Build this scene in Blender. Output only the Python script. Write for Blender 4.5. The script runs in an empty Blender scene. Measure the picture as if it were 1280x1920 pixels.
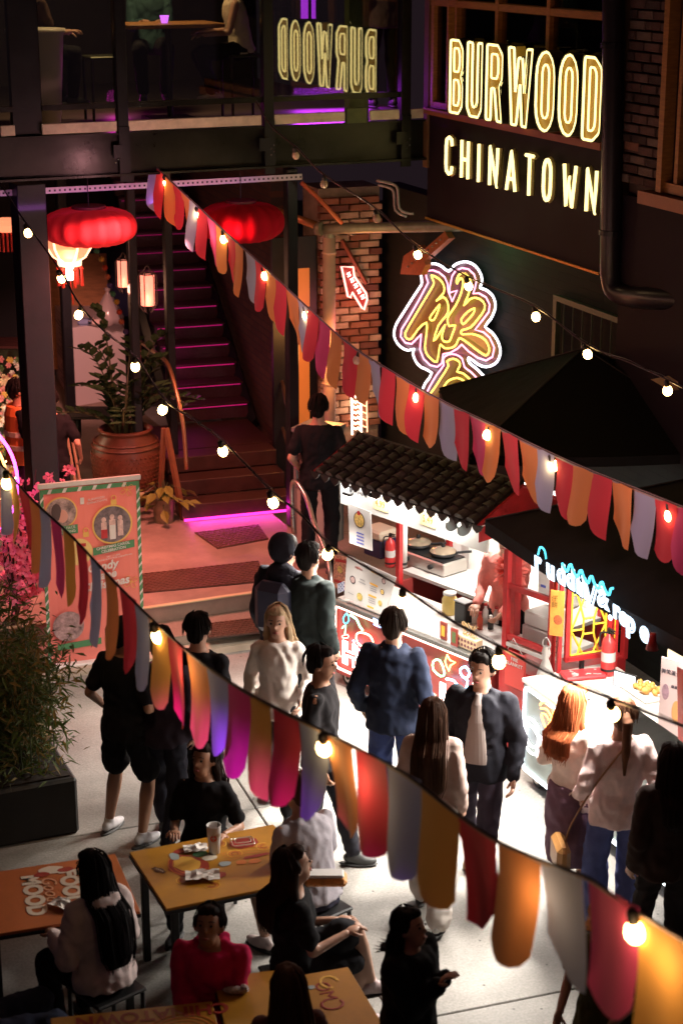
import bpy, bmesh, math, random
import numpy as np
from mathutils import Vector, Matrix, noise
R = math.radians
rnd = random.Random(7)
S = bpy.context.scene
COL = S.collection

# ---------------------------------------------------------------- camera, world, exposure
CAM_Z, PITCH, FPX = 6.3, R(17.7), 3460.0
cam_d = bpy.data.cameras.new('camera'); cam = bpy.data.objects.new('camera', cam_d); COL.objects.link(cam)
cam.location = (0, 0, CAM_Z); cam.rotation_euler = (R(90) - PITCH, 0, 0)
cam_d.sensor_fit = 'VERTICAL'; cam_d.sensor_height = 36.0; cam_d.sensor_width = 24.0
cam_d.lens = FPX / 1920 * 36.0; cam_d.clip_end = 300; cam_d.clip_start = 0.1
cam_d.dof.use_dof = True; cam_d.dof.focus_distance = 15.0; cam_d.dof.aperture_fstop = 2.4
S.camera = cam
W = bpy.data.worlds.new('World'); S.world = W; W.use_nodes = True
bg = W.node_tree.nodes['Background']; bg.inputs[0].default_value = (.075, .045, .06, 1); bg.inputs[1].default_value = .17
S.view_settings.view_transform = 'Standard'; S.view_settings.look = 'None'; S.view_settings.gamma = 1
S.view_settings.exposure = 0.0; S.view_settings.use_curve_mapping = False
S.render.engine = 'CYCLES'; S.cycles.use_denoising = True; S.cycles.max_bounces = 8
S.cycles.transparent_max_bounces = 16; S.cycles.sample_clamp_indirect = 6.0; S.cycles.use_light_tree = True

def lamp(kind, name, loc, power, color, size=.1, rot=None, target=None, blend=.5, cone=60, spread=None, sy=None):
    d = bpy.data.lights.new(name, kind); d.energy = power; d.color = color
    if kind == 'AREA':
        d.shape = 'RECTANGLE'; d.size = size; d.size_y = sy or size
        if spread: d.spread = R(spread)
    elif kind in ('POINT', 'SPOT'): d.shadow_soft_size = size
    if kind == 'SPOT': d.spot_size = R(cone); d.spot_blend = blend
    o = bpy.data.objects.new(name, d); COL.objects.link(o); o.location = loc
    if target is not None:
        o.rotation_euler = (Vector(target) - Vector(loc)).to_track_quat('-Z', 'Y').to_euler()
    if rot: o.rotation_euler = rot
    return o

# ---------------------------------------------------------------- where things stand (surveyed from the picture, then placed in metres)
cP, sP = math.cos(PITCH), math.sin(PITCH)
def _ray(px, py):
    a = (px - 640) / FPX; b = (960 - py) / FPX
    return a, cP + b * sP, -sP + b * cP
def G(px, py, z=0.0):
    r = _ray(px, py); t = (z - CAM_Z) / r[2]; return Vector((r[0] * t, r[1] * t, z))
def V(px, py, y):
    r = _ray(px, py); t = y / r[1]; return Vector((r[0] * t, y, CAM_Z + r[2] * t))
class Frame:
    def __init__(s, x, y, deg, z=0): s.o = Vector((x, y, z)); s.a = R(deg); s.c = math.cos(s.a); s.s = math.sin(s.a)
    def p(s, u, v, z=0): return Vector((s.o.x + u * s.c - v * s.s, s.o.y + u * s.s + v * s.c, s.o.z + z))
    def loc(s, P): d = P - s.o; return Vector((d.x * s.c + d.y * s.s, -d.x * s.s + d.y * s.c, d.z))
    def hit(s, px, py, v=0.0):            # point of the plane v = const seen in that direction, in frame coordinates
        r = _ray(px, py); n = (-s.s, s.c); p = s.p(0, v)
        t = (p.x * n[0] + p.y * n[1]) / (r[0] * n[0] + r[1] * n[1])
        return s.loc(Vector((r[0] * t, r[1] * t, CAM_Z + r[2] * t)))
FS = Frame(.94, 18.14, -67)      # wall with the big yellow sign
FB = Frame(-3.10, 16.85, 23)     # balcony front
FT = Frame(-1.67, 15.94, 23)     # terrace kerb
F1 = Frame(-.05, 14.85, -49)     # first food cart
F2 = Frame(1.37, 12.93, -66.3)   # second food cart
FW = Frame(.45, 20.3, -67)       # recessed wall with the yellow character

# ---------------------------------------------------------------- materials
MATS = {}
def mat(name, col, rough=.6, metal=0., var=.0, vs=6., bump=0., bs=40., spec=.5, trans=0., alpha=1., sheen=0., stretch=None):
    if name in MATS: return MATS[name]
    m = bpy.data.materials.new(name); m.use_nodes = True; MATS[name] = m
    nt = m.node_tree; b = nt.nodes['Principled BSDF']
    b.inputs['Base Color'].default_value = (*col, 1); b.inputs['Roughness'].default_value = rough
    b.inputs['Metallic'].default_value = metal; b.inputs['Specular IOR Level'].default_value = spec
    if trans: b.inputs['Transmission Weight'].default_value = trans
    if alpha < 1: b.inputs['Alpha'].default_value = alpha
    if sheen: b.inputs['Sheen Weight'].default_value = sheen
    tc = nt.nodes.new('ShaderNodeTexCoord'); src = tc.outputs['Object']
    if stretch:
        mp = nt.nodes.new('ShaderNodeMapping'); mp.inputs['Scale'].default_value = stretch
        nt.links.new(src, mp.inputs[0]); src = mp.outputs[0]
    if var:
        n = nt.nodes.new('ShaderNodeTexNoise'); n.inputs['Scale'].default_value = vs; n.inputs['Detail'].default_value = 8; n.inputs['Roughness'].default_value = .65
        nt.links.new(src, n.inputs['Vector'])
        r = nt.nodes.new('ShaderNodeValToRGB'); r.color_ramp.elements[0].position = .3; r.color_ramp.elements[1].position = .7
        r.color_ramp.elements[0].color = (*[c * (1 - var) for c in col], 1); r.color_ramp.elements[1].color = (*[min(1, c * (1 + var)) for c in col], 1)
        nt.links.new(n.outputs['Fac'], r.inputs[0]); nt.links.new(r.outputs[0], b.inputs['Base Color'])
        mr = nt.nodes.new('ShaderNodeMapRange'); mr.inputs['To Min'].default_value = max(0.02, rough - .12); mr.inputs['To Max'].default_value = min(1, rough + .12)
        nt.links.new(n.outputs['Fac'], mr.inputs['Value']); nt.links.new(mr.outputs[0], b.inputs['Roughness'])
    if bump:
        n2 = nt.nodes.new('ShaderNodeTexNoise'); n2.inputs['Scale'].default_value = bs; n2.inputs['Detail'].default_value = 6
        nt.links.new(src, n2.inputs['Vector'])
        bp = nt.nodes.new('ShaderNodeBump'); bp.inputs['Strength'].default_value = bump; bp.inputs['Distance'].default_value = .02
        nt.links.new(n2.outputs['Fac'], bp.inputs['Height']); nt.links.new(bp.outputs[0], b.inputs['Normal'])
    return m
def emis(name, col, strength, base=None, rough=.4):
    if name in MATS: return MATS[name]
    m = bpy.data.materials.new(name); m.use_nodes = True; MATS[name] = m
    b = m.node_tree.nodes['Principled BSDF']
    b.inputs['Base Color'].default_value = (*(base or col), 1); b.inputs['Roughness'].default_value = rough
    b.inputs['Emission Color'].default_value = (*col, 1); b.inputs['Emission Strength'].default_value = strength
    return m
def brickmat(name, c1, c2, mortar, scale=1., rough=.8):
    m = bpy.data.materials.new(name); m.use_nodes = True; MATS[name] = m
    nt = m.node_tree; b = nt.nodes['Principled BSDF']; b.inputs['Roughness'].default_value = rough
    tc = nt.nodes.new('ShaderNodeTexCoord'); mp = nt.nodes.new('ShaderNodeMapping'); mp.inputs['Rotation'].default_value = (R(90), 0, 0)
    br = nt.nodes.new('ShaderNodeTexBrick'); br.inputs['Scale'].default_value = 1; br.inputs['Brick Width'].default_value = .23 * scale
    br.inputs['Row Height'].default_value = .08 * scale; br.inputs['Mortar Size'].default_value = .006; br.inputs['Color1'].default_value = (*c1, 1)
    br.inputs['Color2'].default_value = (*c2, 1); br.inputs['Mortar'].default_value = (*mortar, 1)
    nt.links.new(tc.outputs['Object'], mp.inputs[0]); nt.links.new(mp.outputs[0], br.inputs['Vector']); nt.links.new(br.outputs[0], b.inputs['Base Color'])
    bp = nt.nodes.new('ShaderNodeBump'); bp.inputs['Strength'].default_value = .6; bp.inputs['Distance'].default_value = .01; bp.invert = True
    nt.links.new(br.outputs['Fac'], bp.inputs['Height']); nt.links.new(bp.outputs[0], b.inputs['Normal'])
    return m
def cloth(name, col, trans=.35):
    if name in MATS: return MATS[name]
    m = bpy.data.materials.new(name); m.use_nodes = True; MATS[name] = m
    nt = m.node_tree; b = nt.nodes['Principled BSDF']; b.inputs['Base Color'].default_value = (*col, 1); b.inputs['Roughness'].default_value = .75
    b.inputs['Sheen Weight'].default_value = .2
    t = nt.nodes.new('ShaderNodeBsdfTranslucent'); t.inputs[0].default_value = (*col, 1)
    mx = nt.nodes.new('ShaderNodeMixShader'); mx.inputs[0].default_value = trans
    tc = nt.nodes.new('ShaderNodeTexCoord'); w = nt.nodes.new('ShaderNodeTexNoise'); w.inputs['Scale'].default_value = 250
    nt.links.new(tc.outputs['Object'], w.inputs['Vector']); bp = nt.nodes.new('ShaderNodeBump'); bp.inputs['Strength'].default_value = .15; bp.inputs['Distance'].default_value = .002
    nt.links.new(w.outputs['Fac'], bp.inputs['Height']); nt.links.new(bp.outputs[0], b.inputs['Normal'])
    nt.links.new(b.outputs[0], mx.inputs[1]); nt.links.new(t.outputs[0], mx.inputs[2]); nt.links.new(mx.outputs[0], nt.nodes['Material Output'].inputs[0])
    return m
def glassmat(name, tint, ior=1.5, rough=0.0, boost=1.0):
    if name in MATS: return MATS[name]
    m = bpy.data.materials.new(name); m.use_nodes = True; MATS[name] = m
    nt = m.node_tree; nt.nodes.remove(nt.nodes['Principled BSDF'])
    t = nt.nodes.new('ShaderNodeBsdfTransparent'); t.inputs[0].default_value = (*tint, 1)
    g = nt.nodes.new('ShaderNodeBsdfGlossy'); g.inputs['Roughness'].default_value = rough
    f = nt.nodes.new('ShaderNodeFresnel'); f.inputs[0].default_value = ior
    mu = nt.nodes.new('ShaderNodeMath'); mu.operation = 'MULTIPLY'; mu.inputs[1].default_value = boost; mu.use_clamp = True
    mx = nt.nodes.new('ShaderNodeMixShader')
    nt.links.new(f.outputs[0], mu.inputs[0]); nt.links.new(mu.outputs[0], mx.inputs[0]); nt.links.new(t.outputs[0], mx.inputs[1]); nt.links.new(g.outputs[0], mx.inputs[2])
    nt.links.new(mx.outputs[0], nt.nodes['Material Output'].inputs[0])
    return m

STEEL = mat('black painted steel', (.012, .013, .017), .38, .3, var=.3, vs=3, bump=.05)
STEELB = mat('worn black steel', (.022, .022, .02), .3, .6, var=.5, vs=2.2, bump=.08, bs=12)
CREAM = mat('cream timber', (.72, .62, .48), .6, var=.25, vs=5, bump=.1)
CHROME = mat('tube metal', (.45, .42, .4), .3, .9, var=.2)
DARK = mat('dark void paint', (.010, .009, .012), .7)
RED = mat('red paint', (.42, .02, .022), .4, var=.25, vs=5)
WHITE = mat('white laminate', (.66, .64, .61), .35, var=.08)
PAPER = mat('white paper', (.60, .58, .56), .7, var=.05)
BLACK = mat('black plastic', (.012, .012, .013), .45)
RUBBER = mat('rubber', (.02, .02, .02), .7)
INK = mat('ink', (.03, .03, .05), .7)
GOLD = mat('mustard print', (.75, .4, .05), .6)
BULB = emis('bulb glow', (1, .62, .22), 26)
CORD = mat('cable', (.03, .022, .02), .55)
NEONY = emis('neon warm yellow', (1, .80, .30), 2.5)
NEONW = emis('neon white', (.93, .90, 1), 3.2)
NEONP = emis('neon pink', (1, .36, .58), 2.6)
NEONG = emis('neon gold', (1, .74, .13), 2.3)
NEONR = emis('neon red', (1, .25, .2), 5)
NEONC = emis('neon cyan', (.08, .62, .85), 2.6)
NEONGR = emis('neon green', (.2, 1, .45), 5)
NEONM = emis('magenta led', (1, .02, .34), .38)

# ---------------------------------------------------------------- mesh builder
class M:
    def __init__(s): s.v = []; s.f = []; s.m = []
    def add(s, vs, fs, mi=0):
        n = len(s.v); s.v += [tuple(v) for v in vs]; s.f += [tuple(i + n for i in f) for f in fs]; s.m += [mi] * len(fs); return s
    def box(s, c, d, mi=0, rot=0, bev=0):
        x, y, z = d[0] / 2, d[1] / 2, d[2] / 2; cs, sn = math.cos(rot), math.sin(rot)
        if bev:
            b = min(bev, x * .9, y * .9, z * .9); P = []
            for sx in (-1, 1):
                for sy in (-1, 1):
                    for sz in (-1, 1):
                        P += [(sx * x, sy * (y - b), sz * (z - b)), (sx * (x - b), sy * y, sz * (z - b)), (sx * (x - b), sy * (y - b), sz * z)]
            bm = bmesh.new(); vv = [bm.verts.new(p) for p in P]; bmesh.ops.convex_hull(bm, input=vv)
            bm.verts.index_update(); V_ = [(v.co.x * cs - v.co.y * sn + c[0], v.co.x * sn + v.co.y * cs + c[1], v.co.z + c[2]) for v in bm.verts]
            F_ = [tuple(v.index for v in f.verts) for f in bm.faces]; bm.free(); return s.add(V_, F_, mi)
        vs = [(c[0] + a * x * cs - b * y * sn, c[1] + a * x * sn + b * y * cs, c[2] + e * z) for a in (-1, 1) for b in (-1, 1) for e in (-1, 1)]
        return s.add(vs, [(0, 1, 3, 2), (4, 6, 7, 5), (0, 4, 5, 1), (2, 3, 7, 6), (0, 2, 6, 4), (1, 5, 7, 3)], mi)
    def tube(s, pts, r, n=6, closed=False, mi=0, flat=1.0):
        pts = [Vector(p) for p in pts]; k = len(pts); rr = r if isinstance(r, (list, tuple)) else [r] * k
        base = len(s.v); prev = None; vs = []
        for i, p in enumerate(pts):
            if closed: t = pts[(i + 1) % k] - pts[i - 1]
            else: t = pts[min(i + 1, k - 1)] - pts[max(i - 1, 0)]
            if t.length < 1e-9: t = Vector((0, 0, 1))
            t.normalize()
            if prev is None:
                a = Vector((0, 0, 1)) if abs(t.z) < .9 else Vector((1, 0, 0)); u = t.cross(a).normalized()
            else:
                u = prev - t * prev.dot(t); u = u.normalized() if u.length > 1e-6 else t.orthogonal().normalized()
            prev = u; w = t.cross(u)
            for j in range(n):
                an = 2 * math.pi * j / n; vs.append(p + (u * math.cos(an) + w * math.sin(an) * flat) * rr[i])
        fs = []
        for i in range(k if closed else k - 1):
            for j in range(n):
                a = i * n + j; b = i * n + (j + 1) % n; c = ((i + 1) % k) * n + (j + 1) % n; d = ((i + 1) % k) * n + j
                fs.append((a, b, c, d))
        if not closed: fs += [tuple(range(n - 1, -1, -1)), tuple((k - 1) * n + j for j in range(n))]
        return s.add(vs, fs, mi)
    def cyl(s, a, b, r0, r1=None, n=12, mi=0): return s.tube([a, b], [r0, r0 if r1 is None else r1], n, mi=mi)
    def ball(s, c, r, n=10, mi=0, rot=None):
        r = (r, r, r) if not isinstance(r, (tuple, list)) else r; m_ = max(4, n // 2 + 1); vs = [Vector((0, 0, r[2]))]
        for i in range(1, m_):
            ph = math.pi * i / m_
            for j in range(n):
                an = 2 * math.pi * j / n; vs.append(Vector((r[0] * math.sin(ph) * math.cos(an), r[1] * math.sin(ph) * math.sin(an), r[2] * math.cos(ph))))
        vs.append(Vector((0, 0, -r[2])))
        if rot is not None: vs = [rot @ v for v in vs]
        vs = [v + Vector(c) for v in vs]; fs = [(0, 1 + j, 1 + (j + 1) % n) for j in range(n)]
        for i in range(m_ - 2):
            for j in range(n):
                a = 1 + i * n + j; b = 1 + i * n + (j + 1) % n; fs.append((a, a + n, b + n, b))
        L = len(vs) - 1; k = 1 + (m_ - 2) * n; fs += [(L, k + (j + 1) % n, k + j) for j in range(n)]
        return s.add(vs, fs, mi)
    def lathe(s, prof, c=(0, 0, 0), n=24, mi=0, lobes=0, amp=0, caps=True):
        vs = []
        for r, z in prof:
            for j in range(n):
                an = 2 * math.pi * j / n; q = r * (1 + (amp * (abs(math.cos(an * lobes / 2)) - .6) if lobes else 0)); vs.append((c[0] + q * math.cos(an), c[1] + q * math.sin(an), c[2] + z))
        fs = []
        for i in range(len(prof) - 1):
            for j in range(n):
                a = i * n + j; b = i * n + (j + 1) % n; fs.append((a, b, b + n, a + n))
        if caps: fs += [tuple(range(n - 1, -1, -1)), tuple((len(prof) - 1) * n + j for j in range(n))]
        return s.add(vs, fs, mi)
    def prism(s, out, f, d, mi=0):
        """outline of 2d points mapped by f(u, w, depth) to 3d, extruded over depth 0..d"""
        n = len(out); vs = [f(u, w, 0) for u, w in out] + [f(u, w, d) for u, w in out]
        return s.add(vs, [tuple(range(n)), tuple(range(2 * n - 1, n - 1, -1))] + [(i, i + n, (i + 1) % n + n, (i + 1) % n) for i in range(n)], mi)
    def build(s, name, mats, parent=None, smooth=False, kind=None, sub=(0, 0, 0)):
        me = bpy.data.meshes.new(name); me.from_pydata([(v[0] - sub[0], v[1] - sub[1], v[2] - sub[2]) for v in s.v], [], s.f)
        for q in (mats if isinstance(mats, (list, tuple)) else [mats]): me.materials.append(q)
        if any(s.m): me.polygons.foreach_set('material_index', s.m)
        bm = bmesh.new(); bm.from_mesh(me); bmesh.ops.recalc_face_normals(bm, faces=bm.faces); bm.to_mesh(me); bm.free()
        if smooth: me.polygons.foreach_set('use_smooth', [True] * len(me.polygons))
        me.update(); o = bpy.data.objects.new(name, me); COL.objects.link(o)
        if parent: o.parent = parent
        if kind: o['kind'] = kind
        return o
def tag(o, label, cat=None, group=None):
    o['label'] = label
    if cat: o['category'] = cat
    if group: o['group'] = group
    return o
def thing(name, label, cat, loc=(0, 0, 0), rz=0, group=None):
    o = bpy.data.objects.new(name, None); COL.objects.link(o); o.location = loc; o.rotation_euler = (0, 0, rz); o.empty_display_size = .1
    return tag(o, label, cat, group)
def inst(me, name, parent, loc, rot=(0, 0, 0), sc=(1, 1, 1), mat_=None):
    o = bpy.data.objects.new(name, me); COL.objects.link(o); o.parent = parent; o.location = loc; o.rotation_euler = rot; o.scale = sc
    if mat_: o.material_slots[0].link = 'OBJECT'; o.material_slots[0].material = mat_
    return o
def copy_tree(o, parent=None):
    c = o.copy(); COL.objects.link(c)
    if parent: c.parent = parent
    for ch in [q for q in S.objects if q.parent == o]: copy_tree(ch, c)
    return c
def text(s, size, m, name, parent, loc, rot=(R(90), 0, 0), ext=.001, sx=1., al='CENTER', bold=0., tubes=0., shear=0., sp=1., ls=1.):
    cu = bpy.data.curves.new(name, 'FONT'); cu.body = s; cu.size = size; cu.align_x = al; cu.align_y = 'CENTER'; cu.extrude = ext
    cu.offset = bold; cu.shear = shear; cu.space_character = sp; cu.space_line = ls; cu.resolution_u = 3
    if tubes: cu.fill_mode = 'NONE'; cu.extrude = 0; cu.bevel_depth = tubes; cu.bevel_resolution = 1
    t = bpy.data.objects.new(name, cu); COL.objects.link(t)
    dg = bpy.context.evaluated_depsgraph_get(); me = bpy.data.meshes.new_from_object(t.evaluated_get(dg)); bpy.data.objects.remove(t); bpy.data.curves.remove(cu)
    me.materials.clear(); me.materials.append(m); me.name = name
    o = bpy.data.objects.new(name, me); COL.objects.link(o)
    if parent: o.parent = parent
    o.location = loc; o.rotation_euler = rot; o.scale = (sx, 1, 1)
    return o
def smoothpath(P, k=3, closed=False):
    P = [Vector(p) for p in P]; n = len(P); out = []
    rng = range(n if closed else n - 1)
    for i in rng:
        p0 = P[(i - 1) % n] if closed or i > 0 else P[i]; p1 = P[i]; p2 = P[(i + 1) % n]; p3 = P[(i + 2) % n] if closed or i + 2 < n else p2
        for j in range(k):
            t = j / k; out.append(.5 * ((2 * p1) + (p2 - p0) * t + (2 * p0 - 5 * p1 + 4 * p2 - p3) * t * t + (3 * p1 - p0 - 3 * p2 + p3) * t ** 3))
    if not closed: out.append(P[-1])
    return out

# ================================================================ GROUND, TERRACE
def slabmat():
    m = mat('concrete', (.25, .235, .215), .62, var=.34, vs=1.3, bump=.12, bs=35)
    nt = m.node_tree; b = nt.nodes['Principled BSDF']; tc = nt.nodes['Texture Coordinate']
    ramp = [n for n in nt.nodes if n.type == 'VALTORGB'][0]
    n = nt.nodes.new('ShaderNodeTexNoise'); n.inputs['Scale'].default_value = 60; n.inputs['Detail'].default_value = 3
    v = nt.nodes.new('ShaderNodeTexVoronoi'); v.inputs['Scale'].default_value = 5.5; v.inputs['Randomness'].default_value = 1
    nt.links.new(tc.outputs['Object'], n.inputs['Vector']); nt.links.new(tc.outputs['Object'], v.inputs['Vector'])
    r1 = nt.nodes.new('ShaderNodeMapRange'); r1.inputs['From Min'].default_value = .35; r1.inputs['From Max'].default_value = .65; r1.inputs['To Min'].default_value = .82; r1.inputs['To Max'].default_value = 1.1
    nt.links.new(n.outputs['Fac'], r1.inputs['Value'])
    r2 = nt.nodes.new('ShaderNodeMapRange'); r2.inputs['From Min'].default_value = .035; r2.inputs['From Max'].default_value = .06; r2.inputs['To Min'].default_value = .22; r2.inputs['To Max'].default_value = 1
    nt.links.new(v.outputs['Distance'], r2.inputs['Value'])
    m1 = nt.nodes.new('ShaderNodeMath'); m1.operation = 'MULTIPLY'; nt.links.new(r1.outputs[0], m1.inputs[0]); nt.links.new(r2.outputs[0], m1.inputs[1])
    mx = nt.nodes.new('ShaderNodeVectorMath'); mx.operation = 'SCALE'; nt.links.new(ramp.outputs[0], mx.inputs[0]); nt.links.new(m1.outputs[0], mx.inputs['Scale'])
    nt.links.new(mx.outputs[0], b.inputs['Base Color']); return m
CONC = slabmat()
TERR = mat('terrace stone', (.27, .2, .16), .55, var=.3, vs=2.5, bump=.1, bs=30)
g = M(); g.box((0, 15, -.16), (60, 60, .1)); ground = g.build('ground', mat('sub base', (.05, .045, .04), .9), kind='structure')
FG = Frame(*G(832, 1902)[:2], 19)
sl = M(); sl.box((0, 0, -.05), (2.988, 2.988, .1), bev=.006); slab0 = None
for i in range(-3, 3):
    for j in range(-1, 5):
        p = FG.p(i * 3 + 1.2, j * 3 + 1.5, 0)
        if slab0 is None: slab0 = sl.build('slab', CONC, ground); slab0.location = p; slab0.rotation_euler = (0, 0, FG.a)
        else: inst(slab0.data, 'slab', ground, p, (0, 0, FG.a))
t = M(); t.prism([(-9, 0), (1.95, 0), (1.95, 11), (-9, 11)], lambda u, w, d: FT.p(u, w, d), .3)
terrace = t.build('terrace', TERR, kind='structure')
t = M(); t.prism([(-9, -.42), (1.6, -.42), (1.6, -.004), (-9, -.004)], lambda u, w, d: FT.p(u, w, d), .15)
step = t.build('terrace_step', mat('granite', (.24, .2, .16), .6, var=.3, vs=90, bump=.1), kind='structure')
t = M(); t.prism([(-9, -.03), (1.96, -.03), (1.96, .02), (-9, .02)], lambda u, w, d: FT.p(u, w, .302 + d * 1), .012); t.build('nosing', mat('pale edging', (.55, .5, .3), .5), terrace)
t = M(); t.prism([(-9, -.62), (1.6, -.62), (1.6, -.43), (-9, -.43)], lambda u, w, d: FT.p(u, w, d), .06); t.build('kerb', mat('pale stone', (.42, .36, .28), .6, var=.2), terrace)
# rubber mats with raised dots
def tread_mat(c4, z, label, cols, rows):
    a, b_, c_, d = [Vector((p.x, p.y, 0)) for p in c4]
    o = thing('floor_mat', label, 'mat', (a.x, a.y, z))
    m_ = M(); n = 4; m_.add([p - a + Vector((0, 0, q)) for q in (.001, .012) for p in (a, b_, c_, d)], [(4, 5, 6, 7), (0, 1, 5, 4), (1, 2, 6, 5), (2, 3, 7, 6), (3, 0, 4, 7)])
    m_.build('mat_sheet', mat('brown rubber', (.075, .035, .025), .5, var=.3), o)
    m_ = M()
    for i in range(cols):
        for j in range(rows):
            u, w = (i + .5 + .25 * (j % 2)) / (cols + .3), (j + .5) / rows
            p = a.lerp(b_, u).lerp(d.lerp(c_, u), w) - a; m_.box((p.x, p.y, .015), (.035, .018, .008), rot=FT.a + (.6 if (i + j) % 2 else -.6))
    m_.build('raised_tread', mat('worn rubber', (.16, .08, .055), .35, var=.3), o, kind='stuff')
tread_mat([G(365, 1000, .3), G(485, 985, .3), G(503, 1012, .3), G(408, 1030, .3)], .3, 'smaller brown dotted rubber mat nearer the foot of the stairs', 20, 10)
tread_mat([G(262, 1078, .3), G(485, 1053, .3), G(495, 1092, .3), G(270, 1113, .3)], .3, 'long brown dotted rubber mat along the terrace edge', 40, 12)
tread_mat([G(375, 1172, .15), G(500, 1158, .15), G(510, 1185, .15), G(392, 1198, .15)], .15, 'ribbed brown mat on the step below the terrace edge', 26, 8)

# ================================================================ STAIRS
FX = Frame(-1.66, 18.50, 18)
stair = thing('staircase', 'dark stairs rising behind the terrace with magenta lit step edges', 'staircase', FX.p(0, 0, .3), FX.a)
TREADM = mat('stair timber', (.045, .018, .014), .45, var=.35, vs=8, stretch=(1, 6, 1)); RISEM = mat('stair plate', (.07, .025, .035), .35, .2, var=.25, vs=40, bump=.2, bs=80)
st = M(); st.box((.59, .152, .083), (1.22, .30, .165), bev=.006); first = st.build('step', TREADM, stair)
zt = [(0, .085), (.31, .255), (.62, .425)]
for v0, z0 in zt[1:]:
    q = M(); q.box((.59, v0 + .152, z0 / 1 - .0), (1.22, .30, .165), bev=.006); q.build('step', TREADM, stair)
q = M(); q.box((.59, 1.46, .26), (1.3, 1.05, .5)); q.build('landing', TREADM, stair)
q = M(); q.box((.84, 0, 0), (.86, .27, .03), bev=.004); tr_ = q.build('step', RISEM, stair); tr_.location = (0, 2.13, .70)
q = M(); q.box((.84, -.10, -.1), (.84, .012, .15)); ri_ = q.build('riser', RISEM, stair); ri_.location = (0, 2.13, .70)
q = M(); q.tube([(.45, -.128, -.02), (1.24, -.128, -.02)], .005, 6); le_ = q.build('led_strip', NEONM, stair); le_.location = (0, 2.13, .70)
for k in range(1, 17):
    L = (0, 2.13 + .27 * k, .70 + .18 * k)
    inst(tr_.data, 'step', stair, L); inst(ri_.data, 'riser', stair, L)
    inst(le_.data, 'led_strip', stair, L, mat_=None if k < 6 else emis('faint led', (1, .03, .4), .10))
q = M()
for u in (.36, 1.30): q.tube([(u, 1.9, .45), (u, 6.6, 3.6)], .06, 4, flat=2)
q.build('stringer', STEEL, stair)
q = M(); q.tube([(.0, -.03, .012), (1.15, -.03, .012)], .014, 6); q.build('led_strip', emis('foot led', (1, .04, .5), 2.2), stair)

for k in range(4):
    p = FX.p(.6, 2.35 + k * 1.0, 1.45 + k * .66); lamp('POINT', 'stair_led_glow', p, (1.6, .8, .2, .1)[k], (1, .05, .45), .25)
lamp('AREA', 'stair_foot_led', FX.p(.6, -.06, .36), 4.0, (1, .02, .55), 1.1, target=FX.p(.6, -.8, .2), sy=.03)
# side wall of the stairs (brick) and dark backs
BRK = brickmat('dark brick', (.10, .045, .03), (.07, .03, .025), (.04, .03, .03))
def wall(name, label, P, thick_dir, z0, z1, m, cat='wall'):
    a, b_ = Vector(P[0]).to_2d(), Vector(P[1]).to_2d(); d = (b_ - a); L = d.length; ang = math.atan2(d.y, d.x)
    q = M(); q.box((L / 2, thick_dir * .1, (z1 - z0) / 2), (L, .2, z1 - z0)); o = q.build(name, m); o.location = (a.x, a.y, z0); o.rotation_euler = (0, 0, ang)
    return tag(o, label, cat)
wall('stair_wall', 'dark brick wall along the right side of the stairs', (FX.p(1.42, 1.5), FX.p(1.42, 8)), -1, .3, 4.1, BRK)
wall('back_wall', 'dark blue painted wall far behind the terrace on the left', (FB.p(-4, 9.5), FB.p(2.4, 9.5)), 1, .3, 4.4, mat('navy wall', (.012, .014, .045), .6, var=.4))
wall('rear_wall', 'dark wall closing off the top of the stairs', (FB.p(1.2, 8.2), FB.p(4.4, 8.2)), 1, .3, 4.4, DARK)

# ================================================================ POSTS
def post(px, y, w, d, z0, z1, label, m=STEEL):
    p = V(px, 900, y); o = M(); o.box((0, 0, (z1 - z0) / 2), (w, d, z1 - z0), bev=.008); 
    r = o.build('steel_post', m); r.location = (p.x, p.y, z0); r.rotation_euler = (0, 0, FB.a); return tag(r, label, 'post')
post(80, 17.15, .27, .30, .3, 4.02, 'wide black steel column holding up the balcony left of the red lantern')
post(327, 19.3, .085, .1, .3, 4.0, 'slim black post at the left side of the stairs')
post(549, 18.35, .11, .12, .3, 4.0, 'slim black post at the right side of the stairs')
post(262, 19.0, .09, .1, .3, 4.0, 'thin dark post behind the two small red lanterns')
post(139, 23.0, .12, .12, .3, 4.0, 'dark post standing behind the white counter')

# ================================================================ BALCONY
bal = thing('balcony', 'black steel balcony with glass railing and cream edge boards', 'balcony', FB.p(0, 0, 0), FB.a)
q = M(); q.box((1.3, 3.6, 4.40), (6.4, 7.0, .12)); q.build('deck', mat('deck boards', (.05, .035, .03), .6, var=.3), bal)
q = M(); q.box((1.3, -.02, 4.27), (6.0, .03, .36)); q.box((1.3, -.05, 4.085), (6.0, .16, .02)); q.box((1.3, -.03, 4.457), (6.0, .12, .02))
q.build('fascia_beam', STEELB, bal)
def bx(px, py): return FB.hit(px, py, -.06)
for a, b_ in ((0, 27), (78, 218), (238, 489), (512, 645), (692, 747), (768, 792)):
    p0, p1 = bx(a, 235).x, bx(b_, 228).x; q = M(); q.box(((p0 + p1) / 2, -.07, 4.525), (p1 - p0, .03, .095), bev=.006); q.build('edge_board', CREAM, bal)
PX = [(-60, .04), (52, .27), (228, .10), (501, .10), (757, .10)]
us = []
for px, w in PX:
    u = FB.hit(px, 200, -.05).x; us.append((u, w)); q = M(); q.box((u, -.05 if w < .2 else .02, 5.35), (w, .10, 2.0), bev=.004)
    if w == .10: q.box((u, -.10, 4.27), (w, .03, .5)); q.box((u - .06, -.12, 4.3), (.1, .02, .12))
    q.build('post', STEELB if px > 600 else STEEL, bal)
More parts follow.
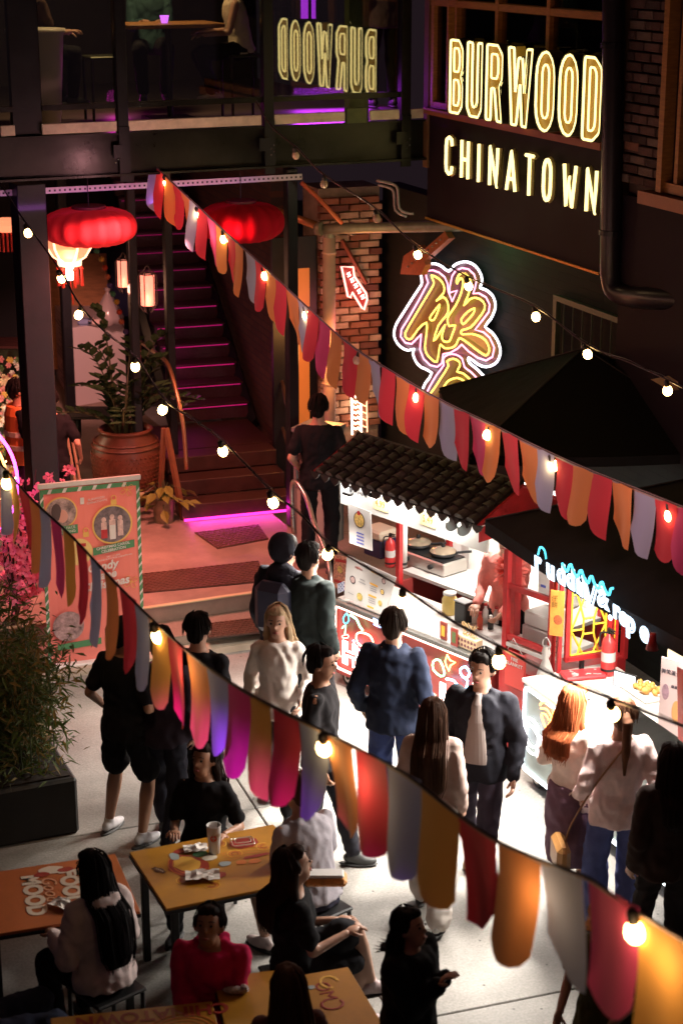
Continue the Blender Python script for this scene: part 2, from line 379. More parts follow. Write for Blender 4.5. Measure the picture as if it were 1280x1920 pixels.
q = M(); q.box((FB.hit(668, 200, .14).x, .14, 5.3), (.21, .12, 2.2), bev=.004); q.box((FB.hit(668, 210, -.08).x, -.075, 4.53), (.21, .04, .14)); q.build('post', mat('green lit steel', (.07, .09, .035), .45, .2, var=.3), bal)  # green light on this post is put into its colour
GL = glassmat('balcony glass', (.80, .84, .82), 1.65, 0, 3.0)
for (a, wa), (b_, wb) in zip(us[:-1], us[1:]):
    a += wa / 2; b_ -= wb / 2; c = (a + b_) / 2; L = b_ - a
    q = M(); q.box((c, -.03, 4.71), (L, .05, .05)); q.build('rail', STEELB, bal); q = M(); q.box((c, -.03, 6.2), (L, .05, .05)); q.build('rail', STEELB, bal)
    q = M(); q.box((c, -.03, 5.46), (L, .012, 1.44)); q.build('glass_pane', GL, bal)
q = M()
for i in range(16): q.ball((bx(212, 262).x + (i % 2) * .03 + (i // 4) * .0 + [0, 1.53, 2.95, 0][i // 4 % 4], -.12, 4.2 + .03 * (i % 4)), .008, 6)
q.build('bolt', CHROME, bal)
q = M(); q.box((1.3, 5.4, 5.6), (6.4, .1, 2.3)); q.build('back_wall', mat('dim wall', (.03, .02, .018), .6, var=.3), bal)
PURP = emis('purple window light', (.6, .05, 1), 1.1)
for px0, px1, y1 in ((566, 578, 35), (586, 592, 35), (703, 720, 28), (736, 748, 20)):
    a, b_ = FB.hit(px0, y1, 5.3), FB.hit(px1, y1, 5.3); z1 = a.z; q = M(); q.box(((a.x + b_.x) / 2, 5.32, z1 + .4), (b_.x - a.x, .03, .8)); q.build('window', PURP, bal)
q = M(); a = FB.hit(695, 60, 5.2); q.box((a.x, 5.2, 5.4), (.12, .14, 1.9)); q.build('brick_pier', mat('pier brick', (.30, .09, .04), .7, var=.3), bal)
lamp('AREA', 'balcony_purple_strip', FB.p(3.9, 1.4, 4.62), 9.0, (.6, .04, 1), .9, target=FB.p(3.8, .6, 4.4), sy=.1)
lamp('POINT', 'balcony_magenta', FB.p(1.6, 1.6, 4.62), 3.0, (1, .03, .6), .1)
lamp('AREA', 'balcony_fill', FB.p(1.5, .9, 6.9), 55, (1, .62, .3), .5, target=FB.p(1.5, 1.3, 4.6))  # unseen overhead fill added to brighten the balcony interior
# perforated cable tray under the balcony
tray = thing('cable_tray', 'long white perforated cable tray under the balcony edge', 'cable tray', FB.p(0, .25, 0), FB.a)
TR = mat('tray grey', (.62, .55, .58), .4, .3)
a, b_ = FB.hit(0, 350, .25).x, FB.hit(566, 342, .25).x; zt_ = FB.hit(280, 347, .25).z
q = M(); q.box(((a + b_) / 2, 0, zt_), (b_ - a, .02, .055)); q.box(((a + b_) / 2, .05, zt_ - .026), (b_ - a, .1, .004)); q.build('tray_side', TR, tray)
q = M()
for i in range(62): q.box((a + .03 + i * (b_ - a) / 62, -.0105, zt_), (.018, .004, .018))
q.build('perforation', BLACK, tray, kind='stuff')
for u_ in (1.7, 2.7, 3.6): lamp('POINT', 'fascia_fill', FB.p(u_, -1.3, 3.7), 3.0, (1, .72, .42), .03)  # unseen fill points added to brighten the cream edge boards
lamp('AREA', 'tray_strip', FB.p(1.2, .0, 3.80), 1.4, (.8, .2, 1), 3.0, target=FB.p(1.2, .28, 4.0), sy=.05)
# underside services: joists
q = M()
for i in range(7): q.box((-.9 + i * .8, 3.5, 4.2), (.08, 6.5, .25))
q.build('joist', STEEL, bal)

# ================================================================ SIGN BUILDING (right)
sb = thing('sign_building', 'dark building on the right with timber windows above a black sign band', 'building', FS.p(0, 0, 0), FS.a)
TIMB = mat('amber timber', (.36, .16, .035), .5, var=.3, vs=9, stretch=(1, 1, 6)); TIMR = mat('rust ledge', (.30, .10, .04), .5, var=.2)
BAND = mat('aubergine band', (.012, .0055, .010), .7, var=.25, vs=2, spec=.2)
q = M(); q.box((1.4, .10, 4.02), (3.36, .16, 1.02)); q.build('sign_band', BAND, sb)
q = M(); q.box((1.4, -.0, 4.555), (3.36, .07, .06)); q.build('ledge', TIMR, sb)
q = M(); q.box((1.4, .012, 3.505), (3.36, .025, .02)); q.build('trim', mat('brass trim', (.6, .32, .06), .35, .6), sb)
q = M(); q.box((1.4, .42, 3.54), (3.36, .5, .04)); q.build('soffit', DARK, sb)
for i, u in enumerate((-.2, .13, .30, 1.12, 2.06, 3.0)):
    q = M(); q.box((u, .05, 5.45), (.06 if i in (0, 3, 4, 5) else .035, .08, 1.74), bev=.004); q.build('window_mullion', TIMB, sb)
q = M(); q.box((1.4, .05, 5.58), (3.3, .072, .06)); q.box((1.4, .05, 6.35), (3.3, .072, .06)); q.box((1.4, .05, 4.62), (3.3, .072, .06)); q.build('window_rail', TIMB, sb)
GLW = glassmat('window glass', (.75, .72, .66), 1.45)
for a, b_ in ((-.17, .10), (.33, 1.09), (1.15, 2.03), (2.09, 2.97)):
    for z0, z1 in ((4.66, 5.54), (5.62, 6.3)):
        q = M(); q.box(((a + b_) / 2, .06, (z0 + z1) / 2), (b_ - a, .01, z1 - z0)); q.build('window_pane', GLW, sb)
q = M(); q.box((1.4, 2.6, 5.2), (3.6, .1, 2.4)); q.box((-.3, 1.3, 5.2), (.1, 2.6, 2.4)); q.box((3.1, 1.3, 5.2), (.1, 2.6, 2.4)); q.box((1.4, 1.3, 4.5), (3.4, 2.5, .1)); q.build('room', mat('warm room', (.16, .08, .03), .7, var=.4, vs=2), sb)
lamp('POINT', 'restaurant_pendant', FS.p(1.6, 1.2, 6.1), 7, (1, .55, .2), .12)
for k, (u, z, m_) in enumerate(((.5, 5.05, (.12, .05, .03)), (1.0, 5.2, (.05, .03, .03)), (1.7, 5.0, (.2, .14, .1)), (2.5, 5.15, (.3, .3, .32)))):
    q = M(); q.box((u, .6 + .2 * (k % 2), z - .15), (.4, .35, .5), bev=.03); q.ball((u, .6, z + .25), .1, 8); q.build('seated_guest', mat('guest%d' % k, m_, .7), sb, smooth=False)
# right of the downpipe: pier, window, ledge, lower wall
q = M(); q.box((4.9, .14, 3.2), (3.1, .2, 2.0)); q.build('lower_wall', BAND, sb)
q = M(); q.box((5.0, .0, 4.235), (2.55, .12, .10)); q.build('ledge', TIMR, sb)
q = M(); q.box((3.62, .2, 5.4), (.56, .2, 2.4)); q.build('pier_core', mat('pier mortar', (.10, .07, .055), .9), sb)
bmats = [mat('brick_a', (.20, .085, .05), .8, var=.3, bump=.3), mat('brick_b', (.26, .12, .07), .8, var=.3, bump=.3), mat('brick_c', (.14, .06, .045), .8, var=.3, bump=.3), mat('brick_d', (.42, .33, .24), .8, var=.35, bump=.4)]
q = M(); q.box((0, 0, 0), (.22, .10, .068), bev=.006); BR = q.build('brick', bmats[0], sb); BR.location = (3.47, .07, 4.6)
def lay_bricks(parent, u0, u1, v, z0, z1, pale=.1, r_=rnd, jit=.006):
    w, h = .232, .08; row = 0; z = z0 + h / 2
    while z < z1:
        u = u0 + (0 if row % 2 else w / 2)
        cells = []
        if row % 2 == 0: cells.append((u0 + w / 4, .46))
        while u + w <= u1 + .012:
            cells.append((u + w / 2, .97)); u += w
        if u1 - u > .05: cells.append(((u + u1) / 2, (u1 - u - .008) / .22))
        for c, s_ in cells:
            if s_ <= .05: continue
            o = inst(BR.data, 'brick', parent, (c, v + r_.uniform(-jit, jit), z), (0, r_.uniform(-.01, .01), 0), (s_, 1, r_.uniform(.92, 1.0)), bmats[3] if r_.random() < pale else bmats[r_.randrange(3)])
        z += h; row += 1
_b = bmats; bmats = [mat('dim brick a', (.07, .035, .028), .9, var=.4, bump=.5), mat('dim brick b', (.10, .055, .045), .9, var=.4, bump=.5), mat('dim brick c', (.045, .025, .022), .9, var=.4, bump=.5), mat('dim brick d', (.13, .09, .07), .9, var=.4, bump=.5)]; lay_bricks(sb, 3.34, 3.9, .07, 4.3, 5.9, jit=.010); bmats = _b  # brick colours darkened so the neon lit pier looks dimmer
q = M(); q.box((3.97, .02, 5.3), (.07, .1, 2.0)); q.box((4.13, .06, 5.3), (.05, .08, 2.0)); q.box((5.1, .05, 4.34), (2.3, .09, .08)); q.build('window_frame', TIMB, sb)
q = M(); q.box((5.1, .1, 5.3), (1.9, .01, 1.9)); q.build('window_pane', GLW, sb)
# downpipe
dp = thing('downpipe', 'thick black downpipe bending right below the yellow sign', 'pipe', (0, 0, 0))
pt = [V(1149, -60, 15.1), V(1148, 200, 15.1), V(1144, 470, 15.1), V(1145, 520, 15.1), V(1154, 546, 15.05), V(1180, 556, 14.9), V(1220, 560, 14.6), V(1320, 566, 14.2)]
q = M(); q.tube(smoothpath(pt, 4), .088, 16); q.build('pipe', mat('black pipe', (.014, .011, .014), .35, .1), dp, smooth=True)
q = M()
for p in (V(1148, 90, 15.1), V(1144, 440, 15.1)): q.cyl(p, p + Vector((0, 0, .04)), .10, n=16)
q.build('pipe_clamp', STEEL, dp)
# ---------------- recessed lower wall with green tint, railing, neon character
dw = thing('recessed_wall', 'green black painted brick wall behind the neon character', 'wall', FW.p(0, 0, 0), FW.a)
q = M(); q.box((4.6, .1, 1.8), (9.2, .2, 3.6)); q.build('wall_face', brickmat('black green brick', (.004, .007, .005), (.006, .010, .007), (.003, .005, .004), rough=.85), dw)
gr = thing('window_grille', 'pale green metal grille with upright bars on the dark wall', 'grille', FW.p(0, 0, 0), FW.a)
GRM = mat('pale green paint', (.12, .17, .11), .5, var=.2)
a, b_ = FW.hit(1036, 640, -.06), FW.hit(1180, 640, -.06); zt1, zb1 = FW.hit(1036, 556, -.06).z, FW.hit(1036, 760, -.06).z
q = M(); q.box((a.x + .03, -.05, (zt1 + zb1) / 2), (.06, .05, zt1 - zb1)); q.box(((a.x + b_.x) / 2, -.05, zt1), (b_.x - a.x, .05, .05)); q.box((b_.x, -.05, (zt1 + zb1) / 2), (.06, .05, zt1 - zb1)); q.build('frame', GRM, gr)
q = M(); q.cyl((0, 0, 0), (0, 0, zt1 - zb1 - .02), .008, n=6); br0 = None
for i in range(1, 8):
    L = (a.x + (b_.x - a.x) * i / 8, -.05, zb1)
    if br0 is None: br0 = q.build('bar', GRM, gr); br0.location = L
    else: inst(br0.data, 'bar', gr, L)
lamp('POINT', 'wall_green_glow', FW.p(2.8, -.3, 3.35), 4, (.25, 1, .35), .2)
# ---------------- brick pillar under the sign with the neon arrow
FP = Frame(-.235, 19.72, 20)
pil = thing('brick_pillar', 'old brick pillar between the stairs and the dark wall', 'pillar', FP.p(0, 0, 0), FP.a)
q = M(); q.box((.36, .32, 1.95), (.70, .5, 3.3)); q.build('mortar_core', mat('old mortar', (.30, .24, .18), .9, var=.3, bump=.4), pil)
lay_bricks(pil, 0, .72, .05, .95, 3.5, pale=.42, jit=.014)
lamp('POINT', 'pillar_red_glow', FP.p(.2, -.7, 2.2), 9, (1, .20, .22), .15)
lamp('POINT', 'pillar_amber_glow', FP.p(-.15, -.8, 2.0), 26, (1, .40, .10), .12)
# shop door left of the pillar
q = M(); dr = thing('shop_door', 'glazed door with an amber reflection painted on its panes left of the pipe', 'door', FP.p(-.42, .1, .3), FP.a)
q.box((.16, 0, 1.4), (.5, .06, 2.8)); q.build('door_frame', STEEL, dr)
q = M(); q.box((.24, -.035, 2.25), (.17, .01, .42)); q.box((.24, -.035, 1.1), (.16, .01, 1.2)); q.build('pane', emis('amber door reflection', (1, .26, .04), .28, (.5, .2, .05)), dr)  # amber reflection on the glass, put in as weak emission
# big pipes
pp = thing('drain_pipe', 'pale pink lit drain pipe running down beside the brick pillar', 'pipe', (0, 0, 0))
PIPE = mat('pale pipe', (.62, .44, .36), .4, var=.12); PIPG = mat('grey pipe', (.22, .19, .15), .35, .3, var=.3, vs=8)
q = M(); q.tube([V(617, 440, 19.2), V(617, 1000, 19.2)], .068, 16); q.build('pipe', PIPE, pp, smooth=True)
q = M()
for y in (475, 640, 720): q.cyl(V(617, y, 19.2), V(617, y - 3, 19.2), .078, n=16)
q.build('collar', PIPE, pp)
hp = thing('drain_pipe', 'grey horizontal drain pipe with a copper branch above the brick pillar', 'pipe', (0, 0, 0))
q = M(); q.tube([V(592, 430, 18.9), V(650, 428, 18.7), V(850, 424, 18.3), V(880, 423, 18.2)], .055, 14); q.build('pipe', PIPG, hp, smooth=True)
q = M()
for x in (600, 632, 660): q.cyl(V(x - 3, 429, 18.82), V(x + 3, 429, 18.8), .07, n=14)
q.cyl(V(617, 445, 18.85), V(617, 425, 18.85), .06, n=14); q.build('coupling', PIPG, hp)
q = M(); q.tube([V(470, 378, 19.6), V(600, 425, 18.9)], .04, 12); q.build('branch', mat('copper pipe', (.35, .16, .07), .35, .6), hp, smooth=True)
q = M(); q.tube(smoothpath([V(565, 342, 18.2), V(600, 375, 18.3), V(640, 418, 18.5)], 3), .022, 8); q.build('orange_conduit', mat('orange conduit', (.5, .10, .03), .5), hp, smooth=True)
q = M(); q.tube(smoothpath([V(705, 338, 18.1), V(735, 345, 18.1), V(745, 355, 18.1), V(748, 390, 18.1), V(765, 400, 18.1), V(775, 400, 18.1)], 3), .014, 8); q.tube(smoothpath([V(708, 346, 18.15), V(730, 352, 18.15), V(738, 362, 18.15), V(741, 394, 18.15), V(762, 406, 18.15)], 3), .014, 8); q.build('conduit', mat('grey conduit', (.3, .25, .25), .4, .4), hp, smooth=True)
lamp('AREA', 'pipe_wash', V(650, 470, 18.3), 1.0, (1, .75, .3), .5, target=V(700, 425, 18.8))

# ================================================================ BURWOOD CHINATOWN
def rc(P, r=.08, n=3):
    out = []; k = len(P)
    for i in range(k):
        a, b_, c_ = Vector(P[i - 1]), Vector(P[i]), Vector(P[(i + 1) % k]); d1 = min(r, (a - b_).length * .45); d2 = min(r, (c_ - b_).length * .45)
        p0 = b_ + (a - b_).normalized() * d1; p2 = b_ + (c_ - b_).normalized() * d2
        for j in range(n + 1):
            t_ = j / n; out.append((p0 * (1 - t_) ** 2 + b_ * 2 * t_ * (1 - t_) + p2 * t_ ** 2))
    return [tuple(v) for v in out]
w_ = .30
def stad(x0, y0, x1, y1, n=8):
    cx = (x0 + x1) / 2; rx = (x1 - x0) / 2; ry = rx * .62; P = []
    for j in range(n + 1): an = math.pi * j / n; P.append((cx + rx * math.cos(an), y1 - ry + ry * math.sin(an)))
    for j in range(n + 1): an = math.pi + math.pi * j / n; P.append((cx + rx * math.cos(an), y0 + ry + ry * math.sin(an)))
    return P
LET = {
 'O': ([stad(0, 0, 1, 1)], [stad(.33, .17, .67, .83, 5)]),
 'D': ([rc([(0, 0), (.62, 0), (1, .12), (1, .88), (.62, 1), (0, 1)])], [rc([(.33, .13), (.55, .13), (.68, .2), (.68, .8), (.55, .87), (.33, .87)], .05)]),
 'U': ([rc([(0, 1), (0, .12), (.22, 0), (.78, 0), (1, .12), (1, 1), (.68, 1), (.68, .19), (.58, .13), (.42, .13), (.32, .19), (.32, 1)], .05)], []),
 'R': ([rc([(0, 0), (0, 1), (.7, 1), (1, .88), (1, .56), (.82, .47), (1.02, 0), (.70, 0), (.5, .43), (.3, .43), (.3, 0)], .05)], [rc([(.3, .56), (.3, .87), (.62, .87), (.7, .8), (.7, .63), (.62, .56)], .04)]),
 'B': ([rc([(0, 0), (0, 1), (.7, 1), (1, .88), (1, .62), (.84, .52), (1, .42), (1, .12), (.7, 0)], .06)], [rc([(.3, .57), (.3, .88), (.6, .88), (.7, .8), (.7, .65), (.6, .57)], .04), rc([(.3, .12), (.3, .46), (.6, .46), (.7, .38), (.7, .2), (.6, .12)], .04)]),
 'W': ([rc([(0, 1), (.18, 0), (.38, 0), (.5, .55), (.62, 0), (.82, 0), (1, 1), (.78, 1), (.69, .42), (.58, .88), (.42, .88), (.31, .42), (.22, 1)], .03)], []),
}
FACE = emis('amber lit letter face', (.8, .42, .04), .14, (.26, .14, .015)); BOXM = mat('letter return', (.03, .028, .015), .5)  # weak face emission stands in for neon light falling on the letters
big = thing('burwood_sign', 'large BURWOOD letters in double lines of warm yellow neon', 'sign', FS.p(0, 0, 0), FS.a)
cellu = [(.225, .56), (.63, .95), (1.0, 1.33), (1.36, 1.74), (1.83, 2.17), (2.24, 2.58), (2.66, 3.0)]
xs = [(840, 884), (872, 902), (908, 940), (948, 996), (1001, 1038), (1045, 1082), (1090, 1126)]
for ch, (xa, xb) in zip('BURWOOD', xs):
    a, b_ = FS.hit(xa, 150, -.14).x, FS.hit(xb, 150, -.14).x
    if ch == 'B': b_ = FS.hit(866, 150, -.14).x
    z0, z1 = 4.60, 5.28; w = b_ - a; h = z1 - z0; outer, inner = LET[ch]
    f = lambda u, k, d=0: (a + u * w, -.10 - d, z0 + k * h)
    tb = M(); o = M(); o.prism(outer[0], lambda u, k, d: (a + u * w, -.10 + d, z0 + k * h), .09); le = o.build('letter_' + ch.lower(), FACE, big)
    o = M()
    P = outer[0]; cx, cy = .5, .5
    for i in range(len(P)):
        (u0, k0), (u1, k1) = P[i], P[(i + 1) % len(P)]; sfn = lambda u, k, y: (a + (cx + (u - cx) * 1.03) * w, y, z0 + (cy + (k - cy) * 1.01) * h)
        o.add([sfn(u0, k0, -.135), sfn(u1, k1, -.135), sfn(u1, k1, -.01), sfn(u0, k0, -.01)], [(0, 1, 2, 3)])
    o.build('channel_return', BOXM, le)
    for P in outer: tb.tube([(a + (.5 + (u - .5) * .93) * w, -.125, z0 + (.5 + (k - .5) * .965) * h) for u, k in P], .0115, 5, closed=True)
    for P in inner: tb.tube([f(u, k, .025) for u, k in P], .0095, 5, closed=True)
    if not inner: tb.tube([(a + (.5 + (u - .5) * .78) * w, -.125, z0 + (.5 + (k - .5) * .90) * h) for u, k in P], .007, 5, closed=True) if False else None
    tb.build('neon_tube', NEONY, le, smooth=True)
sm = thing('chinatown_sign', 'smaller CHINATOWN letters in yellow white neon below', 'sign', FS.p(0, 0, 0), FS.a)
SK = {'C': [[(1, .78), (.9, .95), (.5, 1), (.1, .93), (0, .75), (0, .25), (.1, .07), (.5, 0), (.9, .05), (1, .22)]], 'H': [[(0, 0), (0, 1)], [(0, .5), (1, .5)], [(1, 0), (1, 1)]], 'I': [[(.5, 0), (.5, 1)]],
      'N': [[(0, 0), (0, 1), (1, 0), (1, 1)]], 'A': [[(0, 0), (.5, 1), (1, 0)], [(.2, .3), (.8, .3)]], 'T': [[(0, 1), (1, 1)], [(.5, 1), (.5, 0)]], 'O': [stad(0, 0, 1, 1) + [stad(0, 0, 1, 1)[0]]], 'W': [[(0, 1), (.25, 0), (.5, .7), (.75, 0), (1, 1)]]}
xs2 = [(831, 842), (860, 872), (888, 896), (913, 927), (945, 961), (980, 994), (1014, 1027), (1052, 1074), (1096, 1113)]
for ch, (xa, xb) in zip('CHINATOWN', xs2):
    a, b_ = FS.hit(xa, 320, -.1).x, FS.hit(xb, 320, -.1).x; w = b_ - a; le = M(); bk = M()
    for pl in SK[ch]:
        P3 = [(a + u * w, -.075, 4.02 + k * .345) for u, k in pl]
        le.tube(P3, .017, 6); bk.tube([(x, y + .03, z) for x, y, z in P3], .03, 4)
    lo = bk.build('letter_' + ch.lower(), mat('letter box', (.25, .2, .08), .5), sm); le.build('neon_tube', NEONY, lo, smooth=True)

# ================================================================ NEON CHARACTER on the recessed wall
nc = thing('neon_character', 'huge golden Chinese brush character outlined in pink and white neon', 'neon sign', FW.p(0, 0, 0), FW.a)
def tr(P, v, shift=0):
    return [FW.hit(730 + x * .1719, 480 + y * .1719, v) for x, y in P]
WH1 = [(320, 105), (400, 90), (500, 85), (570, 115), (645, 168), (700, 105), (770, 70), (850, 65), (930, 105), (980, 170), (1005, 240), (1003, 300), (985, 345), (1050, 370), (1120, 430), (1150, 510), (1145, 590), (1100, 690), (1040, 770), (1110, 830), (1170, 910), (1205, 1010), (1195, 1110), (1140, 1180), (1050, 1210), (960, 1180), (860, 1108), (868, 1165), (960, 1240), (1090, 1380)]
WH2 = [(340, 190), (352, 290), (330, 340), (250, 460), (150, 620), (80, 730), (50, 820), (60, 910), (120, 990), (200, 1030), (265, 1015), (255, 1060), (280, 1140), (340, 1210), (460, 1275), (390, 1385), (340, 1500)]
PK = [(395, 165), (470, 155), (540, 180), (600, 230), (630, 300), (640, 390), (682, 495), (735, 375), (652, 402), (655, 340), (680, 220), (720, 160), (790, 130), (860, 145), (920, 200), (945, 280), (930, 350), (910, 410), (970, 405), (1050, 450), (1090, 530), (1080, 610), (1020, 690), (930, 805), (1020, 830), (1090, 890), (1140, 1000), (1120, 1100), (1050, 1140), (960, 1110), (860, 1040), (785, 965), (740, 1010), (660, 1055), (582, 1070), (570, 1170), (520, 1210), (440, 1190), (370, 1120), (330, 1020), (345, 850), (300, 900), (240, 960), (170, 945), (120, 880), (130, 800), (200, 690), (320, 480), (420, 290), (400, 230)]
PK2 = [(400, 1500), (440, 1420), (510, 1300), (590, 1190), (582, 1120), (640, 1075), (720, 1075), (790, 1120), (815, 1210), (880, 1260), (950, 1330), (1040, 1420)]
YE = [(455, 210), (540, 250), (590, 320), (590, 400), (510, 490), (580, 445), (630, 500), (640, 590), (610, 660), (530, 760), (480, 930), (540, 850), (605, 750), (570, 870), (590, 930), (650, 930), (680, 860), (715, 755), (650, 765), (630, 700), (650, 640), (720, 540), (780, 400), (800, 280), (770, 240), (735, 300), (730, 260), (760, 200), (820, 190), (855, 225), (885, 280), (880, 350), (850, 440), (810, 540), (870, 475), (940, 455), (1020, 500), (1035, 580), (960, 690), (880, 780), (800, 805), (775, 830), (800, 855), (900, 850), (1010, 890), (1070, 960), (1085, 1040), (1050, 1085), (1000, 1060), (930, 1010), (840, 940), (760, 895), (730, 960), (680, 1000), (600, 1005), (555, 965), (540, 1020), (515, 1155), (450, 1120), (400, 1060), (385, 980), (400, 860), (402, 725), (310, 800), (240, 900), (190, 900), (170, 840), (260, 680), (380, 480), (470, 330), (480, 280)]
Y3 = [[(545, 530), (450, 650), (440, 690), (480, 700), (520, 620)], [(925, 570), (850, 610), (780, 690), (800, 745), (850, 700), (910, 630)]]
Y4 = [(430, 1520), (490, 1440), (560, 1330), (640, 1200), (625, 1150), (690, 1120), (755, 1150), (765, 1200), (735, 1260), (800, 1280), (880, 1350), (960, 1440)]
Y5 = [(560, 1480), (615, 1390), (660, 1350), (740, 1330), (820, 1370), (860, 1430)]
def ntube(name, P, v, r, m_, closed=False, k=2):
    q = M(); q.tube(smoothpath(tr(P, v), k, closed), r, 6, closed=closed); q.build(name, m_, nc, smooth=True)
ntube('white_tube', WH1, -.12, .0125, NEONW); ntube('white_tube', WH2, -.12, .0125, NEONW)
ntube('pink_tube', PK, -.12, .009, NEONP, True, 1); ntube('pink_tube', PK2, -.12, .009, NEONP)
ntube('yellow_tube', YE, -.12, .0105, NEONG, True, 2)
for P in Y3: ntube('yellow_tube', P, -.12, .010, NEONG, True)
ntube('yellow_tube', Y4, -.12, .0105, NEONG); ntube('yellow_tube', Y5, -.12, .0105, NEONG)
def sheet(P, v, m_, name, d=.006):
    P3 = tr(P, v); q = M(); n = len(P3); q.add([(p.x, v, p.z) for p in P3] + [(p.x, v + d, p.z) for p in P3], [tuple(range(n)), tuple(range(2 * n - 1, n - 1, -1))] + [(i, i + n, (i + 1) % n + n, (i + 1) % n) for i in range(n)])
    return q.build(name, m_, nc)
sheet(WH1 + [(900, 1600)] + WH2[::-1], -.075, mat('plum backing board', (.07, .018, .035), .35, spec=.5), 'backing_board')
sheet(YE, -.085, mat('gold backing', (.16, .10, .008), .35, spec=.5), 'gold_face')
sheet(Y4 + [(800, 1600)], -.085, MATS['gold backing'], 'gold_face')
# rusty arrow sign above the character
ar = thing('arrow_sign', 'rusty unlit arrow sign above the golden neon character', 'sign', FW.p(0, 0, 0), FW.a)
P = [FW.hit(x, y, -.25) for x, y in ((750, 514), (756, 480), (785, 460), (792, 470), (833, 434), (841, 447), (795, 488), (797, 497), (788, 516))]
q = M(); n = len(P); q.add([(p.x, -.25, p.z) for p in P] + [(p.x, -.18, p.z) for p in P], [tuple(range(n)), tuple(range(2 * n - 1, n - 1, -1))] + [(i, i + n, (i + 1) % n + n, (i + 1) % n) for i in range(n)]); q.build('arrow_face', mat('rust sign', (.32, .10, .04), .5, .2, var=.35, vs=25), ar)
q = M()
for i in range(9): p = FW.hit(764 + i * 7.6, 500 - i * 6.3, -.26); q.ball(p, .012, 6)
q.build('dead_bulb', CHROME, ar)
# neon arrow on the brick pillar + lower neon
na = thing('neon_arrow', 'small pinkish red neon arrow on the brick pillar', 'neon sign', FP.p(0, 0, 0), FP.a)
P = [FP.hit(x, y, -.1) for x, y in ((640, 500), (662, 501), (664, 518), (686, 550), (688, 562), (682, 581), (678, 577), (660, 548), (657, 558), (652, 556))]
q = M(); q.tube(P, .012, 6, closed=True); q.build('outline_tube', NEONR, na, smooth=True)
q = M()
for i in range(5):
    a = FP.hit(650 + i * 6.5, 514 + i * 10.5, -.1); q.tube([a, a + Vector((.03, 0, .02)), a + Vector((.015, 0, -.03)), a + Vector((.045, 0, -.01))], .008, 5)
q.build('script_tube', emis('neon blush', (1, .6, .5), 7), na, smooth=True)
n = len(P); q = M(); q.add([(p.x, -.06, p.z) for p in P], [tuple(range(n))]); q.build('backing_board', mat('red back', (.2, .02, .02), .4), na)
q = M(); a, b_ = FP.hit(640, 470, -.02), FP.hit(682, 540, -.02); q.tube([(a.x, -.04, a.z + .12), (b_.x + .02, -.04, b_.z + .05)], .025, 4); q.build('bracket', mat('rust bracket', (.2, .06, .03), .6), na)
nl = thing('neon_lettering', 'bright upright neon sign low on the brick pillar above the cart roof', 'neon sign', FP.p(0, 0, 0), FP.a)
q = M()
for i in range(10):
    y0 = 712 + i * 10; a = FP.hit(662, y0, -.1); b_ = FP.hit(674, y0 + 4, -.1); q.tube([a, (a.x + .03, -.1, a.z - .02), (b_.x - .02, -.1, b_.z + .03), b_], .012, 5)
q.tube([FP.hit(658, 708, -.1), FP.hit(660, 815, -.1)], .013, 5); q.tube([FP.hit(676, 730, -.1), FP.hit(677, 815, -.1)], .012, 5); q.build('letter_tube', emis('neon peach', (1, .62, .42), 5.5), nl, smooth=True)
q = M()
for i in range(5): a, b_ = FP.hit(677, 745 + i * 13, -.1), FP.hit(686, 749 + i * 13, -.1); q.tube([a, b_], .007, 5)
q.tube([FP.hit(687, 745, -.1), FP.hit(688, 810, -.1)], .007, 5); q.build('ladder_tube', emis('neon coral', (1, .38, .2), 4), nl, smooth=True)

# ================================================================ FOOD CART ONE
def cart_frame(F, name, label): return thing(name, label, 'food cart', F.p(0, 0, 0), F.a)
c1 = cart_frame(F1, 'food_cart', 'red food cart under a black tiled roof with bright white counter')
L1 = 1.75
REDP = mat('red panel', (.30, .045, .04), .35, var=.1, vs=3); ALU = mat('brushed grey', (.2, .2, .19), .35, .7, var=.1); WALLW = mat('white liner', (.72, .70, .66), .6, var=.08, bump=.1, bs=6)
q = M(); q.box((L1 / 2, .012, .42), (L1, .02, .64), bev=.004); q.build('front_panel', REDP, c1)
q = M(); q.box((L1 / 2, -.012, .758), (L1 + .02, .05, .045), bev=.004); q.build('counter_edge', ALU, c1)
q = M(); q.box((L1 / 2, .30, .775), (L1, .56, .03), bev=.004); q.box((L1 / 2, 1.12, .80), (L1 + .2, .50, .03)); q.build('counter_top', WHITE, c1)
q = M(); q.box((.02, .7, .44), (.03, 1.3, .66)); q.box((1.78, .75, .44), (.03, 1.4, .66)); q.box((L1 / 2, 1.37, .44), (L1, .03, .66)); q.build('side_panel', REDP, c1)
wq = M(); wq.cyl((0, -.02, 0), (0, .02, 0), .075, n=20); wq.cyl((0, -.026, 0), (0, -.02, 0), .045, n=16, mi=1); wq.cyl((0, -.032, 0), (0, -.02, 0), .02, n=10, mi=0)
w0 = wq.build('wheel', [RUBBER, CHROME], c1); w0.location = (.12, .06, .078)
for u, v in ((1.6, .06), (.12, 1.3), (1.6, 1.3)): inst(w0.data, 'wheel', c1, (u, v, .078))
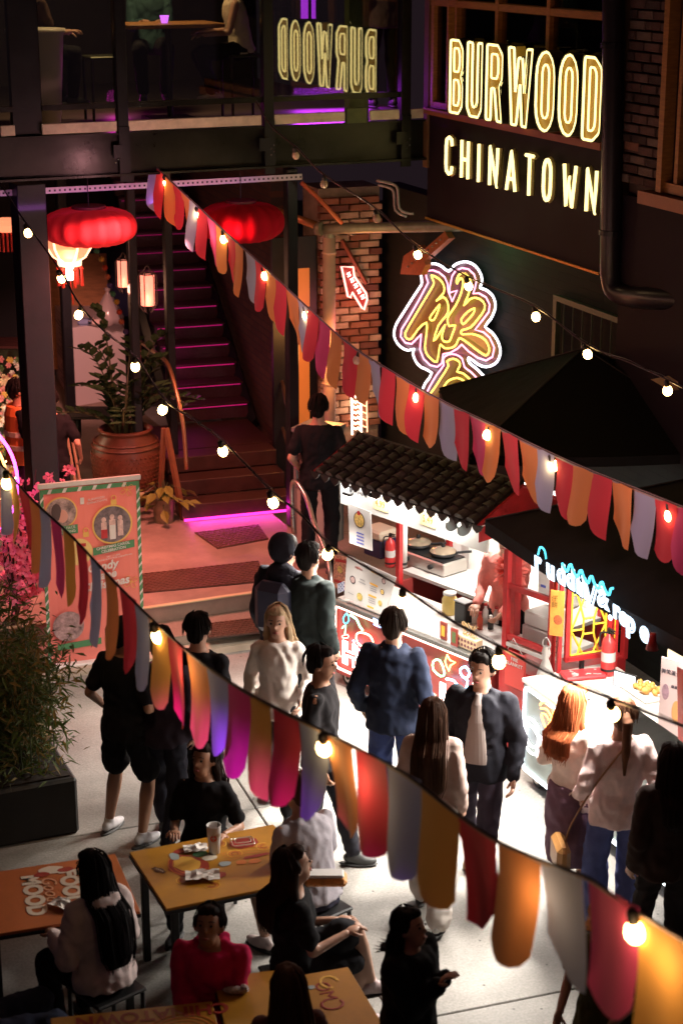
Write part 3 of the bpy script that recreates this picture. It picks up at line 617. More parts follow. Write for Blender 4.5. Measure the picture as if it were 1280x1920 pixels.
# posts, back cloth
def rpost(u, v, z0, z1, w=.05, m_=RED, par=c1): q = M(); q.box((u, v, (z0 + z1) / 2), (w, w, z1 - z0), bev=.004); return q.build('post', m_, par)
pA = F1.loc(G(748, 1098, .78)); rpost(pA.x, pA.y, .79, 1.95); rpost(1.83, .28, .1, 2.0, .075); rpost(.02, 1.33, .1, 1.78); rpost(1.83, 1.33, .1, 1.78)
q = M(); n = 24
for i in range(n):
    u0, u1 = i * 1.9 / n - .05, (i + 1) * 1.9 / n - .05; f_ = lambda u: 1.36 + .03 * math.sin(u * 17)
    q.add([(u0, f_(u0), .8), (u1, f_(u1), .8), (u1, f_(u1) + .02, 1.74), (u0, f_(u0) + .02, 1.74)], [(0, 1, 2, 3)])
q.build('back_cloth', WALLW, c1, smooth=True)
# valance board
VB = -.16
va, vb = F1.hit(640, 920, VB), F1.hit(915, 1010, VB); vz0, vz1 = F1.hit(775, 985, VB).z - .02, 2.0
q = M(); q.box(((va.x + vb.x) / 2, VB, (vz0 + vz1) / 2), (vb.x - va.x, .02, vz1 - vz0)); val = q.build('sign_board', WHITE, c1)
TAG = mat('price tag', (.75, .62, .3), .6)
for px, s_ in ((713, '4.99'), (802, '5.49')):
    a = F1.hit(px, 945 + (px - 713) * .33, VB - .02); q = M(); q.box((a.x, VB - .018, a.z), (.17, .01, .11)); tg = q.build('price_tag', TAG, c1); text(s_, .085, mat('brown ink', (.25, .12, .02), .6), 'lettering', tg, (a.x, VB - .026, a.z), sx=.8)
a = F1.hit(672, 925, VB - .02); text('WEI ONE', .06, INK, 'lettering', c1, (a.x, VB - .02, a.z), bold=.0, sx=.9) if False else None
q = M()
for i in range(7): q.tube([(a.x - .08 + i * .025, VB - .014, a.z + .02), (a.x - .07 + i * .025, VB - .014, a.z - .02 + .01 * (i % 2)), (a.x - .06 + i * .025, VB - .014, a.z + .01)], .003, 4)
q.build('sketched_logo', INK, c1)
# roof: tiles
e0, e1 = F1.loc(G(596, 886, 2.0)), F1.loc(G(893, 982, 2.0)); r0, r1 = F1.loc(G(681, 810, 2.22)), F1.loc(G(962, 914, 2.22))
e0.y = e1.y = (e0.y + e1.y) / 2; vr = (r0.y + r1.y) / 2; ul, ur = (e0.x + r0.x) / 2, (e1.x + r1.x) / 2; ve = e0.y
q = M(); q.add([(ul, ve, 1.985), (ur, ve, 1.985), (ur, vr, 2.205), (ul, vr, 2.205), (ur, 2 * vr - ve, 1.985), (ul, 2 * vr - ve, 1.985)], [(0, 1, 2, 3), (3, 2, 4, 5), (0, 5, 4, 1)])
TILE = mat('roof tile', (.032, .026, .024), .42, var=.35, vs=20, bump=.2); roof = q.build('roof', DARK, c1)
TILE2 = mat('grimy tile', (.055, .045, .038), .55, var=.5, vs=14, bump=.3); nt_ = 15; nr = 6; tw = (ur - ul) / nt_; sl_ = math.atan2(.22, vr - ve); tl = math.hypot(.22, vr - ve) / nr
q = M(); seg = 8
for j in range(seg):
    an0, an1 = math.pi * j / seg, math.pi * (j + 1) / seg
    for (ya, ra), (yb, rb) in (((0, .36), (tl * 1.12, .30)),):
        q.add([(-math.cos(an0) * tw * ra, ya, math.sin(an0) * tw * ra + .012), (-math.cos(an1) * tw * ra, ya, math.sin(an1) * tw * ra + .012), (-math.cos(an1) * tw * rb, yb, math.sin(an1) * tw * rb), (-math.cos(an0) * tw * rb, yb, math.sin(an0) * tw * rb)], [(0, 1, 2, 3)])
q.add([(-math.cos(math.pi * j / seg) * tw * .36, 0, math.sin(math.pi * j / seg) * tw * .36 + .012) for j in range(seg + 1)] , [tuple(range(seg + 1))])
q.add([(-tw * .5, 0, .012), (tw * .5, 0, .012), (tw * .5, tl * 1.12, 0), (-tw * .5, tl * 1.12, 0)], [(0, 1, 2, 3)])
t0 = None
for i in range(nt_):
    for k in range(nr):
        tm_ = rnd.choice((None, None, TILE2))
        L = (ul + tw * (i + .5), ve + (vr - ve) * k / nr, 1.99 + .22 * k / nr + .004 * (k % 2)); 
        if t0 is None: t0 = q.build('tile', TILE, roof); t0.location = L; t0.rotation_euler = (sl_, 0, 0)
        else: inst(t0.data, 'tile', roof, (L[0], L[1], L[2] + rnd.uniform(0, .005)), (sl_ + rnd.uniform(-.03, .03), 0, rnd.uniform(-.05, .05)), mat_=tm_)
q = M()
for i in range(nt_ + 1):
    u = ul + tw * i; q.add([(u - tw * .48, ve - .005, 1.995), (u + tw * .48, ve - .005, 1.995), (u + tw * .3, ve - .005, 1.955), (u, ve - .005, 1.93), (u - tw * .3, ve - .005, 1.955), (u - tw * .48, ve + .01, 1.995), (u + tw * .48, ve + .01, 1.995), (u + tw * .3, ve + .01, 1.955), (u, ve + .01, 1.93), (u - tw * .3, ve + .01, 1.955)], [(0, 1, 2, 3, 4), (9, 8, 7, 6, 5), (0, 4, 9, 5), (4, 3, 8, 9), (3, 2, 7, 8), (2, 1, 6, 7)])
q.build('eave_drip', TILE, roof)
q = M(); q.tube([(ul, vr, 2.225), (ur, vr, 2.225)], .03, 8); q.build('ridge_cap', TILE, roof)
for u in (ul - .012, ur + .012): q = M(); q.tube([(u, ve, 1.995), (u, vr, 2.215), (u, 2 * vr - ve, 1.995)], .014, 4); q.build('gable_board', RED, roof)
q = M(); q.add([(ur + .005, ve + .02, 1.98), (ur + .005, 2 * vr - ve, 1.98), (ur + .005, vr, 2.2)], [(0, 1, 2)]); q.add([(ur + .02, ve + .0, 1.86), (ur + .02, 2 * vr - ve - .1, 1.86), (ur + .02, 2 * vr - ve - .1, 1.98), (ur + .02, ve + .0, 1.98)], [(0, 1, 2, 3)]); q.build('gable', RED, roof)
# hanging poster, menu boards
def board(par, F, quad, v, m_, name='poster', d=.008, lean=0):
    P = [F.hit(x, y, v) for x, y in quad]; q = M(); n = len(P); q.add([(p.x, v, p.z) for p in P] + [(p.x, v + d, p.z) for p in P], [tuple(range(n)), tuple(range(2 * n - 1, n - 1, -1))] + [(i, i + n, (i + 1) % n + n, (i + 1) % n) for i in range(n)]); return q.build(name, m_, par)
def disc(par, F, px, py, r, v, m_, name='printed_dish', sq=1.):
    p = F.hit(px, py, v); q = M(); q.add([(p.x + r * math.cos(2 * math.pi * i / 18), v, p.z + r * sq * math.sin(2 * math.pi * i / 18)) for i in range(18)], [tuple(range(18))]); return q.build(name, m_, par)
def lines(par, F, rows, v, m_, name='printed_lines', h=.006):
    q = M()
    for x0, y0, x1, y1 in rows:
        a, b_ = F.hit(x0, y0, v), F.hit(x1, y1, v); q.add([(a.x, v, a.z - h), (b_.x, v, b_.z - h), (b_.x, v, b_.z + h), (a.x, v, a.z + h)], [(0, 1, 2, 3)])
    return q.build(name, m_, par)
FOODA = mat('dish print', (.65, .42, .12), .6, var=.6, vs=60); FOODB = mat('dish rim print', (.04, .03, .05), .5); FOODG = mat('dish green print', (.45, .45, .15), .6, var=.6, vs=70)
ps = board(c1, F1, ((652, 943), (694, 960), (697, 1033), (655, 1018)), -.19, PAPER, 'poster')
disc(ps, F1, 673, 975, .068, -.193, FOODB); disc(ps, F1, 673, 975, .06, -.195, FOODA); disc(ps, F1, 672, 962, .02, -.197, RED)
lines(ps, F1, [(668, 998 + 6 * i, 682, 1003 + 6 * i) for i in range(4)], -.193, mat('blue ink', (.08, .1, .4), .6))
mb = tag(board(None, F1, ((650, 1041), (742, 1083), (722, 1148), (645, 1121)), -.02, PAPER, 'menu_board'), 'white menu board with dish pictures standing on the cart counter', 'menu board'); mb.location = F1.p(0, 0, 0); mb.rotation_euler = (0, 0, F1.a)
for x, y, r in ((661, 1087, .036), (674, 1119, .036), (719, 1090, .026), (716, 1110, .025), (712, 1131, .026)):
    disc(mb, F1, x, y, r, -.023, FOODB if y < 1112 else FOODG); disc(mb, F1, x, y, r * .75, -.025, FOODA if y > 1100 else mat('pork print', (.5, .35, .33), .6, var=.5, vs=80))
lines(mb, F1, [(696, 1071, 712, 1078), (693, 1093, 708, 1100), (690, 1115, 705, 1121), (688, 1136, 700, 1141)], -.023, GOLD, h=.008)
lines(mb, F1, [(693, 1098 + 4 * i, 706, 1103 + 4 * i) for i in range(3)] + [(690, 1120 + 4 * i, 703, 1125 + 4 * i) for i in range(3)] + [(674, 1085, 684, 1090), (652, 1110, 662, 1115), (672, 1090, 685, 1096)], -.023, mat('grey ink', (.3, .3, .33), .7), h=.003)
text('MENU', .03, mat('red ink', (.4, .08, .06), .6), 'lettering', mb, F1.hit(672, 1066, -.023), sx=1.1)
sd = tag(board(None, F1, ((626, 1040), (652, 1046), (645, 1108), (624, 1100)), .05, mat('collage poster', (.55, .22, .14), .5, var=.8, vs=45), 'snack_poster'), 'colourful snack poster at the left end of the cart counter', 'poster'); sd.location = F1.p(0, 0, 0); sd.rotation_euler = (0, 0, F1.a)
disc(sd, F1, 637, 1068, .032, .046, FOODA); lines(sd, F1, [(628, 1050, 650, 1054), (626, 1088, 645, 1094)], .046, RED, h=.012)
tb = tag(board(None, F1, ((632, 1095), (644, 1090), (644, 1108), (633, 1113)), -.005, mat('checked cloth', (.5, .52, .62), .7), 'checked_cloth'), 'blue checked cloth at the left corner of the cart counter', 'cloth'); tb.location = F1.p(0, 0, 0); tb.rotation_euler = (0, 0, F1.a)
q = M()
for i in range(4):
    for j in range(5):
        if (i + j) % 2: p = F1.hit(634 + i * 3, 1094 + j * 3.6, -.012); q.add([(p.x, -.008, p.z), (p.x + .012, -.008, p.z), (p.x + .012, -.008, p.z + .012), (p.x, -.008, p.z + .012)], [(0, 1, 2, 3)])
q.build('check', mat('navy ink', (.05, .06, .25), .7), tb)
# front neon
def n1(name, P, m_, r=.008, v=-.035, closed=False, par=c1, F=F1, k=2):
    q = M(); q.tube(smoothpath([F.hit(x, y, v) for x, y in P], k, closed), r, 6, closed=closed); return q.build(name, m_, par, smooth=True)
fp = [F1.hit(636, 1137, -.02), F1.hit(636, 1252, -.02)]; zt_, zb_ = fp[0].z, fp[1].z
q = M(); q.tube(rc([(.03, zb_), (L1 - .04, zb_), (L1 - .04, zt_), (.03, zt_)], .05) and [(x, -.03, z) for x, z in rc([(.03, zb_), (L1 - .04, zb_), (L1 - .04, zt_), (.03, zt_)], .05)], .011, 6, closed=True); q.build('neon_border', emis('neon rose', (1, .55, .45), 5), c1, smooth=True)
n1('neon_leaf', [(643, 1160), (650, 1150), (654, 1163), (647, 1170)], NEONC, .006, closed=True); n1('neon_leaf', [(641, 1178), (648, 1172), (646, 1190)], NEONGR, .006)
n1('neon_tongs', [(656, 1153), (668, 1161), (674, 1174), (680, 1182)], NEONGR, .009)
n1('neon_bowl', [(668, 1190), (670, 1205), (684, 1214), (699, 1215), (698, 1200), (690, 1190), (676, 1186)], emis('neon salmon', (1, .5, .3), 6), .008, closed=True)
n1('neon_plate', [(662, 1200), (668, 1215), (688, 1226), (702, 1224), (706, 1213)], emis('neon blue', (.3, .5, 1), 6), .008)
n1('neon_dots', [(642, 1192), (652, 1190), (652, 1196), (642, 1196)], NEONR, .006, closed=True)
def f1text(s, size, px, py, sx, tub=.010, m_=emis('neon blush white', (1, .72, .66), 6.5), bold=.01):
    p = F1.hit(px, py, -.04); return text(s, size, m_, 'neon_lettering', c1, p, sx=sx, tubes=tub, bold=bold)
f1text('Hou', .26, 676, 1238, 1.0); f1text('Lin', .24, 848, 1312, 1.0)
n1('neon_can', [(812, 1240), (824, 1238), (833, 1262), (826, 1268), (812, 1256)], NEONGR, .008, closed=True); n1('neon_star', [(834, 1240), (838, 1228), (843, 1238), (853, 1242), (844, 1248), (841, 1258), (836, 1248)], emis('neon orange', (1, .45, .12), 6), .007, closed=True, k=1)
n1('neon_swirl', [(836, 1273), (850, 1276), (862, 1290), (872, 1292), (876, 1276), (866, 1268), (862, 1256), (872, 1250), (880, 1262), (874, 1272)], emis('neon ice', (.25, .65, 1), 6), .009)
n1('neon_noodle', [(700, 1160), (712, 1166)], emis('neon blue', (.3, .5, 1), 6), .008); n1('neon_noodle', [(701, 1170), (713, 1176)], MATS['neon blue'], .008)
# flood lights under the eave
HOUS = mat('lamp housing', (.02, .02, .022), .4); LENS = emis('flood lens', (1, .93, .82), 9)
fl = [(652, 928), (700, 932), (737, 936), (772, 945), (795, 952), (822, 962)]
for i, (px, py) in enumerate(fl):
    p = F1.hit(px, py, -.27); o = thing('flood_lamp', ['leftmost', 'second', 'third', 'fourth', 'fifth', 'rightmost'][i] + ' of the black flood lamps along the cart eave', 'lamp', F1.p(p.x, -.27, p.z), F1.a, 'flood lamps under the tiled eave')
    q = M(); q.box((0, 0, .01), (.09, .05, .03), bev=.006); q.box((0, .03, .04), (.02, .02, .06)); q.build('housing', HOUS, o); q = M(); q.box((0, 0, -.008), (.08, .042, .006)); q.build('lens', LENS, o)
for i, (px, py) in enumerate(((848, 981), (870, 990))):
    p = F1.hit(px, py, -.28); o = thing('dish_lamp', ('left' if i == 0 else 'right') + ' one of two grey dish lamps at the right end of the eave', 'lamp', F1.p(p.x, -.28, p.z), F1.a, 'dish lamps')
    q = M(); q.lathe([(.02, .07), (.03, .05), (.07, .0)], n=20, caps=False); ob = q.build('shade', mat('dish grey', (.25, .32, .32), .4), o, smooth=True); ob.rotation_euler = (R(55), 0, 0); q = M(); q.ball((0, .0, 0), .035, 10); q.build('bulb', LENS, o, smooth=True)
for u in (.3, .9, 1.5): lamp('AREA', 'eave_flood', F1.p(u, -.25, 1.93), 3.2, (1, .95, .88), .45, target=F1.p(u, .25, .7), sy=.1)
for u in (.35, 1.0, 1.6): lamp('AREA', 'eave_front_flood', F1.p(u, -.42, 1.95), 62, (1, .92, .82), .35, target=F1.p(u + .1, -1.25, 0), sy=.1, spread=105)
lamp('AREA', 'cart_ceiling_light', F1.p(.9, .8, 1.93), 44, (1, .93, .85), .9, target=F1.p(.9, 1.0, .8), sy=.2)
# goods on the counter
def pl(F, px, py, z): return G(px, py, z)
def goods(name, label, cat, px, py, z, rz=F1.a, group=None): return thing(name, label, cat, G(px, py, z), rz, group)
def extinguisher(px, py, z, label, rz, s=1.):
    o = thing('fire_extinguisher', label, 'fire extinguisher', G(px, py, z), rz)
    q = M(); q.lathe([(.001, 0), (.055, .0), (.058, .02), (.058, .26), (.05, .30), (.02, .33), (.018, .35)], n=18); q.build('cylinder', mat('extinguisher red', (.55, .04, .04), .3), o, smooth=True)
    q = M(); q.lathe([(.0585, .12), (.0585, .2)], n=18, caps=False); q.build('label', PAPER, o); q = M(); q.lathe([(.060, .04), (.060, .06)], n=18, caps=False); q.build('band', BLACK, o)
    q = M(); q.box((0, 0, .365), (.03, .03, .03)); q.box((.03, 0, .39), (.09, .018, .01)); q.box((.03, 0, .37), (.08, .018, .01)); q.tube(smoothpath([(0, -.02, .36), (-.05, -.05, .34), (-.07, -.04, .22)], 4), .008, 6); q.build('valve', BLACK, o)
    o.scale = (s, s, s); return o
extinguisher(731, 1062, .79, 'red fire extinguisher with white band on the tiled cart counter', F1.a, .8)
o = goods('roll_dispenser', 'tall white film roll strapped to the red cart post', 'roll', 756, 1062, .95); q = M(); q.cyl((0, 0, 0), (0, 0, .42), .032, n=16); q.build('roll', WHITE, o, smooth=True); q = M(); q.cyl((0, 0, .02), (0, 0, .04), .034, n=16); q.build('strap', BLACK, o)
hb = F1.p(.95, 1.1, .82); o = thing('hotplate', 'silver double hotplate at the back of the tiled cart', 'hotplate', F1.p(*F1.loc(G(808, 1058, .83)).to_2d(), .82), F1.a)
hpx = o.location.copy(); q = M(); q.box((0, 0, .06), (.62, .30, .12), bev=.01); q.build('body', mat('steel plate', (.5, .48, .45), .3, .8), o); q = M(); q.box((0, 0, .125), (.58, .26, .01)); q.build('hob', BLACK, o); q = M()
for k in (-.15, .15): q.cyl((k, -.15, .06), (k, -.175, .06), .022, n=12)
q.build('knob', BLACK, o)
for i, (du, l_) in enumerate(((-.17, 'left'), (.15, 'right'))):
    o = thing('frying_pan', l_ + ' of two black frying pans with glass lids on the hotplate', 'pan', hpx + Vector((du * F1.c, du * F1.s, .131)), F1.a + .5, 'pans')
    q = M(); q.lathe([(.09, 0), (.12, .04), (.123, .04), (.10, .0)], n=24); q.build('pan', BLACK, o, smooth=True); q = M(); q.lathe([(.12, .045), (.10, .065), (.05, .08), (.001, .085)], n=24, caps=False); q.build('lid', mat('lid glass', (.35, .28, .2), .15, .3), o, smooth=True)
    q = M(); q.cyl((0, 0, .08), (0, 0, .12), .018, n=10); q.build('knob', BLACK, o); q = M(); q.tube([(.11, 0, .04), (.26, 0, .07)], .012, 6); q.build('handle', BLACK, o)
q = M(); o = thing('drink_jar', 'large clear jar of yellow drink with white lid on the counter', 'jar', G(842, 1150, .79), F1.a); q.lathe([(.001, 0), (.062, 0), (.065, .02), (.065, .13), (.05, .16), (.05, .17)], n=20); q.build('jar', mat('yellow drink', (.78, .6, .18), .2, var=.1), o, smooth=True); q = M(); q.lathe([(.055, .17), (.055, .19), (.001, .195)], n=20); q.build('lid', WHITE, o, smooth=True)
o = goods('black_canister', 'black plastic canister beside the yellow drink jar', 'canister', 868, 1166, .79); q = M(); q.box((0, 0, .09), (.13, .1, .18), bev=.01); q.build('body', BLACK, o); q = M(); q.box((0, 0, .185), (.135, .105, .012), bev=.004); q.build('lid', mat('grey lid', (.3, .3, .3), .4), o)
for i, (px, py) in enumerate(((831, 1199), (851, 1211))):
    o = goods('photo_frame', ('left' if i == 0 else 'right') + ' of two small red framed drink adverts on the counter', 'frame', px, py, .79, group='framed adverts'); q = M(); q.box((0, 0, .075), (.08, .012, .15), bev=.003); q.build('frame', mat('maroon', (.25, .04, .03), .4), o); q = M(); q.box((0, -.0075, .075), (.04, .002, .09)); q.build('picture', GOLD if i == 0 else mat('leaf print', (.08, .14, .05), .5), o)
o = goods('cup_rack', 'pale wooden sauce rack with rows of round holes on the counter', 'rack', 880, 1216, .79); q = M(); q.box((0, 0, .05), (.22, .07, .10), bev=.004); q.build('box', mat('birch', (.6, .45, .28), .6, var=.1), o); q = M()
for i in range(6):
    for j in range(2): q.cyl((-.09 + .036 * i, -.0355, .028 + .04 * j), (-.09 + .036 * i, -.037, .028 + .04 * j), .013, n=10)
q.build('hole', mat('plum hole', (.15, .05, .06), .6), o); q = M()
for i in range(14): q.tube([(rnd.uniform(-.09, .09), rnd.uniform(-.02, .02), .1), (rnd.uniform(-.1, .1), rnd.uniform(-.03, .03), .2)], .004, 4)
q.build('skewer', mat('bamboo stick', (.6, .4, .18), .6), o)
for i in range(5):
    o = goods('sauce_bottle', ['tall clear', 'red capped', 'white', 'black and white striped', 'squat milky'][i] + ' bottle crowded near the red post on the counter', 'bottle', 889 + i * 10, 1172 + (i % 2) * 10 - 3, .79, group='bottles by the post'); hh = .10 + .03 * (i % 3)
    q = M(); q.lathe([(.001, 0), (.024, 0), (.025, hh * .7), (.012, hh * .85), (.012, hh)], n=12); q.build('bottle', [WHITE, mat('tomato', (.5, .08, .04), .4), PAPER, BLACK, WHITE][i], o, smooth=True); q = M(); q.cyl((0, 0, hh), (0, 0, hh + .018), .015, n=10); q.build('cap', [WHITE, RED, RED, WHITE, RED][i], o)
o = goods('storage_box', 'cream lidded storage box at the back of the cart', 'box', 712, 1040, .82); q = M(); q.box((0, 0, .09), (.24, .2, .18), bev=.015); q.build('box', mat('navy tub', (.02, .02, .07), .5), o); q = M(); q.box((0, 0, .22), (.27, .23, .09), bev=.02); q.build('lid', mat('cream lid', (.6, .5, .38), .5), o)
# right end: cabinet, shelves, pom pom, packet, bag
cb = thing('side_cabinet', 'red cabinet with open shelves at the right end of the tiled cart', 'cabinet', F1.p(0, 0, 0), F1.a)
q = M(); q.box((2.12, .55, .38), (.55, .9, .7), bev=.01); q.build('cabinet', RED, cb)
for u, v in ((1.9, .12), (2.38, .12), (2.38, .98)): q = M(); q.box((u, v, 1.2), (.045, .045, 1.0)); q.build('upright', RED, cb)
for z_ in (.98, 1.40): q = M(); q.box((2.14, .12, z_), (.45, .03, .045)); q.build('cross_rail', RED, cb)
q = M(); q.box((2.14, .35, .92), (.5, .5, .03)); q.build('shelf', WHITE, cb)
o = thing('foam_box', 'white foam boxes stacked on the red cabinet shelf', 'box', F1.p(2.14, .33, .94), F1.a); q = M(); q.box((0, 0, .07), (.32, .24, .13), bev=.01); q.box((0.01, 0, .20), (.30, .24, .11), bev=.01); q.build('box', WHITE, o)
o = thing('printed_sack', 'white paper sack with blue print behind the pompom', 'sack', F1.p(2.15, .45, 1.22), F1.a); q = M(); q.box((0, 0, .16), (.38, .16, .3), bev=.04); q.build('sack', PAPER, o); q = M()
for k in range(3): q = M(); q.box((-.1 + .1 * k, -.083, .15 + .03 * (k % 2)), (.05, .003, .02)); q.build('print', MATS['blue ink'], o)
q = M(); q.box((0, -.083, .06), (.28, .003, .006)); q.build('print', MATS['blue ink'], o)
o = thing('paper_pompom', 'coral pink paper pompom hanging on the red cart post', 'decoration', G(958, 1068, 1.42)); q = M()
for i in range(170):
    d = Vector((rnd.gauss(0, 1), rnd.gauss(0, 1), rnd.gauss(0, 1.3))).normalized(); u = d.orthogonal().normalized(); w = d.cross(u); u, w = u * math.cos(i) + w * math.sin(i), w * math.cos(i) - u * math.sin(i); r_ = rnd.uniform(.12, .155) * (1 + .25 * abs(d.z))
    q.add([d * .03, d * r_ * .7 + u * .022, d * r_ + w * .005, d * r_ * .7 - u * .022], [(0, 1, 2, 3)])
q.build('paper_petals', cloth('coral paper', (.85, .22, .18), .3), o)
o = thing('fire_blanket', 'red fire blanket pouch hanging from the cabinet rail', 'fire blanket', F1.p(2.0, .08, .62), F1.a); q = M(); q.box((.05, 0, .12), (.22, .025, .30), bev=.01); q.build('pouch', mat('pouch red', (.6, .05, .04), .45), o)
text('FIRE\nBLANKET', .042, WHITE, 'lettering', o, (.05, -.015, .19)); q = M(); q.tube([(-.04, 0, .27), (.02, 0, .38), (.12, 0, .27)], .004, 4); q.build('cord', PAPER, o)
o = thing('plastic_bag', 'white plastic carrier bag tied and hanging beside the red cabinet', 'bag', F1.p(2.42, .02, .45), F1.a); q = M(); q.lathe([(.02, .62), (.035, .56), (.02, .52), (.06, .40), (.10, .2), (.12, .06), (.10, 0), (.001, -.01)], n=16, lobes=7, amp=.25, caps=False); q.build('bag', cloth('bag plastic', (.75, .73, .7), .3), o, smooth=True)
q = M(); q.tube(smoothpath([(0, 0, .58), (-.04, 0, .64), (0, 0, .69), (.04, 0, .64)], 3, True), .006, 5, closed=True); q.build('knot', PAPER, o)

# ================================================================ FOOD CART TWO
c2 = cart_frame(F2, 'food_cart', 'grey fronted crepe cart with white neon border under the black umbrella')
L2 = 2.6; D2 = .78
q = M(); q.box((L2 / 2, D2 / 2, .835), (L2 + .03, D2, .035), bev=.006); q.build('counter_top', mat('marble top', (.72, .68, .63), .25, var=.08, vs=4), c2)
FRP = mat('sage panel', (.20, .24, .22), .35)
q = M(); q.box((L2 / 2, .02, .46), (L2, .02, .70), bev=.004); q.build('front_panel', FRP, c2)
q = M(); q.box((.02, D2 / 2, .46), (.02, D2 - .05, .7)); q.build('side_panel', FRP, c2)
q = M(); P = [(x, -.0, z) for x, z in rc([(.04, .13), (L2 - .04, .13), (L2 - .04, .80), (.04, .80)], .05)]; q.tube(P, .014, 6, closed=True); q.build('neon_border', emis('neon cool white', (.85, .93, 1), 4), c2, smooth=True)
wz = inst(w0.data, 'wheel', c2, (.16, .08, .078)); inst(w0.data, 'wheel', c2, (2.4, .08, .078))
p = F2.hit(1000, 1385, -.01); text('Cr', .36, NEONW, 'neon_lettering', c2, (p.x + .02, -.02, p.z), sx=.95, tubes=.010, bold=.012)
q = M(); f2 = lambda P: smoothpath([F2.hit(x, y, -.02) for x, y in P], 3)
q.tube(f2([(1012, 1322), (1018, 1316), (1034, 1324), (1036, 1338), (1030, 1356), (1022, 1364), (1014, 1340)]), .009, 6); q.tube(f2([(1013, 1328), (1024, 1330), (1032, 1342)]), .007, 6); q.tube(f2([(1015, 1338), (1022, 1340), (1028, 1350)]), .007, 6); q.build('neon_crepe', emis('neon amber', (1, .4, .08), 6), c2, smooth=True)
# posts and posters
pp_ = F2.loc(G(1046, 1262, .85)); rpost(pp_.x, pp_.y, .85, 1.75, .03, RED, c2)
p3 = F2.loc(G(1150, 1250, .85)); rpost(p3.x, p3.y, .85, 1.5, .035, RED, c2); q = M(); q.box((p3.x + .02, p3.y - .02, 1.15), (.006, .006, .6)); q.build('yellow_cable', mat('yellow cable', (.8, .5, .02), .5), c2)
def upright_board(name, label, cat, base, w, h, m_, ang=20, par=None):
    o = thing(name, label, cat, base, R(ang)); q = M(); q.box((0, 0, h / 2), (w, .008, h)); q.build('board', m_, o); return o
yp = upright_board('hanging_poster', 'orange poster with Chinese writing hanging by the crepe cart', 'poster', G(1042, 1192, 1.2), .105, .36, mat('orange poster', (.75, .33, .06), .5, var=.15, vs=20), -20)
text('仔\n餅', .05, mat('brown ink', (.25, .12, .02), .6), 'lettering', yp, (-.02, -.006, .27)); q = M(); q.ball((.01, -.005, .13), (.035, .004, .04), 10); q.build('snack_picture', mat('snack print', (.5, .12, .04), .5, var=.5, vs=60), yp)
wp = upright_board('hanging_poster', 'narrow white price poster hanging below the orange one', 'poster', G(1039, 1243, .88), .105, .32, mat('pale poster', (.72, .65, .55), .6), -20)
q = M()
for i in range(5): q.box((0, -.005, .27 - i * .045), (.07, .002, .008))
q.build('printed_lines', MATS['grey ink'], wp)
# lattice
lt = thing('lattice_frame', 'red framed screen with yellow lattice standing on the crepe cart', 'lattice screen', F2.p(0, 0, 0), 0)
A_, B_ = G(1060, 1262, .85), G(1138, 1250, .85); dx = (B_ - A_); wl = dx.length; an = math.atan2(dx.y, dx.x); lt.location = A_; lt.rotation_euler = (0, 0, an)
H0, H1 = .13, .72
q = M(); q.box((0, 0, (H0 + H1) / 2), (.035, .03, H1 - H0 + .06)); q.box((wl, 0, (H0 + H1) / 2), (.035, .03, H1 - H0 + .06)); q.box((wl / 2, 0, H0 - .02), (wl + .03, .03, .035)); q.box((wl / 2, 0, H1 + .02), (wl + .03, .03, .03)); q.build('frame', RED, lt)
YEL = mat('lattice yellow', (.8, .55, .04), .45)
q = M(); wI0, wI1 = .03, wl - .03; X = lambda t_: wI0 + (wI1 - wI0) * t_; Zz = lambda t_: H0 + .01 + (H1 - H0 - .02) * t_
for a, b_ in (((0, 0), (0, 1)), ((1, 0), (1, 1)), ((0, 0), (1, 0)), ((0, 1), (1, 1)), ((.35, .28), (.65, .28)), ((.35, .28), (.35, .5)), ((.65, .28), (.65, .5)), ((.35, .5), (.65, .5)), ((0, .35), (.35, .35)), ((.65, .4), (1, .4)), ((.35, .28), (.2, 0)), ((0, .35), (.35, 0)), ((.65, .28), (.8, 0)), ((1, .4), (.65, 0)), ((.35, .5), (.15, .85)), ((0, .35), (.5, 1)), ((.65, .5), (.85, .85)), ((1, .4), (.5, 1)), ((0, .85), (.25, .85)), ((.25, .85), (.25, 1)), ((.75, .85), (1, .85)), ((.75, .85), (.75, 1))):
    q.tube([(X(a[0]), -.0, Zz(a[1])), (X(b_[0]), -.0, Zz(b_[1]))], .009, 4)
q.build('lattice', YEL, lt); q = M(); q.box((wl * .4, .02, .06), (.03, .03, .12)); q.build('foot', BLACK, lt)
extinguisher(1138, 1264, .855, 'red fire extinguisher in a clear bag on the crepe cart', F2.a, .95)
o = thing('red_packet', 'flat red printed packet lying on the white crepe counter', 'packet', G(1092, 1268, .855), R(12)); q = M(); q.box((0, 0, .015), (.33, .17, .03), bev=.012); q.build('packet', mat('packet red', (.6, .04, .05), .35), o); text('好味福', .09, WHITE, 'lettering', o, (0, .0, .033), rot=(0, 0, 0)) if False else None
q = M()
for i in range(12): q.box((rnd.uniform(-.11, .11), rnd.uniform(-.05, .05), .0315), (rnd.uniform(.015, .05), .01, .002), rot=rnd.uniform(-1, 1))
q.build('print', PAPER, o)
o = thing('tablet', 'black edged tablet tilted up on the crepe counter', 'tablet', G(1170, 1290, .855), R(-40)); q = M(); q.box((0, 0, .06), (.2, .012, .13), bev=.004); q.build('case', BLACK, o); q = M(); q.box((0, -.007, .06), (.18, .002, .11)); q.build('screen', emis('tablet screen', (.85, .9, 1), 1.6), o)
o = thing('waffle_tray', 'golden egg waffles on a white tray at the counter end', 'tray', G(1212, 1300, .855), F2.a); q = M(); q.box((0, 0, .01), (.35, .25, .02), bev=.005); q.build('tray', WHITE, o); q = M()
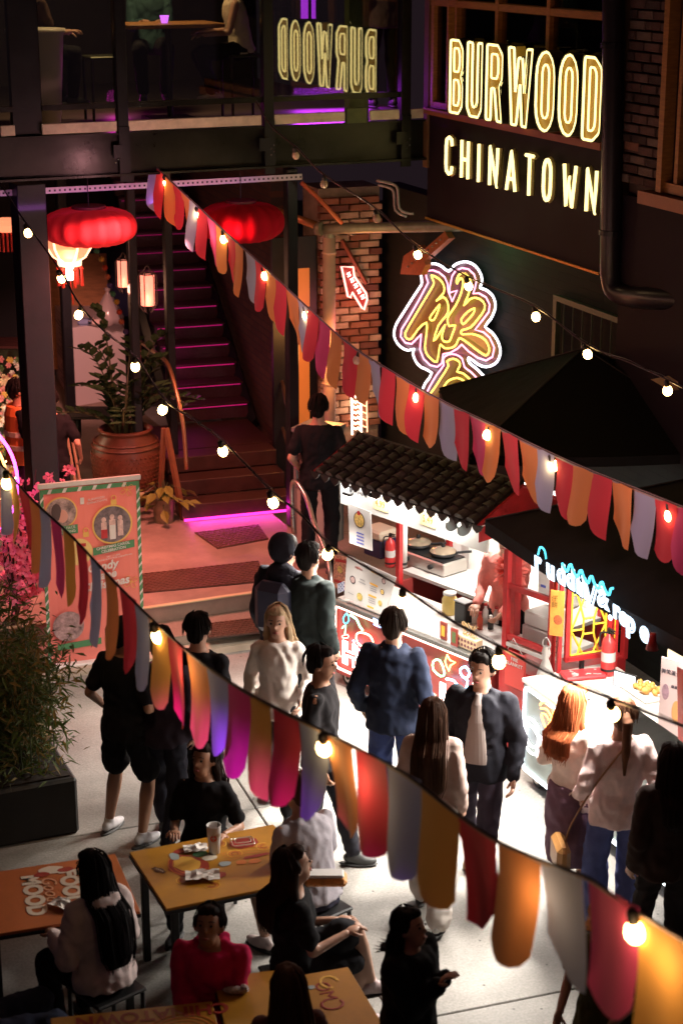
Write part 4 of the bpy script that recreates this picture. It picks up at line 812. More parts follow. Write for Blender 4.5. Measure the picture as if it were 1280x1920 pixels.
for i in range(26): q.ball((rnd.uniform(-.12, .12), rnd.uniform(-.07, .07), .035 + rnd.random() * .02), rnd.uniform(.018, .026), 8)
q.build('waffle', mat('waffle', (.6, .3, .07), .5, var=.3, vs=30), o, smooth=True)
o = thing('acrylic_guard', 'low clear guard on the front of the crepe counter', 'guard', F2.p(0, 0, .853), F2.a); q = M(); q.box((1.9, .08, .16), (1.3, .01, .3)); q.build('pane', glassmat('acrylic', (.9, .92, .92), 1.4), o)
# posters at the right end
sp_ = upright_board('standing_poster', 'tall pale poster with Chinese title at the right end of the crepe cart', 'poster', G(1255, 1392, .85), .20, .62, mat('blush poster', (.72, .56, .56), .6), -38)
text('微笑蛋仔燒', .038, INK, 'lettering', sp_, (0, -.006, .52)); text('雞蛋制作', .024, INK, 'lettering', sp_, (.035, -.006, .42)); q = M(); q.ball((-.055, -.005, .37), (.028, .003, .06), 10); q.build('printed_figure', mat('mauve print', (.35, .22, .28), .6, var=.4, vs=40), sp_); q = M(); q.ball((.035, -.005, .24), (.036, .003, .085), 12); q.build('printed_waffle', mat('apricot print', (.8, .38, .14), .6), sp_)
sp2 = upright_board('standing_poster', 'poster of three orange fried snacks behind the pale poster', 'poster', G(1252, 1330, .85) + Vector((.1, .2, .25)), .20, .50, mat('cream poster', (.72, .6, .42), .6), -38)
q = M()
for k in (-.045, 0, .045): q.ball((k, -.006, .32), (.02, .004, .075), 10)
q.build('printed_snack', mat('orange print', (.8, .28, .08), .6), sp2)
tag(board(None, F2, ((1268, 1250), (1290, 1262), (1290, 1400), (1270, 1385)), -.2, RED, 'red_banner'), 'red vertical banner at the right edge of the crepe cart', 'banner'); ob = S.objects['red_banner']; ob.location = F2.p(0, 0, 0); ob.rotation_euler = (0, 0, F2.a)
for u in (.5, 1.3, 2.1): lamp('AREA', 'canopy_light', F2.p(u, .35, 1.95), 30, (1, .93, .82), .5, target=F2.p(u, .3, .8), sy=.1)
for u in (.4, 1.2, 2.0): lamp('AREA', 'canopy_front_light', F2.p(u, -.46, 2.0), 56, (1, .93, .84), .4, target=F2.p(u, -1.5, 0), sy=.1, spread=110)
# back table rail on the floor side
q = M(); o = thing('back_rail', 'low black frame lying behind the crepe cart', 'rail', (0, 0, 0)); q.tube([G(1010, 1190, .32), G(1240, 1183, .32)], .02, 6); q.build('rail', BLACK, o)

# ================================================================ UMBRELLAS
def umbrella(peak, corners, drop, label, m_=None):
    o = thing('market_umbrella', label, 'umbrella', (peak.x, peak.y, 0)); m_ = m_ or UM
    q = M(); n = len(corners); K = 6
    for i in range(n):
        a, b_ = corners[i], corners[(i + 1) % n]; mid = (a + b_) / 2
        for k in range(K):
            for j in range(6):
                def pt(kk, jj):
                    t_ = kk / K; e = a.lerp(b_, jj / 6); p_ = peak.lerp(e, t_); s_ = math.sin(math.pi * jj / 6) * t_; return p_ - Vector((0, 0, .055 * s_ * (1 - .3 * t_))) - Vector((peak.x, peak.y, 0))
                q.add([pt(k, j), pt(k, j + 1), pt(k + 1, j + 1), pt(k + 1, j)], [(0, 1, 2, 3)])
    q.build('canopy', m_, o, smooth=True)
    q = M()
    for i in range(n):
        a, b_ = corners[i], corners[(i + 1) % n]; z_ = Vector((peak.x, peak.y, 0))
        for j in range(6):
            s0, s1 = math.sin(math.pi * j / 6), math.sin(math.pi * (j + 1) / 6); A, B = a.lerp(b_, j / 6) - z_ - Vector((0, 0, .038 * s0)), a.lerp(b_, (j + 1) / 6) - z_ - Vector((0, 0, .038 * s1))
            q.add([A, B, B - Vector((0, 0, drop)), A - Vector((0, 0, drop))], [(0, 1, 2, 3)])
    q.build('valance', m_, o)
    q = M()
    for c in corners: q.tube([Vector((0, 0, peak.z - .06)), c - Vector((peak.x, peak.y, .03))], .012, 6)
    q.build('rib', STEEL, o); q = M(); q.cyl((0, 0, 0), (0, 0, peak.z + .05), .024, n=10); q.cyl((0, 0, 0), (0, 0, .08), .28, n=20); q.build('pole', STEEL, o); q = M()
    for c in corners: q.tube([(0, 0, peak.z + .004), c - Vector((peak.x, peak.y, -.004))], .006, 4)
    q.build('seam', mat('seam black', (.03, .022, .02), .6), o); return o
UM = mat('black canvas', (.006, .0048, .005), .85, var=.2, vs=3, bump=.5, bs=5, spec=.2)
pk = Vector((2.03, 15.17, 2.9)); a = Vector((-1.15, 1.02, 0)); bb = Vector((-1.02, -1.15, 0)); up = lambda v, z: Vector((pk.x + v.x, pk.y + v.y, z))
umbrella(pk, [up(a, 2.3), up(bb, 2.3), up(-a, 2.3), up(-bb, 2.3)], .08, 'black market umbrella farther back beneath the golden neon character')
e0_, e1_ = F2.p(.12, -.42, 2.20), F2.p(2.95, -.42, 2.20); b0_, b1_ = F2.p(.12, 2.4, 2.20), F2.p(2.95, 2.4, 2.20)
pk2 = (e0_ + e1_ + b0_ + b1_) / 4; pk2.z = 2.85
umbrella(pk2, [e0_, e1_, b1_, b0_], .10, 'black market umbrella directly over the crepe cart')
o = thing('folded_cloth', 'pale orange cloth hanging on the cable above the umbrella', 'cloth', V(1240, 716, 14.2)); q = M(); q.add([(-.09, 0, .02), (.05, 0, .05), (.13, 0, 0), (.2, 0, -.06), (.1, -.03, -.06), (.0, -.02, -.03)], [(0, 1, 2, 3, 4, 5)]); q.build('cloth', cloth('sand cloth', (.6, .38, .22), .3), o)
# hanging neon words along the umbrella edge
ns = thing('crepe_sign', 'white neon script hung along the umbrella edge of the crepe cart', 'neon sign', F2.p(0, 0, 0), F2.a)
for s_, px, py, sz in (('r', 1008, 1052, .21), ('u', 1032, 1067, .21), ('d', 1052, 1076, .21), ('d', 1070, 1085, .21), ('i', 1084, 1095, .19), ('n', 1094, 1103, .19), ('V', 1107, 1120, .30), ('&', 1130, 1120, .2), ('.', 1144, 1143, .2), ('r', 1155, 1143, .18), ('e', 1168, 1155, .18), ('p', 1182, 1166, .2), ('e', 1208, 1184, .2)):
    p = F2.hit(px, py + 2, -.47); text(s_, sz * .95, emis('neon icy letters', (.62, .82, 1), 2.4), 'neon_letter', ns, (p.x, -.47, p.z), sx=1.08, tubes=.0065, bold=.002, shear=-.1)
wv = thing('neon_wave', 'turquoise neon wave running above the white neon script', 'neon sign', F2.p(0, 0, 0), F2.a)
P = [(1008, 1040), (1012, 1026), (1020, 1032), (1023, 1048)]; q = M(); q.tube(smoothpath([F2.hit(x, y, -.48) for x, y in P], 4), .0065, 6); q.build('curl', NEONC, wv, smooth=True)
P = []
for k in range(5): x0, y0 = 1053 + 19.5 * k, 1056 + 11 * k; P += [(x0, y0), (x0 + 5, y0 + 11), (x0 + 10, y0 + 15), (x0 + 13, y0 + 5), (x0 + 17, y0 + 3)]
P += [(1150, 1106), (1137, 1117)][1:1]; q = M(); q.tube(smoothpath([F2.hit(x, y, -.48) for x, y in P], 3), .009, 6); q.build('wave_tube', NEONC, wv, smooth=True)
o = thing('loud_hailer', 'small red cowl lamp at the right end of the umbrella edge', 'lamp', V(1222, 1203, 10.4)); q = M(); q.lathe([(.02, .05), (.025, 0), (.04, -.05)], n=14); q.build('cowl', RED, o, smooth=True)

# ================================================================ GLASS CABINET, HAND RAILS
o = thing('display_cabinet', 'grey framed glass display cabinet left of the tiled cart roof', 'cabinet', G(598, 1015, .3), F1.a + R(20)); q = M()
for x in (-.17, .17):
    for y in (-.17, .17): q.box((x, y, .6), (.03, .03, 1.2))
q.box((0, 0, 1.2), (.4, .4, .04)); q.box((0, 0, .62), (.38, .38, .03)); q.build('frame', mat('cool grey frame', (.25, .27, .28), .4, .4), o); q = M(); q.box((0, 0, .3), (.36, .36, .6)); q.build('base', mat('pale base', (.4, .38, .34), .5), o)
q = M(); q.box((0, -.175, .9), (.3, .008, .54)); q.box((-.175, 0, .9), (.008, .3, .54)); q.build('pane', glassmat('cabinet glass', (.7, .75, .78), 1.6, 0, 1.3), o); q = M(); q.box((.02, .02, .86), (.12, .1, .4), bev=.02); q.build('machine', BLACK, o)
hr = thing('handrail', 'bent tubular steel handrail beside the glass cabinet', 'handrail', (0, 0, 0)); q = M(); q.tube(smoothpath([V(551, 1000, 16.6), V(547, 915, 16.6), V(556, 905, 16.5), V(575, 935, 16.3), V(590, 985, 15.9), V(612, 1040, 15.5), V(620, 1090, 15.2), V(622, 1180, 15.1)], 4), .022, 10); q.build('rail', CHROME, hr, smooth=True)
hr = thing('handrail', 'copper coloured handrail on the left side of the stairs', 'handrail', (0, 0, 0)); q = M(); q.tube(smoothpath([V(262, 640, 21.0), V(300, 668, 19.4), V(316, 685, 18.9), V(330, 730, 18.6), V(344, 800, 18.45), V(350, 880, 18.4)], 4), .022, 10); q.tube(smoothpath([V(262, 640, 21.0), V(262, 700, 21.0)], 2), .02, 8); q.build('rail', mat('warm rail', (.45, .25, .13), .35, .8), hr, smooth=True)
hr = thing('handrail', 'dark handrail along the right brick side of the stairs', 'handrail', (0, 0, 0)); q = M(); q.tube([V(510, 660, 20.3), V(530, 720, 19.6), V(545, 800, 19.0), V(546, 880, 18.9)], .02, 8); q.tube([V(510, 660, 20.3), V(548, 662, 20.2)], .02, 8); q.build('rail', mat('dull rail', (.12, .08, .06), .4, .7), hr, smooth=True); q = M(); q.tube([V(520, 765, 20.1), V(546, 860, 19.0)], .02, 8); q.build('lower_rail', MATS['dull rail'], hr, smooth=True)

# ================================================================ LANTERNS, LEFT SIDE
LRED = emis('lantern silk', (1, .015, .03), .13, (.42, .008, .02), .85)
def big_lantern(px, py, y, r, h, label, st):
    p = V(px, py, y); o = thing('red_lantern', label, 'lantern', p, 0, 'large red silk lanterns'); n = 64; prof = []
    for i in range(15):
        t_ = -1 + 2 * i / 14; prof.append((max(.12 * r, r * (1 - abs(t_) ** 2.6) ** .42 * 1.0), h / 2 * t_))
    q = M(); q.lathe(prof, n=n, lobes=16, amp=.15, caps=False); q.build('silk_shade', LRED if st else mat('dim lantern silk', (.42, .006, .02), .9, spec=.1), o, smooth=True)
    q = M(); q.cyl((0, 0, h / 2 - .01), (0, 0, h / 2 + .012), r * .38, n=24); q.build('ring', mat('dark red ring', (.12, .01, .015), .5), o)
    q = M(); q.tube([(0, 0, h / 2), (0, 0, h / 2 + .28)], .004, 4); q.build('hanging_cord', CORD, o)
    return o
big_lantern(168, 425, 17.4, .425, .37, 'large glowing red lantern hanging beside the wide black column', 1)
big_lantern(452, 416, 18.0, .40, .40, 'dim large red lantern partly behind the bunting near the stairs', 0)
lamp('POINT', 'second_lantern_glow', V(440, 440, 17.5), 5, (1, .12, .12), .05)
lamp('POINT', 'lantern_light', V(190, 540, 17.2), 9, (1, .16, .08), .2)
hl = thing('palace_lantern', 'lit cream and red hexagonal lantern with tassels under the big red lantern', 'lantern', V(130, 470, 18.6))
q = M(); q.lathe([(.10, -.10), (.16, -.06), (.22, .04), (.24, .14)], n=6, caps=False); q.build('shade', emis('palace shade', (1, .30, .14), 1.2), hl); q = M()
for i in range(6):
    an = i * math.pi / 3; q.tube([(.245 * math.cos(an), .245 * math.sin(an), .14), (.225 * math.cos(an), .225 * math.sin(an), .04), (.163 * math.cos(an), .163 * math.sin(an), -.06), (.1 * math.cos(an), .1 * math.sin(an), -.1)], .012, 5)
q.build('rib', emis('rib glow', (1, .6, .35), 2.5), hl); q = M(); q.lathe([(.12, -.15), (.125, -.10)], n=16); q.build('collar', emis('collar glow', (1, .5, .3), 3), hl); q = M()
q.lathe([(.03, -.30), (.045, -.25), (.04, -.16)], n=10); q.build('pendant', emis('pendant glow', (1, .8, .75), 6), hl)
tq = M(); tq.ball((0, 0, -.18), .022, 8); tq.tube([(0, 0, -.2), (0, 0, -.36)], [.012, .02], 6); t0_ = None
for i in range(6):
    L = (.12 * math.cos(i * 1.05), .12 * math.sin(i * 1.05), 0)
    if t0_ is None: t0_ = tq.build('tassel', mat('tassel', (.6, .05, .03), .7), hl); t0_.location = L
    else: inst(t0_.data, 'tassel', hl, L)
q = M(); q.tube([(0, 0, -.3), (.02, 0, -.55)], .006, 5); q.build('center_tassel', MATS['tassel'], hl)
o = thing('palace_lantern', 'small red tasselled lantern cut off at the left edge', 'lantern', V(14, 425, 19.5)); q = M(); q.lathe([(.10, -.05), (.16, .03), (.14, .08)], n=6); q.build('shade', MATS['palace shade'], o); q = M()
for i in range(7): q.tube([(-.13 + i * .045, -.05, -.06), (-.13 + i * .045, -.05, -.26)], .013, 5)
q.build('tassel', MATS['tassel'], o)
lamp('POINT', 'palace_light', V(130, 495, 18.4), 7, (1, .45, .25), .08)
for px, py, y, s_, l_ in ((232, 513, 19.2, .85, 'smaller, farther lit cylinder lantern in a wire cage'), (277, 544, 18.3, .95, 'larger, nearer lit cylinder lantern in a wire cage')):
    o = thing('cage_lantern', l_, 'lantern', V(px, py, y), 0, 'wire caged cylinder lanterns'); q = M(); q.lathe([(.075, -.16), (.075, .16)], n=20); q.build('shade', emis('cage shade', (1, .28, .18), 1.5), o, smooth=True)
    q = M(); q.lathe([(.078, -.1), (.078, .04)], n=20, caps=False)
    q = M()
    for k in range(6): an = k * math.pi / 3 + .3; q.tube([(.06 * math.cos(an), .06 * math.sin(an), .2), (.1 * math.cos(an), .1 * math.sin(an), .15), (.1 * math.cos(an), .1 * math.sin(an), -.15), (.04 * math.cos(an), .04 * math.sin(an), -.24)], .006, 4)
    q.tube([(.08 * math.cos(k * .52), .08 * math.sin(k * .52), .175) for k in range(12)], .007, 4, closed=True); q.build('cage', BLACK, o); q = M(); q.tube(smoothpath([(-.04, 0, .2), (0, 0, .26), (.04, 0, .2)], 4), .006, 4); q.build('loop', BLACK, o); o.scale = (s_, s_, s_)
    lamp('POINT', 'cage_light', V(px, py + 30, y - .15), 3.5, (1, .3, .2), .05)
# colourful pompom garland
o = thing('pompom_garland', 'string of small coloured balls hanging behind the caged lanterns', 'garland', (0, 0, 0)); pts = [(182, 470), (191, 486), (197, 502), (202, 519), (206, 535), (212, 551), (219, 566), (224, 585), (228, 603), (236, 622)]; q = M(); q.tube([V(x, y, 21) for x, y in pts], .004, 4); q.build('cord', CORD, o)
for i, (x, y) in enumerate(pts): q = M(); q.ball(V(x, y, 21), .035, 8); q.build('ball', mat('pom%d' % (i % 5), [(.05, .2, .12), (.5, .3, .05), (.5, .05, .02), (.55, .15, .08), (.08, .05, .2)][i % 5], .7), o, smooth=True)
# white counter box with menu on the side
A, B, C_ = G(140, 762, .3), G(238, 745, .3), G(105, 705, .3); Hc = V(140, 615, A.y).z - .3
o = thing('white_counter', 'white box counter with printed menu on its left side', 'counter', A); fB, fC = B - A, C_ - A; q = M(); q.add([(0, 0, 0), fB, fB + fC, fC, (0, 0, Hc), fB + Vector((0, 0, Hc)), fB + fC + Vector((0, 0, Hc)), fC + Vector((0, 0, Hc))], [(0, 1, 2, 3), (4, 5, 6, 7), (0, 1, 5, 4), (1, 2, 6, 5), (2, 3, 7, 6), (3, 0, 4, 7)]); q.build('box', mat('pinkish white box', (.62, .55, .55), .5), o)
q = M(); n_ = Vector((-fC.y, fC.x, 0)).normalized() * .01
if n_.x > 0: n_ = -n_
for i in range(16):
    z_ = Hc * (.9 - i * .052); a0, a1 = .25 + .1 * rnd.random(), .5 + .35 * rnd.random(); q.add([fC * a0 + n_ + Vector((0, 0, z_)), fC * a1 + n_ + Vector((0, 0, z_)), fC * a1 + n_ + Vector((0, 0, z_ - .02)), fC * a0 + n_ + Vector((0, 0, z_ - .02))], [(0, 1, 2, 3)])
q.build('printed_lines', MATS['grey ink'], o)
bp_ = V(205, 618, A.y + .25); o = thing('plastic_bag', 'clear knotted plastic bag standing on the white counter', 'bag', (bp_.x, bp_.y, .3 + Hc)); q = M(); q.lathe([(.001, 0), (.17, .01), (.18, .1), (.12, .24), (.05, .38), (.02, .42), (.05, .47)], n=18, lobes=9, amp=.3, caps=False); q.build('bag', mat('clear film', (.5, .42, .42), .15, spec=.9, alpha=.6), o, smooth=True)
for k, (px, w_b, c_) in enumerate(((163, .22, (.25, .3, .5)), (182, .26, (.6, .45, .42)))):
    o = thing('paper_bundle', ['bluish', 'pinkish'][k] + ' paper bundle lying beside the clear bag', 'paper', V(px, 617, A.y + .2)); o.location.z = .3 + Hc; q = M(); q.box((0, 0, .04), (w_b, .16, .08), bev=.03); q.build('bundle', mat('bundle%d' % k, c_, .6), o)
# orange bench, timber partition, dark seats
o = thing('timber_bench', 'dark slatted bench by the left edge under the balcony', 'bench', G(20, 735, .3)); q = M()
for i in range(5):
    q = M(); q.box((-.2, .12 * i, .62), (1.3, .10, .04), bev=.005); q.build('slat', mat('dark timber', (.10, .035, .03), .5, var=.3), o)
q = M(); q.box((.35, .2, .3), (.06, .5, .6)); q.box((-.7, .2, .3), (.06, .5, .6)); q.build('leg', mat('red timber', (.25, .02, .03), .5), o)
o = thing('timber_partition', 'low orange brown timber screen behind the dark posts', 'partition', V(130, 620, 24.8)); o.location.z = .3; q = M(); q.box((0, 0, .95), (1.1, .05, 1.6)); q.build('panel', mat('orange ply', (.42, .19, .07), .6, var=.3, vs=5, stretch=(1, 1, 5)), o)
o = thing('blue_canopy', 'dark blue panel lit faintly in the far left background', 'panel', V(95, 520, 25.5)); q = M(); q.box((-.2, 0, 0), (2.6, .05, 1.1)); q.build('panel', mat('deep blue', (.015, .02, .10), .5), o)
o = thing('ceiling_sign', 'small magenta lit panel behind the drain pipes', 'panel', V(516, 405, 21.5)); q = M(); q.box((0, 0, 0), (.16, .03, .42)); q.build('panel', emis('magenta panel', (1, .1, .6), 1.8), o)
lamp('AREA', 'terrace_warm_fill', FT.p(.0, .7, 3.7), 120, (1, .26, .21), .8, target=FT.p(-.2, 1.5, .3), spread=120)  # unseen warm fill added to redden and brighten the terrace floor
lamp('SPOT', 'counter_fill_spot', V(150, 480, 20.8), 330, (1, .42, .36), .15, target=V(150, 690, 23.6), cone=48, blend=.8)  # unseen spot added to brighten the white counter
lamp('POINT', 'far_left_fill', V(60, 560, 21.8), 16, (1, .45, .25), .15)
lamp('AREA', 'stair_warm_wash', FX.p(.5, -.3, 3.7), 7, (1, .35, .18), .5, target=FX.p(.6, 1.0, .6))

# big pot with ZZ plant
pp0 = G(240, 942, .3); POTM = mat('terracotta', (.14, .048, .024), .45, var=.3, vs=6, bump=.1)
pot = thing('potted_plant', 'glossy dark leafed plant in a big patterned terracotta pot', 'plant', pp0)
prof = [(.22, 0), (.27, .03), (.35, .3), (.375, .52), (.35, .68), (.27, .78), (.28, .81), (.30, .83), (.27, .85), (.24, .80)]
q = M(); q.lathe(prof, n=40, caps=False); q.build('pot', POTM, pot, smooth=True); q = M(); q.cyl((0, 0, .74), (0, 0, .76), .26, n=20); q.build('soil', mat('soil', (.02, .012, .008), .9), pot)
q = M()
for k in range(9):
    z_ = .22 + k * .045; r_ = .345 + .03 * math.sin((z_ - .2) * 3.6)
    for j in range(44): an = 2 * math.pi * j / 44 + k * .07; q.ball((r_ * math.cos(an), r_ * math.sin(an), z_), .011, 4)
q.build('embossed_dots', POTM, pot, kind='stuff')
q = M()
for z_, r_ in ((.14, .305), (.19, .325), (.66, .365), (.71, .345)): q.tube([(r_ * math.cos(2 * math.pi * j / 32), r_ * math.sin(2 * math.pi * j / 32), z_) for j in range(32)], .009, 5, closed=True)
q.build('rope_band', POTM, pot)
LEAF = mat('zz leaf', (.035, .075, .03), .25, var=.4, vs=4); LEAF2 = mat('leaf warm', (.10, .09, .03), .35, var=.3)
lf = M(); lf.add([(0, 0, 0), (.030, .04, .009), (.036, .09, .006), (0, .15, -.006), (-.036, .09, .006), (-.030, .04, .009), (0, .075, -.006)], [(0, 1, 6), (1, 2, 6), (2, 3, 6), (3, 4, 6), (4, 5, 6), (5, 0, 6)])
lf0 = None; q = M(); cnt = 0
for k in range(17):
    an = 2 * math.pi * k / 17 + .4 * rnd.random(); sp = rnd.uniform(.12, .62) if k % 3 else rnd.uniform(.6, .95); h_ = rnd.uniform(.55, 1.15) if k % 3 else rnd.uniform(.3, .55)
    if k == 8: sp, h_ = .15, 1.35
    P = [Vector((.1 * math.cos(an) + sp * t_ ** 1.6 * math.cos(an), .1 * math.sin(an) + sp * t_ ** 1.6 * math.sin(an), .76 + h_ * math.sin(t_ * (1.55 if k % 3 else 2.1)))) for t_ in [i / 9 for i in range(10)]]
    q.tube(P, [.014 - .001 * i for i in range(10)], 5)
    for i in range(2, 10):
        for sgn in (1, -1):
            if cnt > 285: break
            p = P[i]; d = (P[i] - P[i - 1]).normalized(); side = d.cross(Vector((0, 0, 1))).normalized() * sgn; dirv = (side + d * .5 + Vector((0, 0, .25))).normalized(); m3 = dirv.to_track_quat('Y', 'Z').to_euler()
            if lf0 is None: lf0 = lf.build('leaf', LEAF, pot); lf0.location = p; lf0.rotation_euler = m3
            else: inst(lf0.data, 'leaf', pot, p, m3, (1.3, rnd.uniform(.9, 1.3), 1))
            cnt += 1
q.build('stem', mat('stem', (.06, .08, .03), .5), pot)
# small metal pot
sp0 = G(308, 978, .3); o = thing('potted_plant', 'yellow green leafy plant in a small scuffed metal pot', 'plant', sp0); q = M(); q.lathe([(.10, 0), (.125, .26), (.13, .27), (.12, .27), (.11, .2)], n=22, caps=False); q.cyl((0, 0, .2), (0, 0, .22), .11, n=16); q.build('pot', mat('scuffed tin', (.22, .2, .12), .4, .5, var=.4, vs=12), o, smooth=True)
bl = M(); bl.add([(0, 0, 0), (.04, .05, .015), (.045, .10, .01), (0, .17, -.03), (-.045, .10, .01), (-.04, .05, .015), (0, .08, -.008)], [(0, 1, 6), (1, 2, 6), (2, 3, 6), (3, 4, 6), (4, 5, 6), (5, 0, 6)]); b0 = None
q = M()
for k in range(26):
    an = 2.4 * k; r_ = rnd.uniform(.04, .26); p = Vector((r_ * math.cos(an), r_ * math.sin(an), rnd.uniform(.22, .5) - r_ * .5)); q.tube([(0, 0, .2), (p.x * .5, p.y * .5, p.z + .06), p], .004, 4)
    e = (rnd.uniform(-.7, .3), rnd.uniform(-.4, .4), an - math.pi / 2)
    if b0 is None: b0 = bl.build('leaf', mat('pothos leaf', (.16, .17, .03), .4, var=.4, vs=8), o); b0.location = p; b0.rotation_euler = e
    else: inst(b0.data, 'leaf', o, p, e)
q.build('stem', MATS['stem'], o)
o = thing('wooden_easel', 'brown wooden A frame leg leaning beside the small pot', 'easel', G(345, 975, .3)); q = M(); q.tube([(0, 0, 0), (-.18, .2, .95)], .035, 4); q.build('leg', mat('easel wood', (.18, .07, .03), .5, var=.3), o); q = M(); q.tube([(-.28, .25, 0), (-.2, .2, .95)], .03, 4); q.build('leg', MATS['easel wood'], o)
o = thing('folding_sign', 'green tipped pale wooden pole leaning by the flowers', 'pole', G(152, 960, .3)); q = M(); q.tube([(0, 0, 0), (-.13, 0, 1.0)], .016, 6); q.tube([(.05, 0, 0), (-.08, 0, 1.0)], .016, 6); q.build('pole', mat('pale pole', (.55, .33, .2), .5), o); q = M(); q.tube([(-.13, 0, 1.0), (-.14, 0, 1.08)], .022, 6); q.build('tip', mat('green tip', (.02, .2, .08), .5), o)
# black side table with turned legs
o = thing('side_table', 'small black table with pointed turned legs beside the big pot', 'table', G(165, 880, .3)); q = M(); q.box((.1, .2, .62), (.6, .5, .03), bev=.005); q.build('table_top', BLACK, o)
for x, y in ((-.15, 0), (.35, 0), (-.15, .4), (.35, .4)): q = M(); q.lathe([(.01, 0), (.03, .2), (.022, .24), (.04, .3), (.04, .6)], (x, y, 0), n=10); q.build('leg', BLACK, o, smooth=True)

# ---------------- pink blossom tree, flower wall, neon ring
bt = thing('blossom_tree', 'artificial pink blossom tree at the left edge behind the bunting', 'tree', G(25, 1230, 0)); base = bt.location
q = M(); br_pts = []; fl_pts = []
targets = [(108, 905), (68, 880), (45, 900), (128, 880), (20, 940), (60, 1010), (15, 1040), (70, 1060), (30, 1090), (85, 1080), (10, 990), (100, 1000), (50, 1110), (5, 1080), (60, 935), (40, 965)]
for i, (x, y) in enumerate(targets):
    e = V(x, y, base.y - .2 + .5 * rnd.random()) - base; s_ = Vector((.05, 0, .35 + .2 * rnd.random())); mid = s_.lerp(e, .5) + Vector((rnd.uniform(-.1, .1), rnd.uniform(-.1, .1), .08)); P = smoothpath([(0, 0, 0), s_, mid, e], 4); q.tube(P, [.022 * (1 - .8 * k / (len(P) - 1)) for k in range(len(P))], 5)
    for k in range(18): t_ = rnd.uniform(.45, 1.0); p = P[min(len(P) - 1, int(t_ * len(P)))]; fl_pts.append(p + Vector((rnd.gauss(0, .045), rnd.gauss(0, .05), rnd.gauss(0, .05))))
q.build('trunk', mat('branch brown', (.06, .03, .025), .7), bt)
q = M()
for k in range(5):
    an = 2 * math.pi * k / 5; c, s_ = math.cos(an), math.sin(an); pr = lambda a_, b_, z_: (a_ * c - b_ * s_, a_ * s_ + b_ * c, z_)
    q.add([pr(.004, 0, 0), pr(.018, .013, .006), pr(.032, .008, .012), pr(.032, -.008, .012), pr(.018, -.013, .006)], [(0, 1, 2, 3, 4)])
q.ball((0, 0, .006), .006, 5, mi=1); f0 = q.build('blossom', [cloth('pink petal', (.85, .30, .45), .35), mat('petal heart', (.5, .03, .12), .6)], bt); f0.location = fl_pts[0]
for p in fl_pts[1:285]: s_ = rnd.uniform(1.0, 1.75); inst(f0.data, 'blossom', bt, p, (R(60) + rnd.gauss(0, .6), rnd.gauss(0, .6), rnd.gauss(0, 1)), (s_, s_, s_))
fw = thing('flower_wall', 'dense wall of mixed cream, pink and yellow artificial flowers at the left edge', 'flower wall', V(10, 760, 19.6)); FLM = [mat('cream bloom', (.75, .6, .4), .7), mat('pink bloom', (.75, .28, .3), .7), mat('yellow bloom', (.75, .5, .12), .7), mat('white bloom', (.75, .7, .66), .7), mat('leaf bloom', (.10, .17, .06), .7), mat('violet bloom', (.35, .25, .6), .7)]
q = M()
for i in range(420):
    r_ = rnd.uniform(.018, .05); x, z_ = rnd.uniform(-.35, .26), rnd.uniform(-.95, .55)
    if x > .2 - .3 * abs(z_ - .1) and rnd.random() < .5: continue
    c = Vector((x, rnd.uniform(-.08, .08), z_)); mi = rnd.choices(range(6), (5, 4, 3, 3, 3, .7))[0]
    for k in range(6):
        an = k * 1.047; d = Vector((math.cos(an), -.35, math.sin(an))); w = Vector((-math.sin(an), 0, math.cos(an))); q.add([c, c + d * r_ * .7 + w * r_ * .35, c + d * r_ + Vector((0, -.2 * r_, 0)), c + d * r_ * .7 - w * r_ * .35], [(0, 1, 2, 3)], mi)
q.build('blooms', FLM, fw, kind='stuff'); q = M(); q.box((-.1, .12, -.2), (.7, .06, 1.6)); q.build('backing', mat('hedge back', (.03, .04, .02), .9), fw)
lamp('POINT', 'flower_wall_lamp', V(8, 800, 19.0), 12, (1, .75, .45), .1)
nr_ = thing('neon_ring', 'magenta neon ring at the left edge above the pink blossoms', 'neon sign', V(-45, 900, 15.2)); q = M(); q.tube([(.36 * math.cos(2 * math.pi * i / 40), 0, .50 * math.sin(2 * math.pi * i / 40)) for i in range(40)], .014, 6, closed=True); q.build('tube', emis('neon magenta', (1, .08, .75), 7), nr_, smooth=True)
q = M(); q.tube([(.27 * math.cos(2 * math.pi * i / 40), 0, .40 * math.sin(2 * math.pi * i / 40)) for i in range(40)], .012, 6, closed=True); q.build('inner_tube', emis('ring gold', (1, .55, .15), 4), nr_, smooth=True)
o = thing('fairy_lights', 'knot of tiny warm fairy lights in front of the neon ring', 'fairy lights', V(6, 900, 14.9)); q = M()
for i in range(34): q.ball((rnd.gauss(0, .045), 0, rnd.gauss(-.02, .10)), .008, 5)
q.build('tiny_bulb', emis('fairy', (1, .7, .25), 12), o); o = thing('orange_lantern', 'orange paper lantern cut off by the left edge', 'lantern', V(-8, 935, 15.0)); q = M(); q.lathe([(.05, -.25), (.11, -.18), (.13, 0), (.11, .18), (.05, .25)], n=20, lobes=10, amp=.1); q.build('shade', emis('orange paper', (1, .22, .05), .55, (.6, .15, .03)), o, smooth=True)
